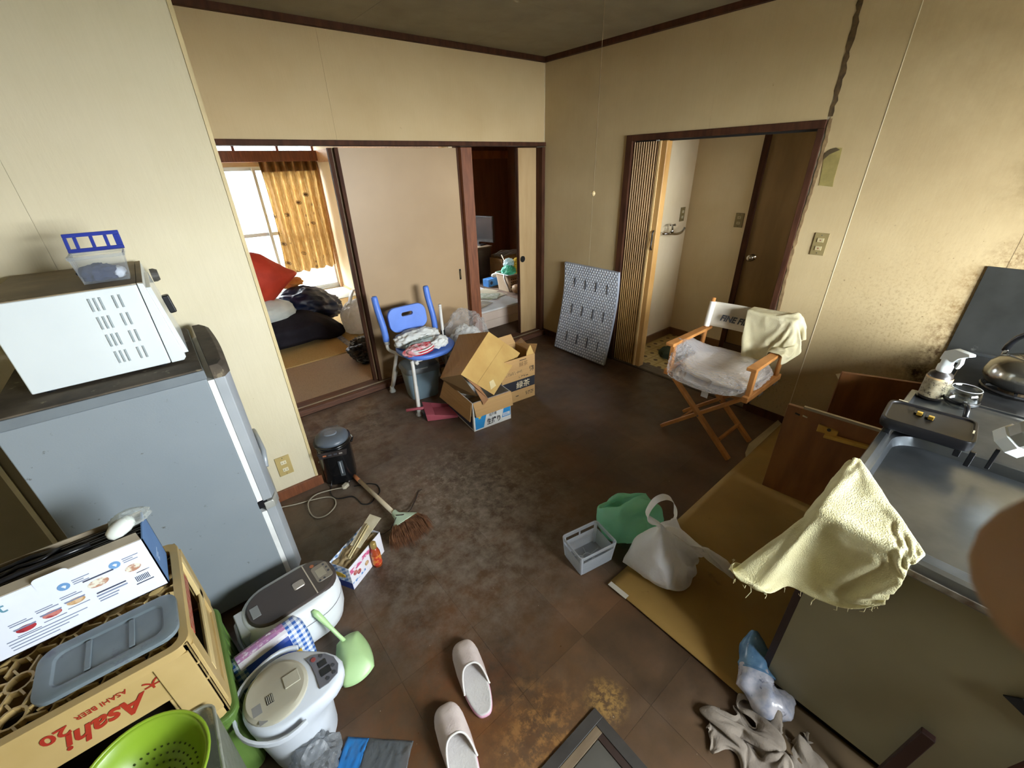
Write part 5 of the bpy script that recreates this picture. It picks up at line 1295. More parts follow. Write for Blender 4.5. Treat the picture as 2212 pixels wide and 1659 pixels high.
bk = part(t, 'back_canvas', MB().grid(lambda u, v: (2.643 + .026 * v + .022 * math.sin(PI * u) + .001 * NZ((u * 5, v * 5, 0), 1), yl + .016 - (yl - yr + .032) * u, .648 + .155 * v + .004 * math.sin(PI * u)), 20, 8), CANV, smooth=True, solid=.004)
for y in (yl, yr):
    part(bk, 'canvas_sleeve', MB().tube([(2.634, y, .645), (2.661, y, .805)], .0185, 12, False, False), M('sleeve_white', '#e6e2da', .8) if 'sleeve_white' not in bpy.data.materials else bpy.data.materials['sleeve_white'], smooth=True)
text(bk, 'FINE FIE', (2.640, 1.138, .700), (.06, -1, 0), (.16, 0, 1), .172, .040, M('canvas_ink', '#3a3c40', .7), shear=.28, bold=.045, lift=.004)
# plastic-wrapped cushion
t = thing('wrapped_cushion', 'seat cushion in crackled clear plastic on the director chair', 'cushion', (2.42, .97, .45))
CUSH = cloth('cushion_beige', '#cfc2b0', .0, '#bfb09c', .3, 100)
def cush(p, q, c):
    q = Vector((math.copysign(abs(p.x) ** .6, p.x) * .20, math.copysign(abs(p.y) ** .6, p.y) * .215, math.copysign(abs(p.z) ** .8, p.z) * .035)) + c
    q.z += .012 * NZ(p, 2.0, 5); return q
part(t, 'pad', MB().ball((2.425, .97, .487), 1, 5, cush), CUSH, smooth=True)
def wrap(p, q, c):
    d = 0
    for f, a in ((1.6, .5), (3.7, .45), (8, .35), (17, .2)): d += a * RG(p, f, 17)
    side = max(0, p.y) * max(0, .2 - p.x) * 1.0
    q = Vector((math.copysign(abs(p.x) ** .65, p.x) * .235, math.copysign(abs(p.y) ** .65, p.y) * .255, math.copysign(abs(p.z) ** .8, p.z) * (.058 + .30 * max(0, p.y - .1) * max(0, .8 - abs(p.x + .25)))))
    q *= (1 + .085 * (d - .5)); q += c
    q.z = max(q.z, .452 if q.y < 1.16 else .40)
    if p.x < -.6 and p.z < .2: q.z -= .035 * (abs(p.x) - .6) / .4; q.x -= .012
    return q
part(t, 'plastic_wrap', MB().ball((2.405, .985, .497), 1, 6, wrap), film('crackle_film', '#f2f0f1', .22, .08, .3, 1.0))
part(t, 'wrap_label', MB().slab([(2.178, .955, .43), (2.178, .915, .43), (2.176, .915, .395), (2.176, .955, .395)], (-.001, 0, 0)), M('film_label', '#c9c9cb', .4))
# towel over the back
TW = cloth('cream_towel', '#e2d9b8', .25, '#d2c8a2', .6, 260)
HANDV = unpack((2.4700, 0.6437, 0.5060),
[54,3,-1,-6,-7,4,4,2,1,0,1,-1,-3,-4,-4,-4,-5,-4,-4,-5,-4,-5,-4,-2,-2,0,-1,0,-2,-1,0,2,0,2,2,47,-5,0,4,-7,3,4,4,5,0,-1,0,-2,-3,-4,-5,-5,-4,-5,-5,-4,-4,-3,-2,-1,0,-1,0,-1,-2,1,1,1,1,2,29,3,-4,7,4,4,2,4,2,0,-1,-1,-1,-2,-4,-7,-7,-7,-2,-3,1,-4,-3,-2,-1,-1,0,0,-1,0,0,0,2,1,2,20,-3,5,8,0,5,3,4,2,1,-1,0,-1,-2,-6,-6,-7,-6,1,-2,-2,-2,-3,-1,-2,-1,1,0,-1,0,-1,2,2,1,2,12,-4,8,7,1,4,5,4,0,1,0,-1,0,-2,-7,-5,-7,-5,5,-2,-2,-3,-3,-2,-1,0,-1,1,0,0,-1,0,3,3,2,3,-2,9,6,1,6,4,-2,1,2,1,0,0,-1,-5,-7,-5,-5,6,1,-4,-3,-2,-2,0,-1,0,-1,3,0,-1,-1,4,3,1,-4,-1,8,4,5,6,0,-3,-1,0,3,1,-2,0,3,-7,-5,-6,5,6,-4,-3,-4,-1,1,-2,-3,3,4,-1,1,-1,3,3,1,-11,-1,8,4,7,2,0,-3,-2,-1,1,2,-1,2,5,-5,-4,-4,-4,9,4,-4,-4,-3,-3,2,0,0,2,1,-1,4,2,3,0,-16,-1,6,6,7,1,-1,-2,-2,-2,0,-1,1,4,7,0,-7,-4,-7,4,7,1,-5,-6,5,4,-3,-1,1,0,4,4,2,1,0,-21,-1,6,6,5,1,-1,-1,-1,-2,-2,-1,1,6,5,-4,2,-6,-5,-3,8,3,-8,3,3,-1,6,-2,1,1,4,1,2,-2,1,-23,-1,6,6,3,1,0,-1,0,-2,-2,-3,3,3,1,5,-6,-3,0,-8,8,5,-8,1,2,7,-3,7,4,-1,4,0,-4,1,5,-28,0,5,5,2,1,0,0,0,-1,-1,-2,-3,1,1,7,-3,1,-3,-7,3,8,-7,-1,7,-1,6,7,0,5,-1,-5,2,5,5,-34,0,5,4,2,0,1,0,0,0,-1,-1,-1,-3,2,0,6,-1,-2,-7,1,8,-5,-1,7,1,7,5,1,-5,1,5,4,2,1,-34,0,5,3,2,0,0,1,0,0,0,0,-1,-2,-3,3,-1,5,-1,-6,-2,8,-2,-2,8,3,6,-3,-1,6,4,2,1,0,0,-31,1,4,3,0,0,1,0,0,0,0,1,0,-1,-2,-2,3,-2,4,-3,-5,7,-2,1,6,7,-4,1,7,3,2,-1,0,1,1,-30,2,4,2,-1,0,2,-1,0,0,0,0,1,0,-1,-3,3,0,-1,2,-6,5,-1,4,6,-3,3,6,3,0,3,-1,3,3,3,-35,2,3,1,-1,2,0,0,-1,-1,0,2,-1,1,0,-1,-3,5,0,-1,-5,1,3,7,-2,4,6,1,0,3,3,4,4,4,4,-42,2,2,0,0,1,0,0,-2,-1,1,1,1,-1,1,-3,-1,4,0,0,-4,1,7,0,6,4,-1,2,4,5,5,5,4,4,3,-48,2,0,1,0,0,0,0,-1,-2,1,2,0,0,-2,-1,3,-3,1,1,1,2,3,5,4,1,3,5,4,5,5,5,5,4,3,-56,0,1,1,0,0,0,0,-1,-2,3,-2,0,-1,0,1,2,2,2,3,2,2,3,5,3,1,3,5,5,5,5,5,4,4,3,-61,0,0,-2,0,-1,0,0,0,0,1,1,1,2,2,2,3,2,3,2,3,3,2,2,4,-1,4,5,6,5,4,2,0,1,0,-57,0,1,0,1,1,1,2,1,1,1,1,1,2,2,3,2,3,3,1,3,3,-2,4,4,-1,3,6,3,1,-3,0,0,0,0,-42,1,1,2,1,2,2,1,2,1,1,1,1,2,2,2,2,2,1,2,2,2,3,3,1,1,1,-1,-1,0,2,2,2,1,1,-39,1,1,2,2,2,2,2,1,1,1,2,1,2,1,2,2,2,2,1,3,3,1,1,0,0,1,0,1,1,2,2,2,1,0,-39,1,2,1,2,2,2,2,2,1,2,1,2,1,2,2,2,1,2,0,3,3,0,2,1,0,0,0,1,0,-1,0,-1,0,-1,-27,1,1,2,1,3,2,2,1,2,2,1,1,2,2,1,2,2,-2,2,0,1,5,4,0,0,0,1,1,-1,0,-1,0,-1,-2,-26,1,1,2,1,3,2,2,2,1,2,2,2,2,2,0,2,-2,1,2,0,0,5,-1,-2,4,2,2,1,0,1,-1,-1,-1,-2,-24,0,1,1,2,2,1,3,2,2,2,2,1,0,0,3,-2,3,0,-6,1,7,-6,0,-1,1,0,4,5,3,2,1,1,0,-2,-23,1,0,1,1,2,2,1,2,1,1,0,-1,1,1,1,4,-5,-3,6,-5,4,-6,6,0,1,-3,-3,4,1,3,4,3,3,2,-20,0,1,0,0,1,-1,1,0,1,0,1,1,2,1,4,-4,-4,1,6,-3,-6,-3,5,-4,2,4,-2,-4,1,1,4,4,5,4,-21,1,0,1,1,2,1,1,1,1,1,2,2,2,2,-4,-3,-2,3,5,0,-5,-5,-4,2,-4,4,4,-2,-3,-2,0,4,5,5],
[161,0,-8,-6,0,-6,-6,-6,-7,-6,-6,-5,-5,-5,-4,-4,-2,-1,1,-1,0,-2,-3,-1,-5,-7,-8,-8,-8,-8,-6,2,-1,0,-1,138,-7,-7,-5,-1,-7,-6,-6,-4,-6,-6,-5,-6,-6,-5,-5,-3,-2,-1,-1,1,0,2,-4,-6,-8,-8,-8,-7,-8,-4,-1,-1,0,0,145,-8,-8,2,-6,-8,-6,-6,-6,-6,-6,-5,-7,-7,-3,1,-1,-2,-1,-3,-5,1,-1,-7,-7,-7,-6,-7,-8,-7,0,0,-3,-4,0,151,-8,-7,-2,-7,-6,-6,-6,-7,-6,-5,-6,-7,-7,1,-3,1,-3,-8,0,3,-2,-8,-7,-6,-7,-6,-7,-8,-7,-4,3,2,-2,-5,156,-8,-4,-5,-8,-6,-6,-6,-7,-6,-6,-6,-7,-7,-3,3,0,-4,-7,-5,5,-6,-7,-4,-7,-7,-8,-5,-8,-2,-6,-6,4,4,-6,160,-9,-4,-5,-8,-5,-7,-7,-6,-7,-5,-7,-7,-8,-5,1,5,-5,-5,-9,0,1,-8,-6,-6,-7,-8,-8,-5,0,-7,-7,3,5,-5,163,-9,-3,-8,-6,-5,-7,-7,-7,-7,-5,-6,-7,-8,-8,0,6,-3,-7,-6,0,-8,-6,-7,-5,-7,-7,1,-6,-8,-6,-7,4,6,-7,168,-9,-4,-7,-4,-8,-7,-7,-7,-6,-7,-5,-7,-8,-6,-6,7,-7,-7,2,-7,-8,-7,-6,-6,-7,4,-8,-7,-7,-7,-1,6,0,-8,175,-8,-7,-6,-5,-7,-8,-7,-6,-7,-6,-6,-7,-8,-5,-8,2,-6,1,-9,-4,-8,-6,-4,-4,-6,-6,-4,-8,-7,-2,1,5,-6,-7,182,-8,-7,-7,-6,-7,-8,-7,-7,-6,-6,-6,-7,-6,-6,-8,-7,-5,2,-8,-4,-8,-1,-7,-6,-7,-5,-7,-5,0,-5,6,-5,-7,-6,190,-8,-7,-7,-7,-8,-8,-7,-7,-7,-6,-6,-6,-8,-8,-5,-5,-6,-8,-3,-5,-6,-2,-7,-8,-2,-7,1,-5,-7,2,-5,-5,-7,-3,195,-8,-7,-7,-8,-8,-8,-7,-8,-6,-7,-6,-7,-8,-8,-3,-7,-7,-7,-3,-8,-4,-4,-8,-2,-7,-4,-1,-7,-2,-5,-4,-5,-2,0,195,-9,-6,-8,-8,-8,-8,-7,-8,-7,-7,-7,-7,-7,-7,-7,-4,-7,-7,-4,-8,-3,-7,-8,-1,-7,-2,-4,-7,-4,-6,-1,1,2,2,186,-7,-7,-8,-7,-8,-8,-8,-8,-7,-7,-7,-8,-7,-7,-7,-7,-4,-7,-5,-8,-3,-8,-8,-1,-6,-3,-6,-7,-4,2,2,3,3,2,177,-7,-7,-8,-7,-8,-7,-8,-8,-8,-7,-7,-8,-8,-7,-7,-6,-7,-5,-7,-6,-4,-8,-8,-3,-3,-5,-8,-2,2,3,4,2,3,2,169,-7,-7,-8,-7,-7,-8,-8,-7,-8,-7,-8,-8,-8,-8,-6,-7,-6,-7,-7,-4,-7,-8,-6,-2,-6,-6,-3,3,4,3,4,3,1,1,163,-7,-7,-8,-6,-7,-8,-8,-8,-7,-8,-8,-8,-8,-8,-8,-7,-5,-7,-7,-6,-8,-8,0,-7,-5,-4,4,4,4,3,2,0,0,0,163,-8,-7,-7,-7,-7,-7,-8,-8,-8,-8,-8,-8,-9,-8,-8,-7,-6,-6,-8,-7,-8,-4,-6,-1,-6,4,3,3,2,0,0,1,-1,-1,165,-8,-7,-7,-6,-7,-8,-8,-8,-8,-8,-8,-9,-9,-8,-8,-7,-6,-7,-7,-8,-7,-7,1,-5,3,1,0,-1,2,0,2,-2,0,-1,167,-8,-6,-7,-6,-7,-8,-9,-9,-8,-8,-8,-8,-9,-9,-8,-7,-7,-6,-7,-7,-7,-7,1,0,-6,0,1,1,2,3,-1,-2,-2,-3,173,-7,-7,-6,-6,-8,-8,-9,-9,-8,-9,-8,-9,-8,-8,-8,-6,-7,-7,-7,-7,-7,-6,-7,1,6,0,-1,0,-2,-2,-4,-3,-3,-1,182,-7,-6,-7,-6,-8,-8,-10,-9,-9,-8,-8,-8,-8,-8,-7,-7,-6,-7,-8,-7,-7,-7,0,0,-6,-2,1,-3,-3,-1,-2,-2,-2,0,187,-7,-7,-6,-6,-8,-9,-10,-9,-9,-8,-8,-8,-8,-7,-6,-6,-7,-7,-7,-9,-8,-4,-7,-3,-4,-4,-3,-2,-2,-2,-2,-1,-1,-1,197,-7,-7,-6,-7,-7,-10,-9,-10,-8,-9,-8,-7,-8,-7,-7,-6,-7,-7,-5,-7,-9,-7,-1,-3,-3,-3,-4,-5,-7,-2,-2,-1,-2,-2,201,-8,-7,-6,-7,-8,-9,-9,-10,-8,-8,-8,-8,-7,-7,-7,-7,-7,-3,-8,-5,-8,-6,-7,-4,-4,-4,-4,-5,3,0,0,-1,-2,-2,191,-8,-7,-7,-6,-8,-9,-10,-9,-8,-8,-8,-7,-8,-6,-7,-7,-7,-6,-1,-7,-8,-7,-7,-5,-4,-4,-4,-3,-1,0,-1,2,0,0,186,-8,-7,-7,-7,-8,-9,-9,-9,-8,-8,-7,-8,-7,-7,-6,-7,-5,-4,-7,-8,-4,-6,-5,-4,-4,-4,-5,-3,-3,-2,-2,-2,0,0,190,-8,-7,-7,-7,-8,-9,-9,-9,-8,-8,-7,-8,-7,-7,-7,-6,-2,-8,-5,-7,-3,-4,-4,-4,-5,-5,-2,-1,-3,-3,-4,-4,-3,-3,192,-8,-7,-7,-7,-8,-9,-9,-8,-9,-8,-7,-7,-8,-7,-8,-3,-5,-8,-3,-2,-5,-5,-3,-4,-5,-3,-2,-1,-4,-2,-2,-4,-4,-5,188,-8,-8,-7,-7,-8,-8,-9,-9,-8,-8,-7,-8,-7,-8,-6,-6,-6,-8,2,-7,1,-5,-3,-4,-3,-2,-3,-1,-4,-4,-2,-2,-4,-4,182,-8,-8,-7,-7,-8,-8,-9,-9,-8,-8,-7,-8,-8,-8,-7,-7,-7,-5,4,-8,-4,4,-3,-5,-2,-2,-1,-3,-2,-4,-5,-3,-2,-4],
[13,-8,-5,2,2,-1,-1,0,1,2,1,2,3,5,6,6,8,8,7,7,7,7,7,6,4,-1,1,0,2,-3,-4,-7,-8,-9,-9,-46,-4,4,6,3,-1,-2,0,-1,2,2,2,2,4,6,6,7,7,7,7,8,7,8,5,2,1,0,-1,-2,1,-6,-8,-8,-9,-8,-46,5,2,-5,4,1,1,2,1,2,3,2,2,3,6,6,5,6,7,8,7,8,8,-1,0,0,4,-4,-1,3,-7,-8,-7,-8,-9,-37,3,2,-2,3,1,1,0,2,3,2,2,3,3,5,6,5,6,2,8,8,8,2,2,1,3,-5,3,1,-4,-6,-6,-8,-8,-8,-29,4,-2,0,3,1,0,2,2,3,2,3,2,3,5,6,5,5,-2,7,8,5,4,6,1,-1,-2,-5,2,-7,-5,-4,-7,-7,-7,-20,3,-1,0,2,0,1,2,3,2,3,3,2,3,4,5,6,4,-2,1,8,9,3,3,-4,-1,-1,3,-5,-8,-2,-2,-8,-7,-7,-13,3,-1,1,1,0,2,2,2,3,3,3,2,3,3,5,6,4,-3,-1,8,3,-2,3,4,1,1,-7,-4,-1,-4,-3,-7,-7,-7,-7,3,0,0,0,2,2,3,2,2,3,3,2,3,2,5,5,-1,4,-1,-3,0,0,0,2,3,6,0,-3,-3,-2,-7,-6,-8,-6,-3,4,0,0,1,2,2,2,3,2,3,2,3,3,1,3,5,0,4,-3,-1,-1,1,2,-2,-2,4,7,-3,-2,-6,-7,-6,-7,-6,1,3,1,1,1,2,3,2,3,2,3,2,3,2,2,2,2,1,5,-3,0,-2,2,-1,-1,-1,-1,0,5,-8,-2,-4,-7,-5,-6,3,3,1,1,2,3,3,2,2,3,2,3,2,2,1,3,1,2,0,2,0,-1,1,-1,-1,-2,0,-3,-3,1,-5,-5,-4,-5,-6,5,3,2,1,3,2,3,2,3,2,2,2,3,1,1,4,1,1,1,3,-1,-1,1,-1,-2,-1,-3,-3,-2,-2,-4,-3,-5,-6,-7,10,2,2,2,2,3,3,2,2,2,2,2,2,3,1,2,3,1,1,2,0,0,0,-2,-2,-2,-3,-3,-2,-4,-3,-4,-7,-7,-7,17,2,2,2,2,2,3,2,2,2,1,2,2,2,3,1,2,3,1,2,1,-1,0,-2,-2,-3,-3,-4,-3,-3,-5,-7,-6,-8,-7,25,2,1,2,2,3,2,2,2,1,2,2,1,2,3,2,2,2,2,1,2,0,-1,-2,-3,-3,-4,-3,-4,-6,-7,-7,-6,-8,-7,33,2,1,2,2,2,2,1,2,2,1,2,2,2,2,2,2,2,2,1,2,0,0,-2,-4,-4,-3,-4,-8,-7,-6,-7,-7,-7,-7,40,2,2,1,2,1,2,1,2,2,1,2,2,1,2,2,2,2,2,2,2,0,-1,-3,-3,-3,-5,-8,-8,-7,-6,-7,-7,-7,-7,48,2,1,1,2,1,1,1,2,1,2,1,2,2,2,1,2,3,1,2,3,0,-3,-2,-5,-3,-7,-8,-8,-7,-7,-7,-7,-6,-7,54,2,1,1,1,1,1,2,1,1,2,1,2,1,2,2,1,4,2,2,2,0,-3,-6,-2,-7,-8,-7,-8,-7,-7,-7,-7,-7,-6,61,1,1,1,1,1,1,1,1,2,1,1,2,1,3,2,2,1,1,1,-1,1,-1,-7,-6,-5,-7,-8,-8,-7,-7,-7,-6,-7,-6,66,1,2,1,1,1,1,1,2,1,2,0,1,1,1,0,-2,1,-1,0,0,1,-3,-1,-6,-5,-8,-7,-7,-7,-7,-7,-8,-7,-7,74,2,1,1,1,1,0,1,0,0,-2,2,-2,2,2,0,0,-2,0,2,1,-1,3,-7,-6,-5,-8,-7,-8,-8,-8,-7,-7,-7,-8,81,1,0,-3,1,-2,0,1,0,1,1,0,-2,0,2,4,2,1,3,2,2,-2,-7,-2,-7,-7,-8,-8,-9,-8,-7,-7,-7,-7,-7,76,1,0,-1,2,-2,1,0,0,-1,1,1,0,0,0,1,2,2,2,6,3,-1,-6,-8,-8,-8,-8,-8,-7,-4,-7,-7,-7,-7,-7,75,0,0,2,-1,-1,1,0,-1,0,0,0,0,0,1,1,0,2,7,-2,7,-3,-7,-4,-7,-7,-8,-7,-8,-7,-8,-7,-7,-7,-7,79,0,0,0,0,-1,0,0,2,-1,0,2,1,1,2,1,0,0,-5,8,-4,-4,-2,0,-7,-7,-7,-8,-8,-8,-7,-7,-8,-7,-7,81,0,0,0,0,-1,0,0,2,1,1,1,0,1,0,-3,2,-5,6,3,-3,-7,1,-6,-6,-5,-6,-7,-8,-7,-7,-8,-7,-8,-8,84,-1,0,0,0,2,0,1,0,0,-1,-1,-2,-1,-2,1,-2,7,0,-2,-2,-1,-3,-6,-6,-5,-6,-7,-6,-7,-7,-7,-7,-7,-8,86,0,0,1,0,0,-1,-2,-1,-2,-2,-3,-2,-1,-1,1,4,0,1,5,-6,-3,-3,-4,-5,-6,-6,-7,-7,-6,-7,-6,-7,-7,-7,87,0,0,-1,-1,-1,-2,-3,-2,-2,-2,-3,-1,-1,0,4,0,1,2,6,-4,-7,-4,-3,-4,-6,-6,-7,-6,-7,-6,-7,-6,-7,-7,83,0,0,-1,-1,-1,-2,-2,-2,-2,-2,-2,-1,0,1,0,1,1,4,5,-2,-6,-5,-5,-5,-6,-6,-6,-6,-7,-6,-5,-7,-7,-7])
solo('hand_towel', MB().add(HANDV, gfaces(34, 30)), TW, 'cream towel draped over the back of the director chair', 'towel', smooth=True, solid=.003, sub=1)

# --- accordion door
AC = M('accordion_vinyl', '#b0894e', .5, '#8f6c3a', 3, stretch=(1, 1, .5)); ACP = M('accordion_post', '#c99f62', .45, '#a87d45', 4, stretch=(1, 1, .4))
t = thing('accordion_door', 'brown folded accordion door stacked at the left of the washroom opening', 'door', (2.97, 2.03, 0))
npl = 11
for k in range(npl):
    y0 = 2.148 - k * .0195
    pts = [(2.933, y0 - .0095), (2.938, y0 - .004), (2.975, y0 - .0002), (3.03, y0 - .002), (3.03, y0 - .017), (2.975, y0 - .019), (2.938, y0 - .0145)]
    part(t, 'pleat', MB().slab([(x, y, .018) for x, y in pts], (0, 0, 1.722)), AC)
pst = part(t, 'end_post', MB().box(2.935, 3.00, 1.872, 1.932, .016, 1.742), ACP, bev=.006)
part(pst, 'post_lip', MB().box(2.930, 2.942, 1.915, 1.934, .016, 1.742), M('post_lip', '#e0bd80', .4), bev=.003)
part(pst, 'handle', MB().tube(smooth_path([(2.934, 1.892, 1.15), (2.920, 1.891, 1.13), (2.922, 1.891, 1.08), (2.918, 1.891, 1.03), (2.934, 1.892, 1.01)], 4), .0055, 8), BLACKP, smooth=True)
part(t, 'hanger_clip', MB().box(2.955, 2.985, 1.955, 1.975, 1.740, 1.747), WHITE)

# --- switch plates, sockets
def plate(name, label, x, y0, y1, z0, z1, mat_, kind_='switch', face='x'):
    t = thing(name, label, kind_, (x, (y0 + y1) / 2, z0))
    if face == 'x':
        part(t, 'plate', MB().box(x - .006, x, y0, y1, z0, z1), mat_, bev=.0015)
        zc = (z0 + z1) / 2; yc = (y0 + y1) / 2; w_ = (y1 - y0)
        for dz in (.022, -.022):
            s = part(t, 'rocker', MB().box(x - .010, x - .005, yc - w_ * .22, yc + w_ * .22, zc + dz - .011, zc + dz + .011), M('rocker_' + name + '_pale', '#b5a67c', .4) if ('rocker_' + name + '_pale') not in bpy.data.materials else bpy.data.materials['rocker_' + name + '_pale'], bev=.001)
            part(s, 'mark', MB().box(x - .0108, x - .0098, yc - .004, yc + .004, zc + dz - .003, zc + dz + .003), M('mark_red', '#7d4a34', .5) if 'mark_red' not in bpy.data.materials else bpy.data.materials['mark_red'])
        for dz in (.048, -.048): part(t, 'screw', MB().lathe([(.003, 0), (.002, .0015)], (x - .006, yc, zc + dz), 8, RY(-PI/2)), CHROME)
    else:  # faces -y, here y0,y1 are x limits and x is y
        y = x; x0, x1 = y0, y1
        t.location = ((x0 + x1) / 2, y, z0)
        part(t, 'plate', MB().box(x0, x1, y - .006, y, z0, z1), mat_, bev=.0015)
        zc = (z0 + z1) / 2; xc = (x0 + x1) / 2; w_ = x1 - x0
        for dz in (.022, -.024):
            s = part(t, 'socket', MB().box(xc - w_ * .2, xc + w_ * .2, y - .009, y - .005, zc + dz - .011, zc + dz + .011), CREAM, bev=.001)
            part(s, 'slot', MB().box(xc - .0075, xc - .0055, y - .0096, y - .0088, zc + dz - .004, zc + dz + .004).box(xc + .0055, xc + .0075, y - .0096, y - .0088, zc + dz - .004, zc + dz + .004), SLOT)
        for dz in (.050, -.050): part(t, 'screw', MB().lathe([(.003, 0), (.002, .0015)], (xc, y - .006, zc + dz), 8, RX(PI/2)), CHROME)
    return t
plate('wall_switch', 'dingy two-button switch plate on the wall right of the washroom opening', 2.93, .766, .836, 1.112, 1.232, OLIVEP)
plate('washroom_switch', 'switch plate on the washroom wall beside the knobbed door', 3.92, 1.675, 1.745, 1.09, 1.205, OLIVEP)
plate('wall_socket', 'beige double socket plate low on the pale wall beside the refrigerator', 2.195, .122, .193, .148, .266, BEIGEP, 'socket', 'y')
plate('washroom_socket', 'narrow socket plate in the washroom corner above the tap', 2.19, 3.785, 3.855, 1.115, 1.235, OLIVEP, 'socket', 'y')
# tap
t = thing('wall_tap', 'small chrome wall tap on the pale washroom wall', 'tap', (3.50, 2.15, 1.03))
part(t, 'flange', MB().lathe([(.028, 0), (.026, .006), (.012, .012)], (3.475, 2.19, 1.045), 18, RX(PI/2)), CHROME, smooth=True)
part(t, 'spout', MB().tube(smooth_path([(3.475, 2.19, 1.045), (3.49, 2.13, 1.045), (3.57, 2.12, 1.038), (3.64, 2.11, 1.030), (3.70, 2.10, 1.04), (3.735, 2.095, 1.075)], 5), .011, 12), CHROME, smooth=True)
part(t, 'valve', MB().lathe([(.017, 0), (.018, .03), (.010, .04), (.006, .07)], (3.57, 2.12, 1.04), 16), CHROME, smooth=True)
part(t, 'cross_handle', MB().tube([(3.53, 2.12, 1.112), (3.61, 2.12, 1.112)], .0065, 10).tube([(3.57, 2.09, 1.112), (3.57, 2.15, 1.112)], .0065, 10), CHROME, smooth=True)
solo('floor_cloth', MB().ball((3.40, 1.84, .02), (.10, .10, .05), 4, crumple(.25, 1.7, 8, -.008)), cloth('dark_green_cloth', '#4b5442', 0, '#3c4436'), 'dark green crumpled cloth on the washroom floor', 'cloth', smooth=True)
# pull cord of the ceiling lamp
t = thing('pull_cord', 'thin lamp pull cord with a small bead hanging in front of the right wall', 'cord', (1.75, 1.495, 1.45))
cxp, cyp = 1.75, 1.495
part(t, 'string', MB().tube([(cxp, cyp, 1.488), (cxp, cyp, ZC)], .0012, 6), M('string_brown', '#7a6748', .8))
part(t, 'bead', MB().lathe([(.001, -.012), (.008, -.008), (.0105, 0), (.008, .008), (.003, .013)], (cxp, cyp, 1.482), 14), M('bead_beige', '#bda67a', .35), smooth=True)
part(t, 'ceiling_rose', MB().lathe([(.03, 0), (.03, -.01), (.01, -.02)], (cxp, cyp, ZC), 16), CREAM)
# ================================================================ KITCHEN SIDE
CABW = M('cabinet_side_grey', '#8c8468', .5, '#80785c', 2, c3='#6f684f', s3=30, t3=.73); CABF = M('cabinet_front_brown', '#42220f', .4, '#371b0b', 3, stretch=(3, 3, .7))
GASB = M('stove_black', '#1a1a1b', .35)
t = thing('sink_cabinet', 'kitchen sink cabinet with stained grey side and brown front at the right', 'cabinet', (1.65, -.19, 0))
part(t, 'side_panel', MB().box(1.14, 1.158, -.50, .088, .055, .742), CABW, bev=.001)
part(t, 'front_edge', MB().box(1.141, 1.160, .088, .108, .05, .742), M('edge_brown', '#2c180c', .5), bev=.001)
part(t, 'front_panel', MB().box(1.16, 2.14, .088, .106, .09, .742), CABF)
part(t, 'back_panel', MB().box(1.158, 2.14, -.50, -.485, .05, .742), CABF)
part(t, 'right_panel', MB().box(2.124, 2.14, -.485, .088, .05, .742), CABF)
part(t, 'bottom_board', MB().box(1.158, 2.124, -.485, .088, .055, .07), CABF)
part(t, 'plinth', MB().box(1.17, 2.13, -.48, .05, 0, .055), M('plinth_dark', '#2a221a', .8))
dr = part(t, 'door', MB().slab([(2.055, .492, .100), (2.092, .112, .100), (2.112, .114, .100), (2.075, .494, .100)], (0, 0, .49)), BWOOD, bev=.002)
part(dr, 'edge_strip', MB().slab([(2.060, .43, .590), (2.090, .12, .590), (2.104, .121, .590), (2.074, .431, .590)], (0, 0, .012)), M('metal_strip', '#a59a84', .4, metal=.4))
def dpt(s, z, off=.0):  # along door face from the free edge (s=0) to hinge, offset toward camera
    p = Vector((2.055, .492, z)).lerp(Vector((2.092, .112, z)), s); return p + Vector((-off, -off * .1, 0))
YH = M('old_yellow_plastic', '#c29a42', .45, '#ae8737')
hd_ = part(dr, 'yellow_handle', MB().slab([dpt(.36, .505, .0), dpt(.56, .512, .0), dpt(.56, .537, .0), dpt(.36, .545, .0)], (-.012, 0, 0)).slab([dpt(.45, .494, .004), dpt(.94, .508, .004), dpt(.94, .524, .004), dpt(.45, .512, .004)], (-.024, 0, 0)), YH, bev=.003)
part(hd_, 'handle_hole', MB().lathe([(.008, 0), (.008, .002)], tuple(dpt(.47, .533, .012)), 10, RY(-PI/2)), SLOT)
for s in (.10, .18): part(dr, 'magnet_catch', MB().slab([dpt(s, .555, 0), dpt(s + .05, .552, 0), dpt(s + .05, .558, 0), dpt(s, .561, 0)], (-.005, 0, 0)), CREAM if s > .15 else SLOT)
# counter with moulded sink
def cring(x0, x1, y0, y1, r, z, k=8): return rrect((x0 + x1) / 2, (y0 + y1) / 2, x1 - x0, y1 - y0, r, k, z)
STC = M('steel_counter', '#85898c', .30, '#6f7376', 6, metal=.9, bmp=.08, bs=30); STB = M('steel_basin', '#6d7276', .32, '#5d6266', 4, metal=.9, bmp=.06, bs=25)
t = thing('sink', 'stainless steel sink top with one deep rounded basin', 'sink', (1.65, -.19, .745))
mb = MB()
mb.loft([cring(1.118, 2.15, -.545, .126, .004, .742), cring(1.115, 2.15, -.545, .128, .004, .770), cring(1.120, 2.148, -.54, .124, .006, .785), cring(1.138, 2.13, -.52, .108, .01, .7855), cring(1.148, 2.12, -.51, .100, .012, .779), cring(1.178, 1.785, -.43, .098, .09, .777), cring(1.187, 1.776, -.42, .090, .085, .772)], True, False)
part(t, 'counter', mb, STC, smooth=False, bev=.0015)
mb = MB(); mb.loft([cring(1.187, 1.776, -.42, .090, .085, .772), cring(1.195, 1.768, -.41, .082, .08, .75), cring(1.212, 1.752, -.395, .068, .075, .62), cring(1.225, 1.74, -.385, .056, .07, .602), cring(1.26, 1.71, -.35, .022, .05, .594), cring(1.40, 1.58, -.24, -.08, .04, .590)], False, True)
part(t, 'basin', mb, STB, smooth=True)
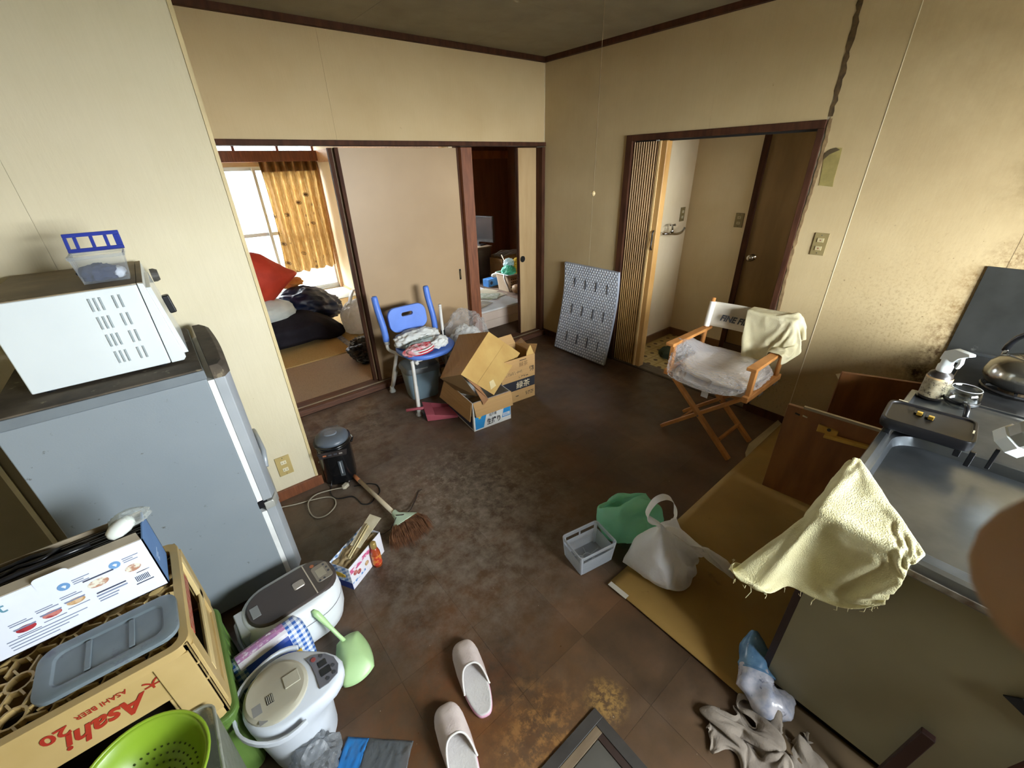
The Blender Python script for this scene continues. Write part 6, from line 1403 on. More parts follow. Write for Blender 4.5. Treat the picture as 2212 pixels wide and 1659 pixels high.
part(t, 'drain', MB().lathe([(.055, .596), (.06, .600), (.05, .602), (.044, .596), (.002, .590)], (1.345, -.205, 0), 24), CHROME, smooth=True)
part(t, 'drain_basket', MB().lathe([(.040, .598), (.036, .604), (.008, .602)], (1.345, -.205, 0), 20), BLACKP)
part(t, 'edge_trim', MB().box(1.112, 1.116, -.54, .12, .748, .764), M('rust_edge', '#5a4632', .7, '#8a8478', 30), bev=.001)
part(t, 'splash_back', MB().box(1.12, 2.15, -.55, -.54, .785, .90), STC)
# dish tray
t = thing('dish_tray', 'black rounded plastic tray with two yellow clips standing across the drainboard', 'tray', (1.80, .035, .785), .0)
tr = [(1.862, .150), (1.885, -.075), (1.705, -.088), (1.690, .140)]
def trr(s, z, rr=.03):
    c_ = Vector((1.786, .032, 0)); out = []
    for i, (x, y) in enumerate(tr):
        p = Vector((x, y, 0)); a = Vector((*tr[i - 1], 0)); b_ = Vector((*tr[(i + 1) % 4], 0))
        p0 = p + (a - p).normalized() * rr; p1 = p + (b_ - p).normalized() * rr
        for k in range(5):
            q_ = k / 4; r_ = p0 * (1 - q_) ** 2 + p * 2 * q_ * (1 - q_) + p1 * q_ ** 2
            r_ = c_ + (r_ - c_) * s; out.append((r_.x, r_.y, z))
    return out
part(t, 'tray_body', MB().loft([trr(.90, .802), trr(.98, .808), trr(1.0, .818), trr(1.0, .838), trr(.985, .843), trr(.93, .843), trr(.90, .838)]), M('tray_black', '#121114', .4, '#0d0c0f', 20), bev=.0015)
for x, y in ((1.845, .11), (1.86, -.05), (1.725, -.06), (1.715, .11)): part(t, 'foot', MB().box(x - .012, x + .012, y - .008, y + .008, .779, .802), BLACKP, bev=.002)
for x, y in ((1.80, .060), (1.792, .030)):
    part(t, 'yellow_clip', MB().box(x - .006, x + .006, y - .007, y + .007, .839, .851), M('clip_yellow', '#d8b24a', .4) if 'clip_yellow' not in bpy.data.materials else bpy.data.materials['clip_yellow'], bev=.001)
    part(t, 'clip_base', MB().box(x - .002, x + .026, y - .009, y + .014, .838, .844), BLACKP, bev=.001)
for (x, y, d_) in ((1.868, .115, 0), (1.785, -.072, 1)): part(t, 'white_smear', MB().box(x - .002, x + .002, y - .012, y + .012, .8435, .8445) if d_ == 0 else MB().box(x - .012, x + .012, y - .002, y + .002, .8435, .8445), CREAM)
part(t, 'support_leg', MB().box(1.672, 1.684, -.095, -.082, .779, .83).box(1.70, 1.709, -.135, -.125, .779, .85), BLACKP, bev=.002)
# spray bottle
t = thing('spray_bottle', 'spray bottle with dirty paper label and white trigger head by the stove', 'bottle', (2.115, .07, .785))
cx_, cy_ = 2.115, .066
part(t, 'bottle', MB().lathe([(.034, 0), (.0375, .005), (.0375, .085), (.033, .102), (.016, .115), (.014, .125)], (cx_, cy_, .786), 28), M('spray_body', '#2e2824', .35), smooth=True)
part(t, 'label', MB().lathe([(.0382, .012), (.0382, .084)], (cx_, cy_, .786), 28, None, False, False), M('spray_label', '#a59a80', .6, '#80755a', 60, c3='#3a3024', s3=95, t3=.53), smooth=True)
part(t, 'label_band', MB().lathe([(.0384, .084), (.0378, .091)], (cx_, cy_, .786), 28, None, False, False), M('spray_band', '#c0a070', .5), smooth=True)
sp = part(t, 'spray_head', MB().lathe([(.021, .112), (.022, .116), (.022, .135), (.018, .14), (.018, .158), (.012, .165)], (cx_, cy_, .786), 20), WHITE, smooth=True)
f_ = Vector((-.55, -.83, 0)); s_ = Vector((.83, -.55, 0)) * .013
hp = [(-.022, .152), (-.018, .186), (.01, .205), (.062, .205), (.066, .196), (.050, .188), (.036, .176), (.026, .158)]
part(sp, 'head_shell', MB().slab([Vector((cx_, cy_, .786 + z)) + f_ * a - s_ for a, z in hp], s_ * 2), WHITE, bev=.003)
part(sp, 'trigger', MB().slab([Vector((cx_, cy_, .786 + z)) + f_ * a - s_ * .6 for a, z in ((.030, .185), (.042, .185), (.046, .160), (.040, .138), (.034, .140), (.036, .160))], s_ * 1.2), WHITE, bev=.002)
# glass server with black band
t = thing('glass_server', 'small glass coffee server with black band and handle beside the spray bottle', 'glass pot', (2.10, -.012, .785))
gx, gy = 2.105, -.014
part(t, 'bowl', MB().lathe([(.002, .003), (.034, .003), (.043, .015), (.047, .035), (.045, .055), (.040, .074)], (gx, gy, .786), 32, None, False, False), glass('server_glass', (.86, .88, .88, 1), .12), smooth=True, solid=.002)
part(t, 'rim', MB().tube([(gx + .040 * math.cos(a), gy + .040 * math.sin(a), .860) for a in [2 * PI * k / 32 for k in range(32)]], .0014, 6, True), film('rim_glass', '#c9ccca', .5, .1, .2), smooth=True)
part(t, 'band', MB().lathe([(.0478, .020), (.0486, .022), (.0486, .030), (.0474, .033)], (gx, gy, .786), 32, None, False, False), BLACKP, smooth=True, solid=.0015)
part(t, 'handle', MB().tube(smooth_path([(gx - .044, gy - .012, .81), (gx - .065, gy - .02, .82), (gx - .085, gy - .026, .812), (gx - .095, gy - .03, .79)], 4), .0085, 10), BLACKP, smooth=True)
# gas stove, stand and kettle
t = thing('stove_stand', 'brown gas stove cabinet with an open door beside the sink', 'cabinet', (2.52, -.2, 0))
part(t, 'carcass', MB().box(2.17, 2.90, -.50, .085, .0, .655), CABF, bev=.002)
part(t, 'top', MB().box(2.165, 2.905, -.52, .10, .655, .675), STC, bev=.002)
dr = part(t, 'door', MB().slab([(2.555, .425, .10), (2.70, .100, .10), (2.718, .108, .10), (2.573, .433, .10)], (0, 0, .515)), BWOOD, bev=.002)
part(dr, 'screw_head', MB().lathe([(.004, 0), (.003, .003)], (2.575, .375, .575), 8, RY(-PI/2)), CHROME)
t = thing('gas_stove', 'black two-burner gas stove with steel edge in front of the steel wall panel', 'stove', (2.50, -.24, .675))
part(t, 'body', MB().box(2.19, 2.80, -.47, .035, .679, .762), GASB, bev=.006)
part(t, 'top_plate', MB().box(2.185, 2.805, -.475, .04, .762, .776), M('stove_top', '#3b3c3c', .3, '#2a2a2a', 14, metal=.5), bev=.004)
part(t, 'front_strip', MB().box(2.183, 2.19, -.475, .04, .765, .780), STEEL, bev=.002)
part(t, 'back_strip', MB().box(2.792, 2.808, -.475, .04, .775, .788), STEEL, bev=.002)
for (x, y) in ((2.43, -.14), (2.62, -.34)):
    g = MB()
    for k in range(6):
        a = k * PI / 3
        g.bar((x + .04 * math.cos(a), y + .04 * math.sin(a), .797), (x + .10 * math.cos(a), y + .10 * math.sin(a), .797), .008, .008)
    g.tube([(x + .10 * math.cos(2 * PI * k / 24), y + .10 * math.sin(2 * PI * k / 24), .788) for k in range(24)], .006, 6, True)
    part(t, 'grate', g, GASB)
    part(t, 'burner', MB().lathe([(.05, .774), (.05, .786), (.035, .792), (.01, .79)], (x, y, 0), 20), M('burner_brass', '#5a4a34', .5, metal=.5) if 'burner_brass' not in bpy.data.materials else bpy.data.materials['burner_brass'])
for y in (-.10, -.34): part(t, 'knob', MB().lathe([(.02, 0), (.018, .018)], (2.188, y, .722), 16, RY(-PI/2)), BLACKP)
t = thing('kettle', 'stainless steel kettle with black handle standing on the gas stove', 'kettle', (2.43, -.14, .80))
kx, ky = 2.43, -.14
KST = M('kettle_steel', '#a3a29c', .2, '#8d8c86', 4, metal=.95)
part(t, 'body', MB().lathe([(.085, .801), (.098, .806), (.112, .83), (.113, .85), (.105, .88), (.088, .903), (.060, .918), (.044, .922)], (kx, ky, 0), 40), KST, smooth=True)
part(t, 'lid', MB().lathe([(.046, .920), (.044, .925), (.02, .930), (.006, .932)], (kx, ky, 0), 28), KST, smooth=True)
part(t, 'lid_knob', MB().lathe([(.006, .930), (.008, .938), (.014, .944), (.013, .952), (.004, .956)], (kx, ky, 0), 16), BLACKP, smooth=True)
part(t, 'spout', MB().tube(smooth_path([(kx + .085, ky - .04, .86), (kx + .125, ky - .06, .88), (kx + .145, ky - .07, .915)], 4), [.02, .019, .018, .017, .016, .015, .014, .014, .013], 12), KST, smooth=True)
hpts = [(kx + .075 * math.cos(a) * .55, ky + .082 * math.cos(a), .915 + .105 * math.sin(a)) for a in [PI * k / 16 for k in range(17)]]
part(t, 'handle', MB().tube(hpts, .0105, 10), BLACKP, smooth=True)
for s in (1, -1): part(t, 'handle_lug', MB().obox((kx + s * .041, ky + s * .080, .908), (.02, .014, .03)), CHROME, bev=.003)
# steel panel on the wall
t = thing('steel_splash_panel', 'dull dark steel splash panel on the wall behind the stove', 'panel', (2.92, -.2, .66))
part(t, 'sheet', MB().box(2.919, 2.929, -.54, .117, .62, 1.15), M('dull_steel', '#50514e', .38, '#3f403d', 4, metal=.7, c3='#8a8a84', s3=7, t3=.66), bev=.002)
# faucet with purifier
t = thing('faucet', 'white tap head with grey filter reaching over the sink at the right edge', 'faucet', (1.72, -.3, .9))
part(t, 'spout', MB().tube(smooth_path([(1.72, -.485, .79), (1.72, -.485, .92), (1.722, -.47, .985), (1.73, -.40, 1.0), (1.738, -.28, .975), (1.74, -.20, .95)], 5), .011, 12), CHROME, smooth=True)
fm = Euler((.55, -.25, 0)).to_matrix()
part(t, 'filter_body', MB().lathe([(.034, -.014), (.043, -.010), (.045, .02), (.041, .045), (.030, .062), (.012, .070)], (1.72, -.165, .905), 8, fm), M('filter_grey', '#9a9a92', .4))
part(t, 'filter_nozzle', MB().lathe([(.030, -.052), (.047, -.046), (.047, -.014), (.041, -.010)], (1.72, -.165, .905), 8, fm), WHITE)
part(t, 'base_flange', MB().lathe([(.028, 0), (.026, .008), (.012, .012)], (1.72, -.485, .786), 16), CHROME)
# --- cream towel over the counter edge
TWC = cloth('yellow_cream_towel', '#e6dfb4', .12, '#d6cd9e', 1.0, 300, scale=14)
xe, ye, ze = 1.112, .130, .792
DISHV = unpack((0.9655, -0.0800, 0.5376),
[298,-5,-5,-5,-6,-5,-5,-5,-6,-5,-5,-5,-6,-5,-5,-6,-5,-5,-5,-6,-5,-5,-5,-6,-5,-5,-5,-6,-5,-5,-5,-6,-5,-5,-5,-6,-5,189,-5,-6,-5,-6,-6,-5,-6,-6,-6,-6,-5,-6,-6,-6,-6,-5,-6,-5,-5,-5,-5,-5,-5,-6,-5,-5,-5,-5,-5,-5,-5,-5,-5,-5,-5,-5,193,-6,-6,-6,-5,-7,-6,-6,-6,-7,-6,-7,-6,-7,-6,-6,-6,-6,-5,-5,-4,-5,-5,-5,-5,-5,-5,-5,-5,-5,-5,-5,-4,-5,-5,-5,-4,196,-6,-5,-6,-7,-6,-7,-6,-7,-7,-7,-7,-8,-7,-7,-7,-6,-5,-6,-4,-5,-4,-5,-5,-5,-5,-5,-5,-4,-4,-5,-5,-5,-4,-4,-5,-3,198,-6,-6,-6,-6,-7,-7,-7,-7,-8,-8,-7,-8,-8,-9,-6,-6,-6,-6,-4,-4,-4,-5,-5,-5,-4,-5,-5,-4,-4,-5,-4,-4,-4,-5,-5,-2,202,-7,-6,-7,-6,-7,-8,-7,-8,-8,-8,-9,-8,-9,-9,-7,-6,-6,-6,-4,-3,-4,-5,-4,-5,-5,-4,-4,-5,-4,-4,-4,-4,-4,-5,-4,-2,205,-6,-7,-7,-7,-7,-8,-8,-8,-9,-9,-9,-9,-9,-10,-7,-7,-6,-6,-3,-4,-3,-5,-4,-5,-5,-4,-4,-3,-4,-5,-2,-5,-3,-5,-1,-3,206,-6,-7,-8,-7,-7,-8,-9,-9,-9,-9,-10,-10,-10,-10,-8,-6,-7,-6,-3,-3,-3,-5,-4,-5,-4,-4,-3,-4,-4,-4,-3,-2,-5,-5,4,0,202,-6,-8,-7,-8,-7,-8,-10,-9,-10,-10,-10,-11,-10,-11,-9,-6,-7,-6,-3,-2,-3,-5,-4,-4,-5,-3,-3,-4,-3,-4,-5,0,-3,-3,0,5,200,-6,-6,-8,-7,-9,-9,-9,-10,-10,-11,-11,-11,-12,-11,-9,-7,-7,-6,-2,-3,-2,-4,-5,-4,-4,-3,-4,-2,-4,-3,-4,-3,5,1,-6,1,206,-8,-7,-6,-9,-9,-9,-10,-10,-11,-11,-12,-12,-12,-12,-10,-7,-6,-7,-2,-2,-2,-4,-5,-3,-4,-3,-3,-3,-4,2,-1,-5,2,4,-1,-5,206,-7,-8,-8,-8,-9,-9,-10,-11,-12,-12,-12,-13,-12,-13,-10,-7,-7,-7,-2,-1,-2,-4,-4,-3,-4,-4,-2,-2,0,2,0,-6,-1,4,2,1,200,-7,-8,-9,-8,-8,-11,-10,-11,-12,-13,-13,-13,-14,-13,-11,-7,-7,-7,-2,0,-2,-4,-3,-4,-4,-1,-1,1,1,-3,4,-1,-5,-1,1,4,201,-8,-8,-8,-10,-8,-10,-11,-12,-12,-13,-14,-14,-14,-14,-11,-8,-8,-6,-1,-1,0,-4,-4,-2,0,0,1,-1,-3,-1,1,5,-1,-5,-2,2,206,-9,-9,-9,-9,-10,-10,-11,-12,-13,-14,-14,-14,-15,-15,-9,-9,-10,-7,0,0,0,-3,0,0,0,0,-1,-4,2,2,-2,1,4,-2,-5,0,204,-6,-10,-7,-11,-10,-11,-12,-13,-13,-14,-14,-15,-16,-15,-10,-6,-9,-10,3,3,-3,0,0,0,-1,-1,-3,0,0,4,2,-3,0,3,-2,-4,205,-9,-8,-10,-8,-11,-12,-12,-13,-15,-14,-15,-16,-16,-16,-11,-5,-5,-11,8,2,-3,0,-1,0,-3,-1,1,0,-2,3,5,-1,-4,0,3,-1,201,-9,-10,-9,-11,-8,-12,-13,-14,-15,-15,-16,-16,-17,-14,-8,-10,-3,-11,10,4,-4,-1,-1,-1,0,0,1,-2,-1,5,3,-3,1,-4,-1,4,202,-10,-10,-9,-12,-11,-12,-11,-15,-15,-16,-17,-17,-14,-18,-6,-11,-1,-12,12,6,-2,-1,-1,0,0,0,-1,-3,1,5,2,-3,1,-2,-5,2,205,-8,-10,-12,-10,-11,-13,-13,-14,-16,-17,-17,-17,-15,-19,-6,-11,0,-11,13,8,0,-1,-1,-1,0,-1,-1,-2,2,5,0,-2,1,-3,-4,2,201,-6,-10,-9,-13,-12,-10,-15,-15,-17,-17,-18,-15,-18,-19,-5,-11,1,-11,14,9,2,0,-2,-1,0,-1,-2,-1,2,5,-1,-1,0,-4,-2,3,201,-10,-10,-9,-11,-13,-13,-12,-16,-17,-18,-18,-16,-20,-17,-5,-12,3,-11,14,11,4,-1,0,-1,-1,-1,-3,0,3,5,-3,1,-2,-5,0,3,202,-11,-10,-12,-11,-11,-15,-13,-15,-17,-19,-19,-16,-21,-16,-5,-12,4,-11,15,12,5,0,-1,-1,-1,-1,-2,0,4,4,-2,-1,-3,-4,1,3,202,-10,-11,-11,-13,-12,-14,-15,-17,-15,-20,-17,-20,-21,-15,-6,-11,5,-11,15,14,7,0,-2,-1,-1,-1,-2,1,5,3,-2,-2,-5,-2,2,4,201,-11,-9,-13,-13,-13,-13,-15,-18,-17,-20,-18,-20,-22,-12,-8,-11,5,-10,16,14,9,0,-1,-1,-1,-2,-1,1,6,2,-2,-3,-6,0,2,4,199,-12,-7,-12,-14,-14,-14,-14,-18,-19,-20,-18,-21,-22,-13,-8,-10,6,-10,16,16,9,2,-1,-2,-1,-1,-1,2,5,2,-3,-4,-5,1,4,3,198,-13,-10,-11,-12,-14,-16,-13,-18,-20,-20,-20,-22,-21,-14,-7,-9,6,-10,17,16,11,3,-1,-2,-1,-1,-1,2,6,0,-3,-5,-4,4,5,3,193,-11,-13,-12,-12,-11,-16,-16,-17,-19,-22,-21,-23,-21,-11,-10,-8,7,-10,17,17,12,4,0,-2,-1,-1,-1,3,5,-1,-5,-5,-2,6,4,4,193,-13,-12,-15,-12,-11,-14,-17,-19,-19,-21,-22,-24,-20,-11,-12,-6,7,-10,18,17,13,5,1,-1,-2,-1,-1,3,6,-3,-5,-4,-1,2,3,4,196,-12,-13,-14,-13,-10,-15,-18,-18,-21,-22,-23,-24,-19,-11,-13,-6,7,-9,18,18,14,6,1,-1,-1,-1,-1,3,6,-5,-5,-2,2,2,0,2,196,-9,-14,-16,-11,-12,-15,-18,-20,-20,-23,-24,-25,-17,-11,-15,-4,7,-9,19,18,15,6,3,-1,-1,-1,-1,4,5,-6,-5,1,3,2,1,2,191,-11,-12,-17,-8,-14,-16,-18,-20,-22,-22,-25,-25,-17,-10,-17,-3,7,-9,19,19,16,7,3,0,-1,-1,-1,5,3,-5,-5,3,3,3,2,1,189,-13,-14,-14,-11,-11,-19,-17,-22,-20,-24,-25,-25,-16,-12,-17,0,4,-8,20,19,17,8,3,1,-1,-1,-1,5,3,-6,-2,-1,1,4,3,3,187,-12,-13,-13,-14,-11,-17,-20,-19,-24,-24,-25,-25,-16,-13,-18,5,-4,-3,20,20,18,8,3,3,-1,-1,-1,4,3,-4,1,-2,-1,0,1,3,188,-12,-12,-8,-17,-15,-13,-22,-19,-23,-25,-26,-23,-11,-16,-22,0,-4,1,20,21,17,12,3,2,1,1,0,-1,5,0,0,0,-1,-1,-1,-1,189,-15,-12,-6,-14,-18,-15,-19,-23,-21,-25,-27,-20,-7,-21,-21,-2,1,-1,12,22,20,13,5,1,1,2,1,0,1,-1,0,2,2,2,0,-2,182,-14,-14,-6,-11,-17,-20,-16,-25,-21,-24,-27,-18,-7,-20,-23,-6,-1,10,6,20,21,13,7,1,1,0,1,-1,0,0,1,1,2,3,5,0],
[125,-3,-4,-3,-4,-3,-4,-3,-4,-3,-4,-3,-4,-3,-4,-3,-4,-3,-4,-3,-3,-4,-3,-4,-3,-4,-3,-4,-3,-4,-3,-4,-3,-4,-3,-3,-4,128,-3,-3,-3,-3,-4,-3,-3,-3,-4,-3,-3,-4,-3,-4,-4,-3,-4,-4,-4,-4,-4,-4,-3,-4,-4,-3,-4,-4,-3,-4,-4,-3,-4,-4,-3,-4,131,-3,-3,-2,-3,-3,-3,-3,-3,-3,-3,-4,-3,-3,-4,-4,-4,-4,-4,-5,-4,-5,-4,-4,-4,-4,-3,-4,-4,-4,-4,-4,-3,-4,-4,-4,-3,134,-4,-3,-3,-1,-3,-3,-3,-3,-2,-3,-3,-4,-3,-4,-4,-4,-5,-4,-5,-5,-6,-4,-4,-5,-4,-2,-5,-3,-5,-5,-2,-5,-3,-4,-4,-3,135,-2,-3,-4,-1,-2,-2,-3,-2,-3,-3,-3,-3,-3,-4,-4,-5,-5,-5,-5,-6,-6,-4,-5,-4,-5,-4,-3,-4,-5,-5,-4,-2,-6,-2,-4,-3,131,-1,3,-3,-3,-1,-2,-3,-1,-3,-2,-3,-3,-4,-3,-5,-5,-5,-5,-7,-6,-6,-5,-4,-5,-4,-5,-5,-3,-5,-5,-3,-4,-3,-4,-4,-3,132,-3,0,4,-3,0,-2,-3,-2,-2,-2,-3,-2,-4,-4,-4,-6,-5,-6,-7,-6,-7,-5,-5,-5,-4,-5,-5,-5,-5,-2,-6,-4,-3,-3,-3,-3,134,-3,-1,-2,4,-2,1,-3,-2,-1,-3,-2,-3,-3,-4,-5,-6,-5,-6,-8,-7,-7,-5,-5,-5,-5,-6,-4,-6,-4,-5,-2,-4,-4,-3,-2,-4,131,2,-2,-2,-2,5,-2,1,-2,-2,-1,-2,-3,-4,-3,-5,-6,-6,-7,-8,-7,-8,-6,-5,-5,-5,-6,-5,-5,-5,-4,-3,-3,-5,-3,-5,0,124,6,3,-2,-4,-1,3,2,-1,-1,-2,-2,-1,-3,-4,-5,-6,-7,-6,-9,-8,-8,-6,-5,-6,-5,-5,-6,-5,-5,-5,-4,-4,-2,-5,-2,-5,127,0,4,5,-2,-4,-2,4,1,0,-1,-1,-2,-1,-3,-5,-7,-7,-7,-9,-8,-9,-6,-6,-5,-6,-5,-6,-5,-5,-5,-6,-3,-4,-1,-5,-4,129,-3,0,5,4,-1,-4,-2,2,1,0,-1,-1,-1,-1,-3,-7,-7,-7,-10,-9,-9,-6,-6,-6,-6,-5,-6,-6,-5,-5,-6,-3,-5,-1,-5,-5,133,-3,-4,2,5,5,-3,-4,-2,2,-1,-1,-1,0,0,-1,-3,-8,-7,-11,-10,-9,-7,-6,-6,-6,-6,-6,-6,-6,-5,-4,-5,-3,-5,-5,-3,135,-1,-4,-1,-1,7,4,-4,-4,-2,1,0,-1,0,2,0,-4,-5,-8,-11,-11,-10,-7,-6,-7,-6,-6,-6,-7,-5,-6,-6,-3,-5,-3,-5,-5,135,-1,0,1,-5,2,6,2,-3,-5,-2,2,0,2,2,-7,-2,2,-9,-12,-11,-11,-7,-7,-7,-6,-7,-6,-6,-6,-5,-6,-6,-4,-5,-3,-5,137,-7,-2,6,2,-2,1,4,0,-2,-5,1,2,3,-3,-7,7,-6,-5,-13,-12,-10,-8,-7,-7,-6,-7,-6,-7,-7,-4,-6,-5,-6,-5,-5,-3,135,-1,-7,2,5,4,1,-3,0,3,-4,1,3,-1,-4,-4,7,-10,-2,-11,-12,-11,-8,-7,-7,-7,-7,-6,-7,-7,-6,-4,-6,-5,-6,-4,-5,131,4,-3,-3,2,6,4,0,-1,2,-4,3,1,-3,-10,9,2,-10,-3,-9,-12,-11,-9,-7,-7,-7,-7,-8,-6,-7,-5,-6,-5,-6,-5,-5,-4,131,-1,-2,3,-1,2,4,4,3,0,-3,1,1,-11,-1,11,1,-11,-4,-8,-11,-12,-9,-7,-8,-7,-7,-8,-6,-7,-5,-6,-6,-6,-6,-4,-5,136,-7,-2,1,6,3,2,-1,5,2,1,0,-7,-9,3,13,0,-12,-5,-6,-11,-13,-9,-7,-8,-8,-7,-8,-6,-7,-5,-7,-6,-6,-5,-5,-5,138,-5,-3,-3,2,4,7,2,-2,1,3,1,-10,-6,7,14,-2,-12,-6,-5,-11,-12,-10,-8,-8,-7,-8,-7,-8,-6,-5,-7,-7,-6,-4,-6,-5,138,-2,-2,-3,-3,2,6,5,3,-2,-1,2,-11,-3,11,14,-4,-12,-7,-5,-9,-13,-10,-8,-8,-8,-8,-7,-8,-7,-5,-6,-7,-6,-4,-6,-5,137,-4,0,2,-3,0,0,4,6,2,-3,-2,-11,1,13,15,-6,-11,-8,-5,-9,-13,-10,-8,-8,-8,-8,-8,-8,-6,-6,-7,-7,-5,-5,-6,-5,132,-4,0,6,0,3,-1,-2,4,6,0,-10,-6,2,16,15,-8,-11,-9,-5,-8,-13,-10,-8,-9,-8,-8,-8,-8,-6,-7,-7,-7,-4,-6,-6,-4,129,-1,-1,1,0,4,5,1,-3,4,3,-10,-5,4,19,14,-10,-11,-10,-5,-7,-12,-11,-9,-8,-9,-8,-8,-8,-6,-7,-8,-6,-4,-6,-7,-5,135,-2,-2,-3,-1,2,5,5,-2,0,5,-10,-4,6,20,15,-12,-11,-10,-6,-6,-12,-11,-9,-9,-8,-9,-8,-8,-6,-8,-7,-6,-4,-7,-4,-6,132,3,-2,-3,-2,-2,2,6,2,0,3,-10,-3,9,19,16,-12,-11,-12,-6,-6,-11,-11,-9,-9,-9,-9,-8,-9,-5,-8,-7,-5,-6,-5,-5,-5,126,8,0,-4,-1,-2,-4,5,4,3,0,-8,-3,11,22,15,-14,-11,-12,-7,-5,-11,-11,-10,-9,-8,-9,-9,-9,-6,-8,-5,-6,-7,-4,-6,-5,127,3,5,-1,-1,-1,-9,2,3,5,1,-7,-3,15,23,13,-14,-12,-13,-7,-5,-11,-10,-10,-9,-9,-9,-9,-9,-6,-8,-5,-7,-7,-6,-6,-4,130,-1,3,5,0,-6,-4,4,-3,1,3,-1,-5,17,24,12,-15,-12,-13,-8,-5,-10,-10,-10,-10,-9,-9,-9,-9,-6,-7,-6,-7,-7,-5,-8,-5,135,-3,-1,3,5,-5,-6,4,1,-5,0,3,-2,19,24,11,-15,-13,-14,-8,-4,-10,-11,-9,-10,-9,-10,-9,-9,-7,-7,-5,-8,-5,-7,-6,-5,135,-2,-2,-2,6,0,-5,-5,5,1,-6,-1,4,21,26,9,-16,-13,-14,-8,-5,-9,-11,-10,-9,-10,-10,-10,-8,-8,-6,-7,-7,-6,-5,-6,-5,132,2,0,-9,5,4,-1,-9,-1,6,-1,-5,7,22,26,8,-15,-14,-15,-8,-6,-9,-10,-10,-10,-10,-10,-9,-9,-9,-6,-8,-7,-6,-5,-6,-5,138,1,-5,-10,3,3,4,-4,-6,0,3,-4,11,23,25,8,-14,-17,-15,-8,-7,-8,-9,-10,-10,-10,-11,-10,-8,-9,-8,-7,-7,-7,-6,-4,-5,138,2,-2,-14,-1,6,1,4,-6,-5,0,0,16,26,25,4,-17,-17,-18,-8,-7,-8,-6,-10,-10,-10,-11,-10,-9,-9,-8,-7,-6,-6,-7,-7,-5,138,2,1,-9,-5,-1,2,10,-5,-4,0,-2,20,28,22,2,-19,-19,-18,-11,-7,-6,-3,-9,-11,-10,-11,-10,-10,-9,-9,-7,-7,-6,-5,-5,-6,134,3,3,-11,3,-8,2,7,4,-5,-7,5,22,29,14,-3,-14,-18,-12,-17,-7,-5,-3,-9,-11,-10,-11,-10,-10,-9,-9,-7,-8,-6,-6,-6,-4],
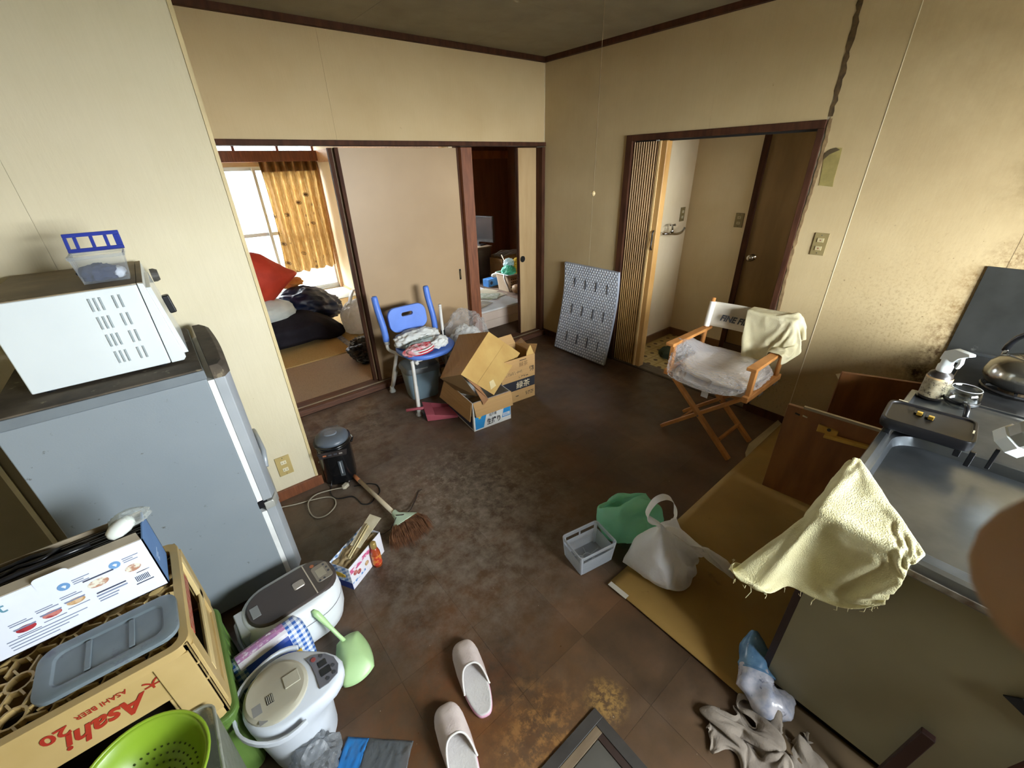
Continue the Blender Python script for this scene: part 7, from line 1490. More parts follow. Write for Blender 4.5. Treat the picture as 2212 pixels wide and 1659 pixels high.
[166,-1,0,0,1,0,0,0,0,0,0,0,0,0,0,0,-1,0,-1,0,1,1,0,1,0,0,0,0,-1,0,0,0,0,0,0,0,0,-1,0,0,0,1,0,1,0,-1,0,0,0,1,0,0,-1,0,-1,0,0,0,1,1,0,1,0,-1,0,0,-1,0,0,0,0,0,0,0,-1,-1,0,1,1,1,0,0,0,0,0,0,0,0,0,0,0,-1,0,0,0,0,1,0,0,0,0,0,0,0,0,0,0,-1,0,0,0,-1,1,-3,-1,2,1,0,-1,0,0,0,0,0,1,0,0,0,-1,-1,0,0,0,1,0,0,0,3,1,-4,0,0,4,0,-4,-1,5,-4,-2,4,-1,1,-4,1,2,1,-1,-1,-1,0,0,0,0,0,1,-1,0,0,0,0,0,1,1,-3,1,4,0,-3,-1,0,4,1,-5,2,-3,-3,3,3,-1,2,-4,0,1,3,0,-2,-2,0,0,0,0,0,1,-1,0,0,1,0,0,1,1,-3,1,3,1,0,-4,0,4,0,-4,-4,0,-1,3,1,0,3,-1,-1,-1,2,2,-2,-1,-1,0,0,0,0,0,0,0,1,0,0,0,2,0,-3,1,0,4,0,-1,-3,2,-5,-5,3,3,-3,1,-1,2,2,-1,1,2,-1,3,-1,-2,-1,0,0,0,0,0,0,1,0,0,1,-1,0,3,-1,-3,1,5,-5,-2,-1,-4,-4,3,4,0,-2,-2,2,1,1,1,0,2,2,1,0,-2,-1,0,0,0,0,0,1,0,0,0,0,3,-2,-1,3,-3,3,-5,-1,-4,-3,-4,6,0,2,-2,-4,2,0,1,1,1,1,2,3,2,0,-1,-1,1,0,0,0,0,0,0,0,3,-3,0,3,0,-1,-2,-2,-5,-4,-2,-2,3,3,0,-4,1,-2,-1,1,1,1,1,2,3,3,4,0,-1,0,0,0,0,0,0,0,3,-3,0,2,-2,0,-4,-2,-2,-2,-5,-2,-2,7,0,2,-4,-2,1,-4,0,0,1,1,2,3,3,4,6,-1,0,0,1,0,-1,0,3,-3,1,0,-2,-2,-3,-3,-3,-2,-1,-4,-3,0,13,-4,-1,0,-5,-1,-1,-2,-1,0,2,2,2,3,4,7,6,0,-1,1,-2,1,2,-2,0,-2,-3,-3,-2,-3,-1,-4,0,-3,-1,-2,-3,16,-2,-3,-3,-2,-4,0,-2,-2,-1,1,2,2,4,4,7,6,5,-3,0,3,0,-1,-2,-3,-4,-3,-2,-3,0,-3,-1,-2,-1,-3,0,-1,13,-1,-3,-2,-4,-2,-3,-1,-2,-2,0,2,2,4,5,5,6,9,0,1,0,-1,-3,-4,-3,-4,-2,-2,0,-3,-2,-2,0,-2,-1,-2,-1,17,-3,0,-7,-2,-3,-3,-2,-1,-1,-3,2,3,4,4,5,9,2,4,-2,1,0,-3,-4,-3,-3,-2,-1,-2,-1,-2,-1,-1,0,-2,0,-3,20,-2,-3,-3,-7,-3,-3,-3,-2,0,-3,2,3,3,4,6,8,-1,3,0,1,1,-4,-3,-3,-2,-2,-2,-1,-1,-2,0,-1,0,0,-2,1,20,-4,-2,-5,-4,-7,-3,-2,-3,-1,-2,2,2,3,4,6,8,-3,3,0,1,2,-3,-3,-3,-3,-2,-1,-1,-2,0,-1,0,1,0,0,-2,21,-2,-3,-7,-3,-5,-3,-5,-2,-2,-3,2,2,4,3,6,7,-4,3,0,2,2,-4,-2,-3,-3,-1,-1,-1,-2,0,-1,1,0,1,1,0,22,-4,-3,-6,-5,-5,-4,-5,-3,-3,0,1,1,4,3,5,7,-5,2,1,2,2,-3,-3,-2,-3,-1,-1,-1,-1,0,0,1,0,1,2,0,28,-6,-5,-8,-3,-5,-8,-3,-4,-2,-2,1,2,3,3,4,6,-5,2,2,2,2,-3,-3,-2,-2,-2,0,-1,-1,1,-1,1,1,2,1,1,29,-3,-5,-9,-7,-3,-6,-7,-4,-3,-1,0,2,2,3,5,5,-6,2,2,2,3,-3,-3,-2,-2,-1,-1,0,0,0,0,1,1,3,1,1,29,-2,-6,-6,-6,-9,-3,-6,-7,-3,-2,0,2,2,2,5,5,-7,2,2,3,3,-3,-3,-2,-2,-1,0,0,0,0,0,2,2,2,1,1,34,-4,-7,-7,-6,-8,-4,-7,-3,-8,-1,-1,1,3,1,5,4,-7,1,3,3,3,-3,-2,-2,-2,0,-1,0,1,0,1,1,4,2,1,1,35,-5,-8,-4,-6,-9,-7,-5,-5,-6,-3,-1,1,3,0,6,3,-8,1,3,4,3,-3,-2,-2,-2,0,0,0,1,0,1,2,4,2,1,2,41,-6,-10,-8,-6,-7,-7,-8,-5,-5,-4,-1,1,2,1,5,2,-8,1,3,4,4,-3,-2,-2,-1,-1,1,0,1,0,2,3,3,2,3,1,42,-3,-10,-9,-9,-8,-4,-11,-6,-5,-4,-1,1,2,0,6,0,-8,1,3,5,4,-3,-2,-2,-1,0,0,1,1,0,2,4,3,3,3,3,42,-5,-5,-9,-9,-13,-4,-8,-10,-7,-3,-1,1,1,0,6,-1,-8,0,4,5,4,-2,-2,-2,-1,0,1,0,2,0,3,4,3,3,4,3,43,-4,-7,-5,-11,-13,-8,-7,-7,-10,-5,0,1,0,0,6,-2,-8,0,5,5,4,-2,-2,-2,-1,0,1,1,2,1,3,4,3,4,5,4,44,-7,-6,-6,-11,-13,-9,-6,-9,-7,-7,0,0,0,-1,6,-3,-8,0,5,5,5,-3,-1,-2,-1,1,1,1,2,2,3,3,5,5,4,5,48,-11,-7,-5,-13,-12,-10,-6,-8,-9,-3,-5,0,0,-1,7,-5,-8,0,5,6,5,-3,-1,-2,-1,1,1,2,1,3,3,5,6,4,5,6,48,-9,-10,-5,-15,-12,-10,-6,-9,-6,-6,-3,-2,-1,-1,6,-4,-9,0,5,6,6,-3,-1,-2,-1,1,2,1,2,3,4,5,6,5,6,6,47,-8,-7,-8,-14,-15,-7,-10,-5,-11,-4,-4,-3,-1,-1,6,-6,-8,0,5,6,7,-3,-2,-1,0,1,1,2,2,3,4,6,7,6,5,6,51,-10,-10,-7,-11,-16,-11,-4,-12,-5,-9,-5,-3,-1,-1,6,-7,1,-9,5,7,6,-2,-2,-1,0,1,2,2,2,3,6,6,6,7,8,6,54,-10,-13,-11,-10,-11,-16,-4,-12,-7,-8,-6,-3,3,-4,3,2,0,-2,-8,6,8,-4,-2,0,-1,2,2,2,2,5,6,8,7,6,6,7,55,-8,-12,-15,-12,-9,-15,-7,-5,-15,-8,-7,-1,6,5,6,1,-1,0,-18,4,4,-5,-2,0,-1,2,2,3,3,5,6,8,7,8,8,6,57,-9,-11,-13,-16,-12,-8,-14,-4,-14,-11,-7,-1,7,20,3,-13,2,11,-17,-11,4,-5,-2,0,0,2,3,4,4,6,6,7,8,7,6,8])
t = thing('dish_towel', 'cream terry towel thrown over the corner of the steel sink', 'towel', (1.2, .1, .6))
part(t, 'towel_cloth', MB().add(DISHV, gfaces(36, 36)), TWC, smooth=True, solid=.005, sub=1)
tow = lambda u, v: DISHV[36 * 37 + int(u * 36)]
edge = MB()
rnd = random.Random(5)
for k in range(46):
    u = rnd.random(); p = Vector(tow(u, 1.0)); L_ = rnd.uniform(.006, .022)
    edge.tube([p, p + Vector((rnd.uniform(-.006, .006), rnd.uniform(-.004, .006), -L_ * .6)), p + Vector((rnd.uniform(-.010, .010), rnd.uniform(-.004, .010), -L_))], .0007, 4)
for u in (.02, .52):
    p = Vector(tow(u, 1.0))
    edge.tube([p, p + Vector((-.006, .01, -.02)), p + Vector((.004, .006, -.05)), p + Vector((-.004, .012, -.075))], .001, 5)
part(t, 'frayed_threads', edge, TWC, kind='stuff')
# things leaning at the cabinet side
solo('dark_bar', MB().bar((1.118, -.250, .318), (1.06, -.22, .012), .022, .03, (0, 1, 0)), M('bar_dark_red', '#331a14', .5), 'short dark brown wooden bar leaning on the grey side of the sink cabinet', 'bar', bev=.003)
solo('red_brown_bar', MB().bar((1.112, -.40, .53), (1.06, -.30, .012), .022, .026, (0, 1, 0)), M('bar_red', '#451c16', .5), 'longer reddish brown bar leaning on the sink cabinet at the bottom right', 'bar', bev=.003)
solo('black_strap', MB().slab([(1.133, -.292, .555), (1.133, -.315, .575), (1.133, -.36, .57), (1.133, -.37, .78), (1.133, -.44, .78), (1.133, -.42, .52), (1.133, -.33, .535)], (-.004, 0, 0)), M('strap_black', '#0c0d0f', .7), 'black pointed strap hanging from the sink edge at the far right', 'strap', bev=.001)
# floor: cardboard sheet, board, rags, wrappers
def cardtop(u, v):
    x = 1.045 + 1.90 * u; y = .095 + .585 * v + .02 * u * v
    z = .004 + .004 * NZ((x * 2, y * 2, 0), 1.0) + .006 * max(0, .06 - u) / .06
    return (x, y, max(z, .0035))
CB = M('floor_cardboard', '#9a7a3e', .8, '#8a6a30', 2.5, c3='#6d5426', s3=4, t3=.62)
t = thing('cardboard_sheet', 'large flat brown cardboard sheet spread on the floor before the sink', 'cardboard', (2.0, .38, 0))
mb = MB().grid(cardtop, 60, 16)
part(t, 'sheet', mb, CB, smooth=True, solid=.004)
part(t, 'white_edge', MB().slab([(1.038, .675, .011), (1.040, .585, .011), (1.062, .585, .012), (1.060, .675, .012)], (0, 0, .002)), M('card_white_edge', '#cfc8b8', .7))
part(t, 'torn_strip', MB().slab([(2.36, .69, .006), (2.96, .70, .006), (2.96, .725, .022), (2.50, .735, .014), (2.40, .712, .010)], (0, 0, .002)), M('card_torn', '#b7a888', .8))
solo('brown_board', MB().box(.995, 1.155, -.30, .035, .0008, .022), M('board_dull', '#5d4a30', .7, '#50402a', 4), 'thin dull brown board lying under the side of the sink cabinet', 'board', bev=.002)
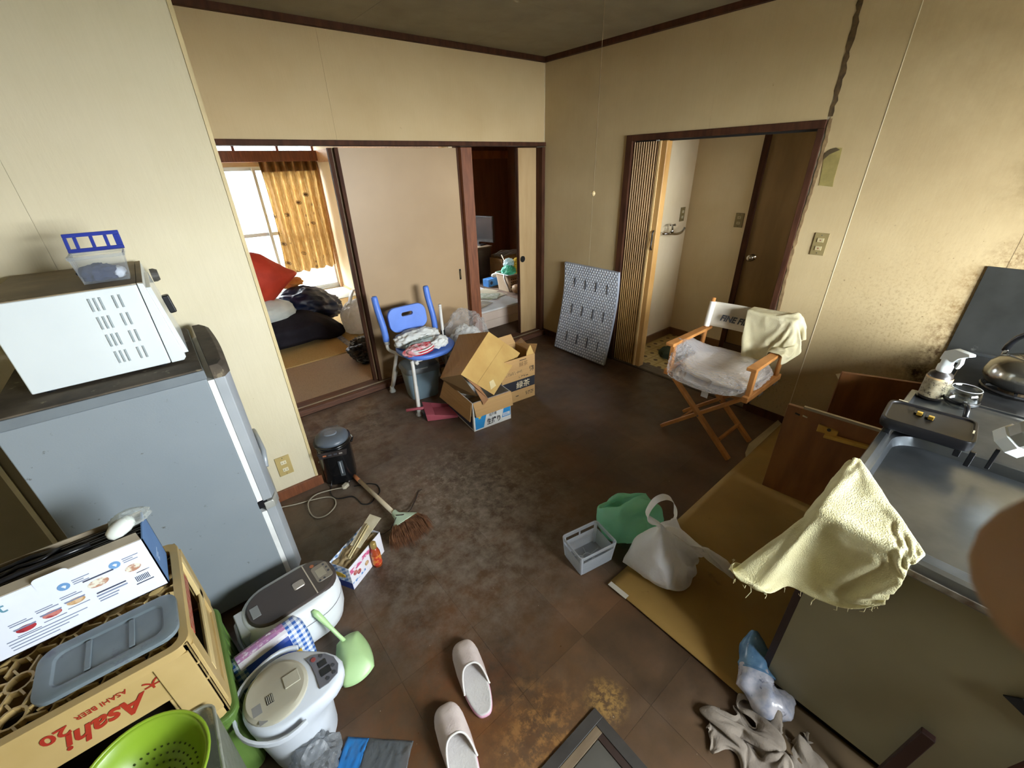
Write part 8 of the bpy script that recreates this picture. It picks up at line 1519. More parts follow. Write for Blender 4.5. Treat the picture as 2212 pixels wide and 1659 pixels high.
RAGV = unpack((0.7403, -0.1811, 0.0040),
[0,4,5,11,7,3,7,3,6,6,5,4,1,3,3,3,12,11,0,1,3,6,5,8,11,10,10,6,3,2,2,8,10,11,1,0,-6,3,-3,-2,-5,-2,7,3,1,-178,5,5,5,4,5,8,5,8,7,2,0,0,0,5,12,9,9,-1,-1,6,6,4,13,11,10,5,0,3,4,4,10,11,8,6,-2,-5,-2,-10,6,-6,-3,9,3,2,-171,5,7,0,0,7,7,10,9,2,-1,3,1,1,6,13,9,5,-1,-2,3,6,12,13,11,6,-6,2,5,4,9,8,12,7,6,-4,2,-9,-5,0,-2,-4,6,3,1,-158,5,-2,2,3,7,10,11,-4,4,5,2,-4,8,10,8,11,-5,1,-2,7,12,10,12,12,-10,-2,3,7,7,12,6,12,5,7,-2,0,-11,-4,-4,6,-2,-2,1,7,-150,-4,4,-4,10,9,12,-4,1,1,5,4,2,9,10,6,6,-8,-1,6,10,8,16,15,-10,-6,1,5,7,11,10,7,12,3,7,2,-5,-7,-10,4,1,4,2,-1,9,-155,-2,-4,7,9,11,-1,2,-1,0,5,6,6,9,10,6,1,-5,-1,7,9,16,16,-2,-11,-1,4,3,9,12,6,10,11,2,5,4,-6,-8,-5,4,1,-1,2,6,10,-156,-4,2,7,10,5,-8,3,-2,5,7,7,3,12,9,4,3,-5,0,8,13,17,6,-9,-5,3,-1,8,10,9,5,13,7,6,2,1,-7,-7,-2,4,3,2,1,6,9,-153,-2,3,8,7,-9,-3,0,7,1,7,9,6,8,11,0,5,-3,2,10,15,11,-4,-8,0,3,5,9,9,2,13,6,7,7,4,-2,-8,-6,1,3,2,2,4,6,8,-149,-3,9,7,-10,-2,-4,8,5,0,4,11,2,12,8,-1,5,1,5,11,13,4,-8,-3,3,4,7,9,2,12,4,7,8,6,2,-3,-6,0,-1,3,2,2,4,5,2,-142,6,7,-13,-4,-3,10,7,3,-2,5,8,2,11,7,-1,3,7,6,10,6,5,-9,3,4,5,7,2,12,2,9,6,7,5,-1,-5,1,1,-2,3,2,3,3,4,4,-137,6,-8,-12,-5,11,10,4,3,-9,11,6,3,10,8,-1,2,6,7,9,3,5,-6,3,5,6,1,13,9,1,8,6,6,-2,0,-4,1,0,6,4,0,3,5,5,4,-136,-3,-10,-9,1,11,9,6,-3,-11,14,9,2,10,7,0,1,3,8,10,3,5,-6,3,7,4,7,13,1,7,7,5,6,-6,-3,-2,-1,7,7,0,-3,3,7,8,4,-138,-5,-10,-5,3,11,7,4,-4,-9,15,10,2,10,3,5,-1,2,3,10,8,6,-6,6,3,3,10,14,3,6,5,5,2,-4,-9,-4,12,9,5,-1,-2,-5,4,7,10,-142,0,-9,-3,2,8,7,0,-5,1,11,12,3,3,9,4,2,-2,4,4,6,7,2,6,-1,6,10,13,7,4,5,4,-3,-3,-11,5,14,9,5,0,-1,-4,-9,5,10,-140,6,-5,-4,-5,2,8,-3,-1,12,8,12,5,1,11,6,-2,-1,1,2,6,7,6,-1,5,6,8,11,10,6,5,3,-4,-6,-8,9,11,11,10,3,-1,-4,-9,-12,11,-130,-5,9,-11,-1,-4,0,2,7,10,9,14,6,-1,11,7,1,-4,-1,0,7,5,1,5,2,7,8,11,9,3,7,5,-3,-6,-9,14,10,13,6,2,2,3,-10,-12,-7,-123,3,-1,3,-7,1,0,2,6,6,9,12,0,11,7,7,0,-1,-1,0,-8,7,6,6,4,4,7,11,10,6,5,0,0,-8,-2,11,15,6,9,6,2,-3,1,-12,-13,-136,3,6,4,6,-4,2,3,-1,8,6,11,1,11,9,6,2,0,0,-3,-10,2,9,6,2,5,7,10,8,8,1,4,0,-2,-3,9,15,5,8,5,3,3,-1,-11,-12,-148,3,3,8,9,-2,7,5,-3,7,9,0,10,10,8,6,4,-2,-6,-5,-2,2,7,6,2,4,5,9,11,2,5,3,-2,5,-7,11,11,4,13,6,1,5,0,-12,-11,-156,0,5,8,9,10,6,0,3,6,3,9,9,1,6,7,5,3,-6,-10,9,0,0,2,4,5,7,3,11,10,-4,5,3,3,-6,12,5,13,6,10,0,6,1,-12,-11,-164,1,6,7,7,9,11,8,2,3,7,8,0,3,6,6,5,5,-6,-8,9,9,-12,5,4,-1,6,9,5,10,8,-3,5,3,-1,9,7,8,8,8,6,2,1,-10,-11,-168,-1,3,8,11,10,11,8,6,4,5,0,3,6,3,6,4,5,-7,5,0,11,-13,6,-1,4,-2,5,11,8,10,6,2,3,5,0,8,10,8,7,6,4,-2,-9,-9,-168,1,1,3,13,10,12,11,7,5,1,3,4,-1,5,4,5,1,-4,4,4,10,-12,4,4,4,2,-2,1,13,7,10,7,4,3,0,8,9,8,5,6,5,-3,-9,-4,-167,2,2,-2,13,11,13,12,8,4,3,2,-3,3,4,3,4,-2,4,2,7,6,-11,1,9,5,3,1,1,-6,12,8,11,5,3,5,1,6,12,7,5,7,-4,-5,0,-171,0,4,0,10,11,15,13,10,5,-1,1,3,-5,3,3,2,3,0,4,6,7,-8,-4,10,3,6,3,4,-5,-3,12,13,10,0,7,2,3,3,11,8,6,3,-3,-6,-163,-3,1,5,8,11,14,13,11,5,-5,-1,6,2,-5,3,0,2,3,4,5,6,0,-9,5,7,6,5,4,-1,-10,8,15,14,1,6,5,0,4,0,11,8,5,1,-2,-154,-7,0,3,7,10,12,10,13,2,-4,3,-3,4,2,0,2,1,-1,3,3,5,5,0,-9,8,7,7,4,-1,-9,8,15,15,5,3,6,4,-2,5,-4,9,8,3,2,-135,-8,-4,0,4,8,7,9,11,1,-3,4,5,-3,-1,3,3,2,-1,0,4,4,-2,2,5,-4,4,7,6,0,-7,12,14,14,3,6,6,6,3,-5,1,-2,10,6,-1,-122,0,-4,-3,-1,4,6,8,9,1,-2,5,0,5,2,-5,4,0,3,-2,5,5,1,3,1,2,-2,2,2,0,6,11,12,10,3,9,5,6,5,-2,-1,0,-4,8,6,-140,11,5,1,-1,1,3,6,8,3,-3,5,-1,3,-1,6,1,3,-4,1,7,3,6,1,3,3,-1,-1,2,3,4,10,11,5,3,10,7,6,5,3,-5,2,-10,7,9,-155,10,11,6,3,3,3,3,6,9,-5,-1,4,-1,5,-1,6,0,4,-3,7,8,7,4,-1,1,4,0,-1,3,4,7,10,-2,10,9,5,7,5,3,-1,1,-12,2,12,-163,8,11,12,3,8,5,-1,2,8,9,-8,-3,5,3,1,5,-2,7,-1,10,10,5,3,6,-4,5,3,-1,1,3,4,4,3,7,8,7,5,6,3,1,-2,-10,5,9,-163,3,9,12,8,9,9,-4,-1,2,7,11,-9,-1,4,5,-2,7,8,-2,10,10,7,2,5,0,2,5,2,2,0,3,2,3,0,6,6,8,6,6,-3,-4,-4,8,9,-164,0,8,9,14,11,11,-6,-6,3,2,6,10,2,-1,3,3,4,-1,5,10,10,1,7,5,1,5,-5,7,0,7,2,1,2,2,-1,5,5,6,6,3,-5,0,8,2,-163,5,10,7,14,13,10,-8,-7,0,4,3,9,8,7,2,2,-1,-1,7,8,5,4,7,6,5,2,0,-7,-2,8,5,6,4,2,4,-2,2,5,1,6,3,1,9,1,-159,4,8,6,13,15,8,-9,-7,-5,5,2,10,10,0,7,4,-2,4,6,8,7,0,8,5,6,1,-5,3,-2,-5,10,7,6,5,-6,6,4,1,2,3,4,5,7,4,-155,2,5,8,12,11,11,-9,-8,-6,-1,4,8,10,9,3,4,3,1,6,2,10,1,8,6,1,3,3,2,-3,-9,8,7,6,2,2,4,6,1,3,3,3,5,4,5,-151,0,5,10,12,13,4,-10,-5,-7,0,5,5,9,10,7,3,2,1,2,6,3,7,6,2,4,2,4,4,-1,-9,5,8,7,5,1,2,5,2,4,4,1,3,4,7,-147,1,3,9,12,14,1,-9,-5,-6,0,5,4,9,7,4,7,6,0,0,1,6,7,7,-2,5,3,2,4,4,-9,2,10,10,6,0,2,2,4,5,3,2,3,1,5,-140,-1,4,7,12,14,1,-8,-7,-3,0,3,6,8,1,6,12,8,-2,2,1,-5,4,7,7,5,0,3,5,0,0,-4,12,9,4,5,-2,5,5,5,-1,7,4,1,0,-137,-1,3,6,12,14,3,-7,-7,-2,0,3,6,3,2,11,12,8,-2,0,-2,-3,2,4,8,3,4,2,1,0,-1,0,13,9,5,5,0,6,5,-3,9,9,2,2,-4,-145,6,2,6,12,11,7,-5,-5,-2,1,3,4,0,6,12,12,6,0,1,-2,-4,-4,1,9,4,1,3,-1,0,-1,5,12,8,6,1,9,-1,4,5,13,6,5,1,-5,-153,8,3,2,10,11,12,-1,-3,-2,1,3,-3,5,6,15,9,5,2,1,-2,-6,-3,-5,4,7,1,4,-2,0,0,7,10,8,7,3,2,2,6,12,14,9,4,-3,-1,-161,4,4,4,7,12,12,7,-3,-3,4,-6,4,7,6,9,7,5,2,2,0,-5,-3,-6,-1,8,0,3,-2,0,-1,9,10,8,5,3,2,7,11,13,12,7,4,2,-7,-166,5,3,5,8,10,12,8,3,1,-6,2,7,-1,13,7,2,3,2,3,0,-3,-4,-8,6,0,3,-1,4,-7,4,3,11,7,6,5,5,7,18,16,10,-6,-3,5,2],
[62,19,13,6,4,-1,-2,4,-13,-13,-12,-8,-4,-3,-6,-7,-5,-3,-7,3,2,2,1,4,10,9,-9,-7,-4,-4,-5,-5,3,4,8,0,2,-3,3,-7,-10,-8,5,-7,-6,74,13,12,6,0,-4,-2,-2,-15,-13,-8,-6,-3,-5,-7,-6,-3,-10,-2,2,3,8,2,9,11,-12,-10,-9,-1,3,-6,-1,6,6,5,2,0,0,-4,-13,-13,5,-2,-4,-5,84,12,5,2,3,-3,-1,-11,-15,-11,-6,-3,-4,-6,-7,-5,-5,-8,0,1,8,4,8,12,-12,-13,-8,-6,0,6,-5,5,7,7,5,2,-3,3,-12,-14,-14,2,1,-4,-7,93,6,1,4,7,1,-7,-15,-14,-7,-3,-1,-6,-5,-10,-3,-6,-4,1,3,5,8,13,-13,-11,-9,-9,-3,2,6,0,7,7,8,4,2,-3,-1,-12,-13,-10,-1,-4,-5,2,85,8,3,3,6,0,-11,-16,-13,-9,-1,3,-1,-8,-7,-1,-8,-2,0,5,6,12,-7,-8,-12,-9,-6,-1,5,2,5,8,6,8,4,1,-3,-7,-8,-10,-10,-7,-2,0,4,80,6,-3,8,2,2,-18,-14,-11,-7,-2,5,4,-7,-6,-2,-5,-1,1,3,10,2,-7,-16,-8,-7,-3,3,2,6,4,8,6,6,4,1,-4,-5,-9,-10,-7,-4,-2,2,3,72,-3,8,5,7,-17,-14,-12,-9,-1,0,-1,11,-6,-6,-1,-5,1,1,4,1,2,-14,-11,-9,-4,2,4,3,5,4,4,9,1,6,1,-4,-4,-7,-8,-6,-4,-2,2,7,60,0,8,10,-13,-13,-14,-11,-3,-5,0,7,11,-7,-2,-1,-4,2,1,1,1,-7,-12,-9,-5,-2,3,2,6,2,3,8,4,2,4,2,-4,-3,-6,-7,-5,-3,0,4,6,55,5,5,-8,-12,-14,-11,-5,-3,-6,-1,8,15,-6,-1,-1,-2,2,-1,0,-3,-11,-8,-4,-3,1,3,5,3,1,5,6,1,1,3,2,-3,-8,-2,-4,-4,-1,1,4,-2,63,-6,1,-9,-14,-12,-7,-5,-1,-8,-1,13,14,-4,-1,-2,-1,-1,0,-1,-9,-9,-3,-2,0,4,6,4,0,4,6,0,-1,2,2,-4,2,-9,-1,-3,-2,-1,2,-1,-5,58,0,-10,-5,-12,-11,-8,3,-5,-4,-5,14,14,-2,-2,-3,0,0,-1,-4,-8,-6,-1,-1,3,5,5,2,3,4,2,0,-1,-2,2,-3,-2,-7,-1,-3,0,0,-2,-3,-4,56,-5,-5,-6,-14,-8,0,-1,-4,-3,-6,12,14,0,-5,-5,4,2,-2,-2,-8,-4,-2,1,4,5,4,2,5,2,1,-2,-2,-2,-3,2,-7,-2,0,-1,-1,-2,0,-2,-5,47,-5,-7,-2,-14,-8,6,-2,-5,-7,-1,10,16,-1,-8,-3,-2,8,1,-4,-4,-4,0,-1,5,4,4,2,-2,7,1,-2,-4,-3,-1,-3,-2,-2,0,-2,1,2,-5,-1,-3,40,-8,-6,2,-12,-9,6,-6,-1,-11,5,9,15,-5,-5,2,-4,-5,7,6,-8,-4,2,1,3,4,3,2,-6,5,5,-3,-3,-4,0,-3,-3,-1,-1,3,2,1,0,-10,-6,39,-3,-10,2,-6,-10,-3,-4,-5,-1,8,7,11,-3,-2,-3,-4,-4,-3,6,9,-5,-2,3,3,3,3,1,-6,1,5,-4,-3,1,-3,-1,-3,0,3,-4,4,3,-4,1,-9,29,-4,-6,4,-10,-3,-8,-6,-1,1,10,6,2,3,-2,-3,-5,-4,2,-7,9,8,-3,2,3,0,-2,3,-1,0,-1,1,-5,1,-2,1,-1,-1,-10,3,2,5,0,3,-12,29,-1,2,-11,4,-8,-7,-5,-3,3,9,6,1,-1,-1,-1,-5,-5,-4,0,6,9,0,2,1,0,-4,-2,-2,2,5,-4,0,0,-1,0,2,-13,-7,-2,0,5,11,-1,-3,22,3,3,-2,-6,-7,-7,-2,0,2,7,4,2,-1,-1,-2,-5,-5,-5,1,6,7,2,2,2,-2,-2,-7,-1,0,4,1,1,-6,6,-1,-2,-14,-11,3,-2,3,7,10,-2,21,2,3,4,-3,-7,-6,-5,0,2,4,2,-3,-5,4,-2,-1,-5,-4,-5,12,6,4,2,0,-1,-1,-7,-5,-1,5,-4,4,-2,6,1,-8,-16,-6,-4,-2,1,8,12,2,23,-1,2,1,1,4,-7,-4,-1,1,1,-2,0,-4,-1,0,2,-5,-4,-5,8,7,7,0,3,-1,-2,-6,-4,-4,-3,-1,2,3,6,2,-13,-11,-14,-3,-1,0,8,13,4,25,3,2,-3,4,-1,0,-1,-2,0,-1,-1,-5,-1,-2,-1,1,-1,-5,-4,7,6,1,9,4,-5,-1,-2,-6,-5,-1,-2,-1,3,5,2,-12,-12,-13,-9,-2,3,6,11,8,31,0,-4,2,3,4,0,-1,0,-1,-1,-7,-1,0,-2,-2,-4,3,-6,-3,8,7,0,5,6,2,-6,-7,2,-4,-4,-3,1,0,2,3,-9,-10,-13,-11,-6,1,6,9,12,34,1,-5,-2,1,8,1,0,0,0,-3,-5,-3,2,-3,-2,-2,-1,-7,-2,11,7,0,4,7,1,-3,-3,-7,2,-9,1,-3,0,0,4,-4,-10,-11,-12,-6,-2,4,6,14,35,-1,-5,-1,-1,8,3,1,0,1,-2,-3,-5,-8,3,0,-3,-4,-3,-1,6,10,1,3,5,5,-2,-5,-3,-6,-2,-9,3,-4,3,1,4,-10,-7,-11,-8,-3,0,7,8,31,-1,3,-7,3,9,1,3,2,2,0,-4,-5,-8,-7,2,-3,-1,-5,2,5,7,6,1,4,8,-2,-2,-6,-2,-11,-5,-4,4,1,-1,4,2,-13,-6,-7,-5,-2,4,8,34,-6,-3,1,3,6,3,2,3,6,0,-4,-4,-8,-8,-7,-3,-3,-1,3,5,5,7,2,4,4,3,-1,-4,-5,-7,-9,-3,4,1,0,-2,5,0,-11,-5,-6,-3,2,5,33,-3,-4,0,0,6,4,2,2,10,-1,-2,-2,-7,-8,-8,-6,-4,-1,0,2,5,5,6,4,-4,4,4,0,-7,-4,-10,-2,5,-1,-1,2,-2,4,-4,-4,-7,-4,0,4,34,-5,-2,-1,-2,2,7,1,2,9,-5,-3,1,4,-7,-8,-6,-7,-5,-4,-1,1,5,9,7,5,-10,2,2,-1,-6,-4,-1,3,-2,3,0,-1,0,2,-3,-5,-4,-2,-4,53,-10,-7,-3,0,-1,3,0,1,9,-7,1,2,0,2,-4,-7,-9,-8,-7,-6,-3,3,6,8,9,9,-12,-1,4,-5,-3,-1,4,-2,3,0,0,-2,3,-7,-4,1,-5,-1,58,-3,-7,-8,-5,-2,-1,-1,-3,9,-7,2,5,3,-1,3,-8,-11,-9,-9,-8,-8,1,3,6,9,12,8,-7,-4,1,-2,-2,4,-2,3,0,0,-2,-1,0,-4,-2,-5,1,55,-1,-1,-7,-8,-5,-3,-1,-2,-2,7,-6,7,4,0,-5,1,-11,-12,-10,-11,-8,2,2,1,10,8,12,5,-5,-2,0,-1,2,-2,-2,4,0,0,-2,0,-3,-4,-2,-3,60,-4,0,-2,-10,-5,-4,-1,-2,-2,-1,1,3,0,0,3,0,-11,-12,-12,-12,-9,-2,2,2,4,9,11,10,7,-3,-2,-2,1,0,-4,2,3,-1,-1,-1,-2,-3,-8,2,54,4,-5,2,-8,-5,-4,2,-1,-3,-2,-1,-3,7,-1,0,-2,-9,-13,-12,-13,-9,-2,-6,1,9,5,8,11,10,7,-1,-4,-6,-4,7,3,0,0,0,-3,-3,-2,-10,2,56,5,-5,0,-3,-5,-1,4,2,-2,-5,-1,-3,-10,8,-5,-1,-8,-10,-13,-14,-8,-9,-3,2,8,8,7,9,11,4,4,2,-4,-6,-10,2,8,3,-1,-3,-1,-6,-7,3,60,-2,-1,2,-2,-5,1,8,4,-1,-4,-7,-9,-8,-4,3,-3,-5,-9,-13,-13,-9,-11,-2,1,6,9,10,10,5,7,8,3,-1,-5,-6,-9,-7,3,6,1,-2,-5,-4,0,63,-1,-1,3,-2,-4,3,11,5,1,-3,-6,-9,-9,-10,-6,0,-5,-9,-12,-12,-9,-10,-3,1,4,8,9,12,6,9,8,5,1,-2,-5,-9,-6,-10,-5,-1,1,2,0,-5,68,-4,6,0,-1,-6,8,12,7,2,-2,-6,-10,-11,-10,-9,-5,-4,-8,-10,-13,-7,-10,-4,1,3,6,8,10,11,10,7,8,2,-1,-4,-7,-9,-10,-7,-6,-2,1,2,-6,72,0,3,-3,-1,-6,14,9,10,3,-1,-7,-8,-13,-11,-10,-8,-5,-6,-10,-9,-7,-8,-6,0,4,5,7,10,10,11,8,8,3,-4,-1,-6,-10,-10,-10,-7,-2,0,-3,-3,76,-4,3,-3,-2,-6,17,9,11,5,-1,-7,-8,-13,-13,-13,-8,-3,-4,-8,-6,-8,-6,-5,-2,2,4,6,10,11,10,8,8,2,-4,-5,-6,-6,-11,-11,-9,-4,0,1,-4,76,-2,-1,-2,-2,-7,17,11,10,6,0,-7,-8,-15,-14,-14,-4,-3,-1,-6,-7,-9,-8,-1,0,-2,5,4,7,14,9,10,6,2,-5,-5,-5,-8,-12,-11,-11,-3,-2,2,2,66,3,1,-2,-3,-8,16,12,9,5,0,-7,-8,-14,-16,-12,-1,-4,3,-3,-6,-9,-10,-7,0,3,0,5,10,13,7,13,4,2,-4,-6,-8,-8,-13,-14,-8,0,-1,-3,-3,70,2,3,-1,0,-9,11,11,10,5,-1,-4,-13,-12,-15,-12,0,4,4,-3,-6,-7,-10,-10,-3,3,2,4,9,12,8,12,-1,6,-2,-7,-8,-14,-14,-16,-2,7,1,-3,-6,70,-1,0,4,-3,-7,3,13,8,4,-2,-4,-9,-16,-14,-6,6,5,3,-3,-6,-8,-10,-9,-9,5,3,3,9,11,8,11,-4,5,1,-7,-12,-16,-17,-8,5,5,3,1,-7,67,-2,1,-2,2,-6,-7,11,9,2,0,-4,-11,-14,-14,7,3,7,1,-3,-6,-10,-12,-8,-9,2,5,3,8,11,9,11,-2,-3,1,-8,-12,-15,-14,3,7,8,3,-3,-6,55,3,0,-1,1,-2,-6,-3,7,4,0,-4,-11,-14,-3,6,5,4,1,-2,-9,-11,-13,-10,-6,6,-3,6,8,11,6,13,-2,-2,-4,-8,-12,-15,-1,3,8,2,2,5,-6],
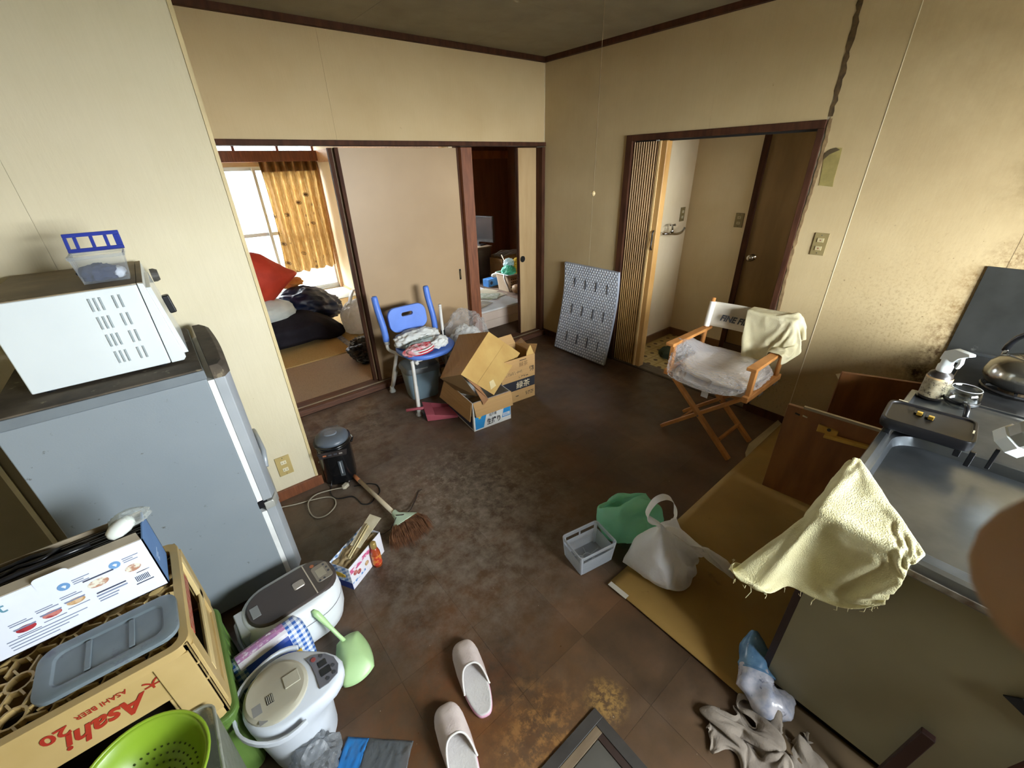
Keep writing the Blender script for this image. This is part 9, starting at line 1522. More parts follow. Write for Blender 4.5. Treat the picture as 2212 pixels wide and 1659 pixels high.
[2,0,9,0,0,2,4,10,6,-1,-2,-3,-1,-1,-3,-7,3,8,-8,-8,-5,-1,7,7,3,5,-4,-4,-2,1,3,-1,-2,-1,-3,-5,-1,3,7,-7,4,-7,-3,-1,-2,1,9,-5,3,1,2,7,12,2,-1,-5,-3,-1,-2,-5,-1,8,-1,-7,-6,-1,0,10,0,3,-3,-3,2,-2,-2,4,5,-1,-5,-4,-3,-4,7,2,-1,0,-9,-2,0,2,7,-8,4,-3,3,6,12,7,1,-7,-5,1,2,-6,-5,4,7,-6,-5,-3,-2,8,0,2,-3,-2,1,-1,1,-3,3,8,-1,-5,-3,-1,-3,2,-1,-1,1,-7,-2,1,1,-1,8,-6,0,4,10,11,4,-7,-7,-2,2,0,-4,-1,8,0,-5,-4,-3,4,0,3,-4,-3,1,0,0,1,-4,5,9,-1,-6,-1,-3,-5,2,-2,1,3,-6,1,-1,5,-4,-2,1,4,3,12,9,-6,-7,-2,-1,-2,7,-3,-5,9,-4,-1,-3,0,-4,5,-3,-2,-1,-1,0,0,1,-4,8,9,-1,-7,0,-4,-4,-1,0,1,0,1,-2,4,0,-7,1,3,2,9,12,-3,-8,-5,-1,1,3,7,-6,-4,8,-6,2,-5,-4,3,1,-1,-4,-1,-1,0,3,-3,1,10,6,-1,-6,-1,-4,-2,-3,-3,1,5,-2,2,0,-1,-4,1,2,8,10,3,-8,-8,-3,-1,4,5,4,-3,-5,8,-4,-1,-5,-4,3,3,-5,-2,-2,0,3,1,-3,6,10,-2,3,-5,-1,-5,1,-2,-7,2,2,0,-2,0,0,0,4,4,7,7,-7,-9,-4,-1,1,6,2,5,-6,-2,7,-2,-3,-6,2,0,-1,-3,1,-4,-1,3,-1,5,10,-2,5,-5,3,-2,-5,-1,-3,-6,-1,1,0,0,1,0,5,1,6,9,-5,-8,-8,1,-2,1,9,3,0,-1,-3,5,-1,-5,-5,1,0,-1,2,-4,1,-1,-1,4,10,-3,7,-2,3,1,-4,-5,-3,-2,-6,1,-1,2,-1,0,8,-1,2,8,-3,-7,-7,3,-1,-4,1,10,1,-1,3,-4,4,-3,-3,-5,0,3,-3,1,-3,-1,1,2,10,-4,9,1,5,1,-2,-5,-4,-6,-2,-5,2,-1,-1,4,4,-5,6,5,2,-8,-6,2,-3,1,0,0,6,0,0,5,-3,4,-5,-3,-6,0,3,-2,2,-4,0,1,9,-3,8,8,2,4,0,-4,-6,-6,-7,-1,-2,-1,3,-2,1,5,-6,8,6,-5,-8,-4,5,-5,1,4,-1,2,3,-1,6,-1,2,-4,-5,-3,-2,3,-3,3,-4,1,4,6,-3,10,6,5,-1,0,-4,-6,-7,-7,-1,-2,3,1,2,-1,1,-6,13,3,-5,-11,1,1,-1,3,1,0,-2,4,-1,7,2,0,-4,-2,-6,0,-3,2,-2,-1,3,6,2,0,9,4,5,1,-4,-4,-5,-9,-5,-2,4,4,0,-2,4,-5,-1,8,3,-4,-11,4,1,0,-2,3,2,-5,2,2,9,3,-4,-1,-4,-1,-5,1,2,-5,-1,4,1,2,3,7,6,3,1,-4,-6,-5,-10,-4,5,5,4,-1,-3,-1,3,-2,0,3,-1,-9,7,-4,3,-4,3,2,-8,2,7,9,0,-2,3,-3,-6,-6,1,3,-2,-5,0,2,3,6,4,6,1,1,-4,-6,-7,-9,6,6,-1,1,1,-2,0,3,-1,-4,1,1,-3,-6,10,1,-1,0,-4,-7,2,10,11,-1,-1,1,0,-6,-6,0,0,-5,-1,-2,-1,3,5,5,7,1,-1,-4,-6,-8,-2,8,-2,-1,-3,0,4,-1,6,4,-15,3,7,-4,-6,6,4,-1,-3,-6,0,4,11,5,6,-2,2,-1,-6,-8,-3,0,-6,1,0,-3,0,4,6,7,2,0,-5,-5,-10,5,5,-5,-4,4,0,-1,-1,6,8,-13,2,-3,7,-5,-5,4,4,-5,-2,4,4,11,4,3,2,0,-1,-6,-9,-1,-7,-3,0,3,-1,-3,0,6,6,6,-2,-4,-5,-8,10,-3,-6,3,5,1,-2,-6,2,11,-13,0,4,0,2,-6,2,1,-4,0,3,9,2,4,3,3,3,-3,-3,-8,-1,-7,-6,2,3,1,-4,-1,0,8,5,-1,-1,-5,-5,8,-7,1,-4,5,4,-2,-6,1,12,-14,2,-2,0,0,2,-2,5,-4,0,6,1,5,8,4,2,-2,-3,-4,-1,-2,-8,-7,5,-1,2,1,-6,0,2,6,0,-3,4,-5,1,-1,-4,1,0,5,-1,-5,1,11,-12,2,1,1,-4,5,-1,1,-4,2,1,2,7,7,6,1,-1,-5,-2,-5,-3,-5,-2,1,-1,1,-1,0,-5,1,4,5,0,1,-4,-4,1,-5,0,2,3,0,-4,1,11,-10,4,0,0,1,-3,3,-3,-1,2,1,2,6,5,6,2,-3,-2,0,-7,-5,-2,-1,-6,4,1,-3,-1,3,-5,-1,5,4,2,-3,-6,-1,1,-2,-1,2,1,1,0,8,-6,4,0,-6,0,3,1,-3,1,-1,-3,2,7,7,5,4,0,-4,-2,-7,-1,-2,-1,-8,2,-2,-1,5,-4,4,-1,-2,2,4,3,-5,-4,-1,2,-3,-1,2,2,1,5,-4,3,2,-7,-2,2,3,-2,4,-1,-2,-4,5,4,6,4,2,0,-4,-6,3,-3,-2,-9,-1,2,0,-2,5,-1,4,-4,0,5,3,-1,-5,-1,-2,-2,-1,-1,1,2,8,-8,5,1,-3,-2,0,0,3,4,-3,-3,3,-4,2,3,5,4,0,-2,-4,4,0,-4,-9,0,0,1,-3,2,6,-1,1,-1,2,7,1,-2,-7,-1,-1,-5,0,2,2,3,-6,-1,1,3,1,-1,-2,2,6,-2,-2,-3,2,-1,-3,3,5,2,-1,0,2,4,-5,-3,-8,6,-2,-4,0,6,-1,6,-6,3,9,5,0,-5,-8,-6,2,-2,-2,2,4,-6,3,-1,3,0,0,-4,3,3,-2,-4,1,2,-3,-1,-2,4,4,3,1,1,2,3,-6,-3,-5,0,2,-3,1,3,6,-8,5,11,9,2,-3,-7,-9,-9,-3,0,4,0,-5,2,3,3,1,-2,-3,3,2,-4,-2,0,1,2,-4,-1,0,4,4,4,1,0,2,4,-4,-7,0,-5,0,3,2,4,-10,10,13,10,4,-1,-6,-8,-11,-11,-2,3,1,-4,1,1,2,3,0,-1,2,1,-4,-2,-2,-1,-1,4,0,-3,3,4,6,2,0,2,0,3,-5,-7,3,-5,1,1,3,-9,12,14,9,7,0,-4,-8,-9,-12,-10,5,-2,-4,0,3,1,2,2,-1,2,2,-3,-4,-4,-2,1,2,1,3,-4,7,6,2,0,-2,-2,3,4,-4,-7,4,-1,1,-2,-8,12,14,10,7,2,-3,-7,-9,-11,-9,-7,3,1,-2,-1,3,2,1,0,1,2,0,-5,-6,0,0,3,-1,5,-4,4,9,2,-1,-2,-1,-5,2,6,-4,-7,1,0,0,-5,11,10,10,8,3,-1,-5,-8,-10,-6,-11,-3,6,0,-1,0,3,0,-2,4,2,2,-1,-6,-7,5,-3,2,0,2,3,9,1,-1,-7,-3,1,6,-4,3,-3,-5,-1,-1,-4,8,9,8,8,5,1,-4,-6,-8,-6,-8,-7,1,5,-3,2,5,-4,-1,4,3,4,-4,2,-5,-4,-4,0,4,4,2,9,1,-4,-6,-2,1,0,8,-7,-2,-2,-3,-2,1,-2,8,6,8,5,2,-1,-4,-5,-8,-2,-8,-2,4,-4,7,2,-7,4,5,1,2,5,-7,-3,-2,0,-1,-3,3,9,7,1,-6,-4,1,0,1,-2,6,-3,-2,-4,-4,-2,-1,-1,4,7,3,3,0,-2,-2,-6,3,-10,-2,0,0,8,-1,-6,8,3,-2,4,2,6,-2,-4,-6,-5,1,5,7,4,0,-8,2,1,1,0,0,-1,4,-9,-5,2,0,-1,0,-3,-5,6,5,-2,-1,-2,7,-2,-10,1,-2,0,8,-5,-2,11,0,-3,3,2,6,1,-1,-5,-2,0,3,4,0,2,-6,3,0,3,0,1,0,0,-10,-7,0,2,-3,0,0,0,-5,0,3,3,1,-1,-1,-5,5,0,-3,5,-7,6,7,-1,-2,-2,4,5,-1,-1,-1,4,1,-1,-2,2,1,0,3,0,-1,4,3,-3,-5,-7,-4,-7,4,-5,5,-5,1,3,-1,-4,1,2,0,-1,1,-3,3,2,2,-7,6,6,-5,0,-1,4,2,7,1,-1,-3,-1,-2,-1,0,3,7,-1,-3,5,2,3,-2,-3,-8,-5,-10,5,-5,1,4,-4,2,-2,1,-2,4,-3,-1,1,0,0,2,2,-4,5,4,-7,1,-1,5,2,8,3,-5,-3,-3,1,-3,0,5,3,4,-3,6,2,-1,0,-2,-6,-6,-10,3,-2,2,-3,6,-7,4,-2,-1,6,-3,-3,-1,6,-4,1,3,-4,5,3,-7,-2,2,4,5,7,0,-6,-3,0,0,-4,0,2,1,5,5,3,-1,2,-2,-4,2,-9,-9,0,3,-3,-1,6,-5,3,-2,2,1,2,-3,-4,9,-4,-2,3,-4,3,4,-5,-3,2,4,5,8,-4,-7,2,-2,-3,-2,-2,1,1,2,5,4,3,-1,-1,-1,3,-10,-6,1,0,-2,0,6,-6,4,0,1,-1,3,-1,-2,4,-2,-1,-2,0,-1,5,-5,-2,3,5,6,4,-8,0,2,-3,-5,-3,-1,1,1,-2,4,4,4,2,-2,1,3,-10,-2,-1,2,-2,1,3,-4,5,-1,2,-1,0,-2,2,2,-1,-1,-5,-3,-1,6,-1,-3,4,5,7,-6,2,1,0,-6,-4,-4,1,-1,0,2,4,3,1,2,2,-1,3,-9,-1,-2,2,0,2,1,-3,4,1,3,0,-1,-3,-3,5,-6,0,2,-6,-2,1,2,1,4,5,-4,5,-2,5,-7,-7,-2,3,0,-2,0,-2,6,5,1,2,2,-3,4,-8,-1,-1,-1,3,-1,0,3,4,-6,3,3,-3,-3,-5,4,-6,0,2,2,-5,-1,6,2,3,-4,7,-1,5,-3,-7,-8,4,-2,2,0,-1,-2,4,7,3,1,0,0,1,-9,2,0,0,0,2,2,3,-5,-4,2,-4,2,0,-7])
solo('crumpled_rag', MB().add(RAGV, gfaces(44, 44)), cloth('rag_grey', '#8d8377', 0, '#796f65', .5, 200), 'crumpled beige-grey rag heaped on the floor at the bottom right', 'rag', smooth=True, solid=.002, sub=1)
def packet(path, rad, n, seed, k=20):
    pts = smooth_path(path, n); m_ = len(pts); rings = []
    for i, p in enumerate(pts):
        d_ = (pts[min(i + 1, m_ - 1)] - pts[max(i - 1, 0)]).normalized(); a_ = d_.cross(Vector((0, 0, 1))).normalized(); b_ = a_.cross(d_)
        s = i / (m_ - 1) * (len(rad) - 1); q0 = int(min(s, len(rad) - 2)); r_ = rad[q0] + (rad[q0 + 1] - rad[q0]) * (s - q0)
        rg = []
        for t_ in range(k):
            w_ = a_ * math.cos(2 * PI * t_ / k) + b_ * math.sin(2 * PI * t_ / k) * .72
            q = p + w_ * r_ * (1 + .38 * (RG(p * 16 + w_ * .9, 1.0, seed) - .4) + .10 * RG(p * 40 + w_ * 2, 1.0, seed + 3))
            rg.append(Vector((q.x, q.y, max(q.z, .0125))))
        rings.append(rg)
    return MB().loft(rings)
t = thing('snack_packet', 'crumpled blue and white printed plastic packet above the grey rag', 'packet', (1.13, .10, 0))
part(t, 'packet', packet([(1.125, .118, .085), (1.085, .095, .062), (1.070, .055, .055), (1.105, .020, .045), (1.150, .012, .045)], [.038, .050, .050, .040, .010], 7, 71), M('packet_print', '#c9c6cc', .25, '#8f97ab', 22, c3='#5a5f70', s3=34, t3=.60), smooth=True)
part(t, 'blue_top', packet([(1.195, .168, .15), (1.165, .148, .115), (1.125, .118, .085), (1.110, .110, .078)], [.008, .036, .044, .046], 7, 75), M('packet_blue_top', '#6c93b4', .25, '#4d6f90', 22, c3='#c9d3dd', s3=30, t3=.60), smooth=True)
# clear basket
t = thing('clear_basket', 'small clear plastic basket with slotted rim on the floor beside the green bag', 'basket', (1.085, .83, 0), -.20)
CLB = film('basket_clear', '#d7dde4', .38, .25, .45)
bo_ = lambda z, w_, d_, r=.014: rrect(0, 0, w_, d_, r, 4, z)
part(t, 'base', MB().loft([bo_(.003, .170, .125), bo_(.006, .170, .125)]), CLB, local=True)
part(t, 'wall_sheet', MB().loft([bo_(.004, .172, .127), bo_(.084, .187, .140)], False, False), CLB, local=True, solid=.002)
part(t, 'rim_sheet', MB().loft([bo_(.104, .190, .143), bo_(.122, .193, .146)], False, False), CLB, local=True, solid=.003)
part(t, 'top_lip', MB().tube(bo_(.122, .194, .147), .0028, 6, True), film('lip_clear', '#dde3ea', .6, .2, .45), local=True, smooth=True)
for sx, sy in ((1, 1), (1, -1), (-1, 1), (-1, -1)):
    part(t, 'corner_post', MB().bar((sx * .080, sy * .058, .004), (sx * .0905, sy * .067, .122), .012, .012), film('lip_clear2', '#dde3ea', .5, .2, .45) if 'lip_clear2' not in bpy.data.materials else bpy.data.materials['lip_clear2'], local=True, bev=.002)
for s in (1, -1):
    part(t, 'rim_strut', MB().box(-.004, .004, s * .0705 - .0015, s * .0705 + .0015, .083, .106), CLB, local=True) if s > 0 else None
rb = MB().tube([(.022 * math.cos(2 * PI * k / 20), .022 * math.sin(2 * PI * k / 20) - .0, .0075) for k in range(20)], .0018, 5, True)
for k in range(6):
    a = k * PI / 3 + .3; rb.bar((.022 * math.cos(a), .022 * math.sin(a), .0075), (.075 * math.cos(a) * (1 if abs(math.cos(a)) > .5 else .8), .055 * math.sin(a), .0075), .003, .003)
part(t, 'base_ribs', rb, bpy.data.materials['lip_clear2'], local=True)
# green bag
GF = film('mint_green_film', '#a2ecd0', .84, .22, .40)
GRNV = unpack((1.2077, 0.6882, -0.0127),
[122,-5,-1,1,3,-1,-1,-3,-5,-4,-1,5,-5,0,0,-2,2,2,2,2,-3,-4,1,9,2,2,3,-4,1,1,16,1,-3,-3,1,-5,-5,-8,-6,-5,-7,5,-3,-2,-2,-1,-3,3,7,3,1,-2,2,14,4,3,6,1,-3,4,12,3,-3,-2,-8,-5,-7,-4,-8,-4,-7,-5,-3,-6,-1,-2,-4,-1,11,1,2,9,10,4,7,8,6,3,1,1,11,3,0,-4,-4,-8,-11,-6,-6,-12,-9,-2,-7,-5,-3,-4,-2,-3,6,2,4,6,16,9,6,12,8,5,3,2,9,0,2,1,-3,-7,-11,-7,-8,-12,-14,-10,-4,-6,-7,-5,-2,0,1,3,5,6,14,13,11,11,9,10,2,8,10,0,3,-6,-6,-2,-10,-13,-10,-5,-15,-12,-10,-7,-4,-11,-2,2,-2,1,8,9,11,15,12,14,9,11,10,4,8,0,-3,3,-8,-2,-14,-12,-8,-7,-14,-14,-10,-10,-10,-7,-5,5,1,6,5,6,13,14,16,15,11,13,11,7,11,-1,-5,-9,4,-8,-14,-13,-15,-11,-7,-15,-15,-12,-11,-7,0,10,-9,8,6,8,15,16,16,17,16,14,12,11,6,-10,-2,-2,3,-17,-7,-15,-9,-17,-17,-12,-12,-14,-11,2,-7,0,-3,3,11,12,14,18,17,17,18,15,16,12,-6,6,-3,-5,-4,-15,-16,-16,-3,-15,-19,-18,-9,-13,-12,-6,-5,-4,-3,6,11,15,19,19,18,19,19,17,16,7,6,3,0,-6,-14,-9,-18,-19,-17,-2,-20,-20,-6,-16,-16,-12,-2,-7,-2,18,9,13,20,19,20,21,19,19,16,3,16,3,0,-7,-15,-21,-16,-11,-20,-14,-10,-21,-18,-7,-14,-12,-11,-5,4,18,12,11,21,20,20,20,20,18,14,17,9,4,0,-16,-12,-15,-19,-19,-16,-17,-11,-18,-18,-5,-16,-16,-15,8,1,9,14,18,21,21,20,20,18,20,16,15,8,7,-1,-10,-13,-16,-20,-19,-14,-20,-20,-16,-13,-14,-17,-13,-12,7,9,3,13,19,22,22,19,17,20,21,17,12,-2,12,1,-15,-6,-11,-17,-20,-17,-20,-21,-13,-19,-20,-2,-15,-17,4,7,8,14,22,19,20,18,20,21,19,15,6,2,8,5,-5,-18,-10,-9,-17,-20,-20,-21,-19,-18,-14,-12,-14,-6,7,6,4,13,19,21,19,17,21,20,21,6,3,6,4,4,10,-17,-17,-9,-18,-18,-17,-19,-19,-14,-11,-19,-14,-5,3,5,9,11,16,20,20,20,19,20,18,-3,18,-5,7,8,-1,-6,-13,-14,-17,-18,-19,-18,-15,-7,-18,-18,-13,-3,0,5,11,12,15,18,18,19,20,19,15,9,8,1,0,7,-11,-5,-7,-14,-15,-18,-14,-18,-7,-17,-15,-15,-12,1,-4,8,11,9,15,16,17,18,17,16,10,17,-1,17,1,-2,-12,-14,-7,-8,-14,-11,-16,-15,-12,-12,-15,-10,-14,-5,3,11,6,11,14,15,15,16,14,12,16,17,4,17,-5,-7,-10,-12,-14,-6,-12,-12,-13,-7,-14,-14,-13,-12,-8,-5,5,8,8,12,10,13,13,14,15,14,15,13,12,1,-6,-4,-8,-9,-11,-13,-10,-11,-12,-1,-13,-12,-12,-10,-8,-8,9,7,7,8,11,12,12,14,13,13,12,11,11,1,-3,-8,-7,-8,-9,-10,-9,-8,-7,-11,-11,-10,-11,-11,-9,-3,7,9,8,8,10,10,11,11,12,11,11,10,9],
[69,-1,3,3,-2,4,0,-1,1,3,0,-7,2,-2,-4,-2,-1,3,-3,-2,-2,-4,3,-3,0,3,-2,4,3,3,5,-2,4,6,1,3,3,-1,-1,2,2,-6,-3,1,-6,-7,-6,0,-4,-4,-4,-8,3,1,-1,1,2,4,6,7,0,9,4,6,0,3,5,3,2,3,-3,-6,-4,-1,-6,-7,-8,-7,-3,-7,-5,-8,-3,5,-2,2,2,2,6,10,-3,15,9,2,7,6,2,9,0,2,-2,-1,-5,-5,-4,-5,-13,-9,-8,-11,-5,-5,-7,0,-2,1,7,2,3,10,0,11,11,10,10,5,6,9,0,3,2,-1,-7,-3,-8,-8,-8,-12,-11,-12,-6,-10,-5,-5,0,-2,4,6,7,4,7,13,13,8,10,8,9,7,6,-6,0,-1,5,-11,-11,-3,-12,-13,-9,-14,-8,-8,-8,-5,-3,-3,6,8,8,4,10,14,13,10,10,9,6,8,11,-7,3,0,-4,-10,-10,-12,-8,-12,-8,-13,-13,-8,-7,-5,-3,3,4,1,10,9,8,16,14,13,12,13,7,3,4,-4,12,-3,-4,-10,-12,-14,-15,-12,-11,-13,-10,-15,-5,-3,0,-2,0,6,10,12,10,14,17,16,13,4,15,10,-3,5,-2,8,-9,-10,-13,-17,-16,-15,-9,-11,-11,-12,-12,4,-2,-6,2,7,5,12,19,13,18,17,4,10,9,5,17,6,-1,-4,-7,-12,-13,-13,-15,-18,-12,-17,-12,-11,1,-2,-7,-2,1,5,7,17,16,16,17,20,8,12,10,6,5,17,-3,-1,-18,-10,-11,-14,-20,-16,-17,-7,-14,-13,-4,-3,-1,-1,0,-1,10,19,16,17,18,18,14,0,13,17,4,11,-15,-2,-3,-11,-14,-15,-13,-18,-14,-8,-13,-15,0,-5,0,2,-1,-7,13,10,22,17,18,13,16,7,10,10,12,7,-6,-5,-2,-20,-12,-13,-13,-14,-14,-16,-13,-9,2,-5,2,2,-10,-4,10,14,22,17,18,16,12,13,10,10,10,1,1,-3,-16,-8,-12,-14,-14,-15,-14,-17,-13,-6,-4,2,4,-12,-5,-2,11,15,20,16,19,8,19,16,13,6,9,6,3,-17,-8,-7,-20,-10,-9,-16,-16,-15,-12,-1,-6,4,-11,-8,4,-6,13,14,15,18,19,12,10,17,18,12,7,1,-5,-3,-10,-14,-12,-9,-13,-15,-15,-15,-12,-7,3,-6,-12,-4,-1,3,13,4,21,18,18,15,11,11,18,8,9,-10,-5,6,-15,-16,4,-8,-13,-16,-14,-14,-13,-11,-6,-5,-4,4,-3,5,5,2,19,15,15,18,17,14,14,9,7,-3,-4,-11,-16,4,0,-8,-14,-14,-14,-13,-12,-11,-8,-7,-4,-1,5,8,-7,14,12,16,14,11,16,14,12,10,2,-7,3,-15,-2,8,-3,-8,-14,-12,-13,-13,-10,-10,-8,-6,-4,0,4,0,-1,11,10,15,15,9,8,13,13,9,-5,-2,-2,10,-6,6,-8,-3,-13,-12,-12,-12,-9,-9,-7,-6,-3,-1,3,-3,1,10,8,13,12,9,8,5,11,9,5,4,0,7,-1,0,-6,-7,-11,-12,-11,-12,-10,-11,-2,-5,-3,0,-1,0,3,5,-1,10,12,11,9,7,3,8,5,2,13,2,-1,-4,-5,-10,-10,-3,-10,-11,-11,-3,-2,-5,-1,-2,-3,-1,0,4,-5,11,8,8,8,7,5,7,5,5,5,2,-2,-3,0,-6,-10,-6,-5,-7,-7,-6,-4,-3,-2,-2,-1,-1,0,-3],
[7,6,-2,0,-4,-2,-4,3,2,-1,4,2,-3,-2,2,-4,5,4,-4,2,-3,-4,-4,3,5,2,-4,-2,-1,1,4,5,-2,0,-6,0,3,1,2,-3,0,8,-3,-8,0,3,-1,7,1,1,-4,-3,-6,0,4,5,0,-5,-1,1,2,5,-2,0,4,-3,4,-6,0,1,0,1,-4,3,1,-2,-1,2,-1,-2,3,0,-4,2,1,2,-4,6,-4,1,-1,1,0,5,-6,1,-2,5,3,2,0,-6,-1,5,-7,3,2,-5,1,0,3,-3,0,0,1,0,3,-1,-3,1,3,1,3,-7,1,9,-4,5,-11,0,1,0,12,-14,5,9,-13,3,3,2,-6,-2,1,0,4,5,-11,-1,10,0,-6,2,-5,10,4,-11,-1,1,0,9,1,2,-5,2,2,-9,5,3,-13,0,7,5,-1,-1,-1,1,4,0,-2,-11,14,1,-3,-9,-2,10,0,0,-5,8,-3,-1,10,-2,-1,-2,-10,-4,12,1,0,-11,-2,0,0,0,3,5,2,-7,9,1,0,-1,-10,1,5,9,-2,-12,9,5,-2,-2,-2,-1,3,0,-4,5,-10,3,2,-1,1,-1,-4,-3,1,-1,1,-2,0,1,9,3,5,2,-13,-7,4,9,-8,-3,-2,0,1,5,15,-13,8,4,0,-1,2,-2,-3,-4,-4,-2,7,-12,0,1,18,4,3,-5,-10,-11,-1,2,13,-1,-3,-11,8,-4,14,-6,8,7,3,2,0,0,-5,-4,-4,-2,1,-9,-9,0,10,11,3,0,-9,-11,-1,3,-4,0,-1,-1,0,3,12,6,10,8,3,2,0,-1,-4,-4,-4,-2,-4,-9,-10,0,-2,5,2,7,4,-11,-1,-1,-8,13,-1,-1,-10,8,14,7,9,9,0,5,-3,-6,-3,4,-6,-6,2,-10,-10,2,-2,-14,-1,5,6,10,-15,7,-10,-3,0,1,4,12,15,9,9,9,-2,5,-5,-7,4,3,-6,-6,1,-11,-10,-7,-11,-7,0,2,12,-5,-7,14,-1,-14,-2,7,9,12,12,12,10,7,2,-1,-10,2,5,2,-6,-7,-13,2,-9,-11,-6,-7,-5,6,-10,1,2,-1,1,1,4,8,7,12,12,12,10,-1,6,-7,2,3,-1,5,-7,-14,-4,-1,-7,-15,-1,-7,-5,-4,-4,6,2,-8,4,5,-10,12,13,11,12,14,10,2,0,0,1,2,0,1,-15,-20,10,-6,-8,-8,-3,-2,-5,-4,-3,-2,-3,4,-2,-2,1,10,14,11,12,13,10,5,0,1,1,-4,3,-5,-19,-6,-13,-8,-7,6,6,-5,-2,-4,-3,-6,-5,7,-9,1,5,11,13,12,11,10,9,6,2,3,0,-1,-2,-10,-14,-10,-7,-7,-6,-8,7,8,-3,-4,-5,-10,1,-6,6,-4,9,10,9,13,8,6,12,5,3,0,-6,7,-7,-15,1,-12,-3,-8,-4,-6,-4,6,8,-3,-12,-3,-6,-6,10,-1,9,8,9,11,3,10,8,4,3,-4,-5,9,-12,-1,-1,-12,-1,-6,-4,-6,-4,-1,8,-1,-9,-6,-12,2,4,7,7,10,8,7,5,5,1,-2,8,-5,6,5,-3,-3,-5,-7,-18,5,-1,-1,-3,-1,1,-4,-6,-7,-5,2,4,6,5,2,1,7,6,3,-2,6,7,2,2,0,-3,-5,-7,-5,-16,2,1,-1,0,-2,-3,-4,-6,-7,3,3,4,1,1,1,3,6,5,4,3,2,5,3,0,0,-2,-4,-5,-5])
solo('green_bag', MB().add([(x, y, max(z, .002)) for x, y, z in GRNV], [(j * 30 + i, j * 30 + (i + 1) % 30, (j + 1) * 30 + (i + 1) % 30, (j + 1) * 30 + i) for j in range(22) for i in range(30)]), GF, 'mint green plastic bag crumpled on the floor behind the white shopping bag', 'bag', smooth=True, sub=1)
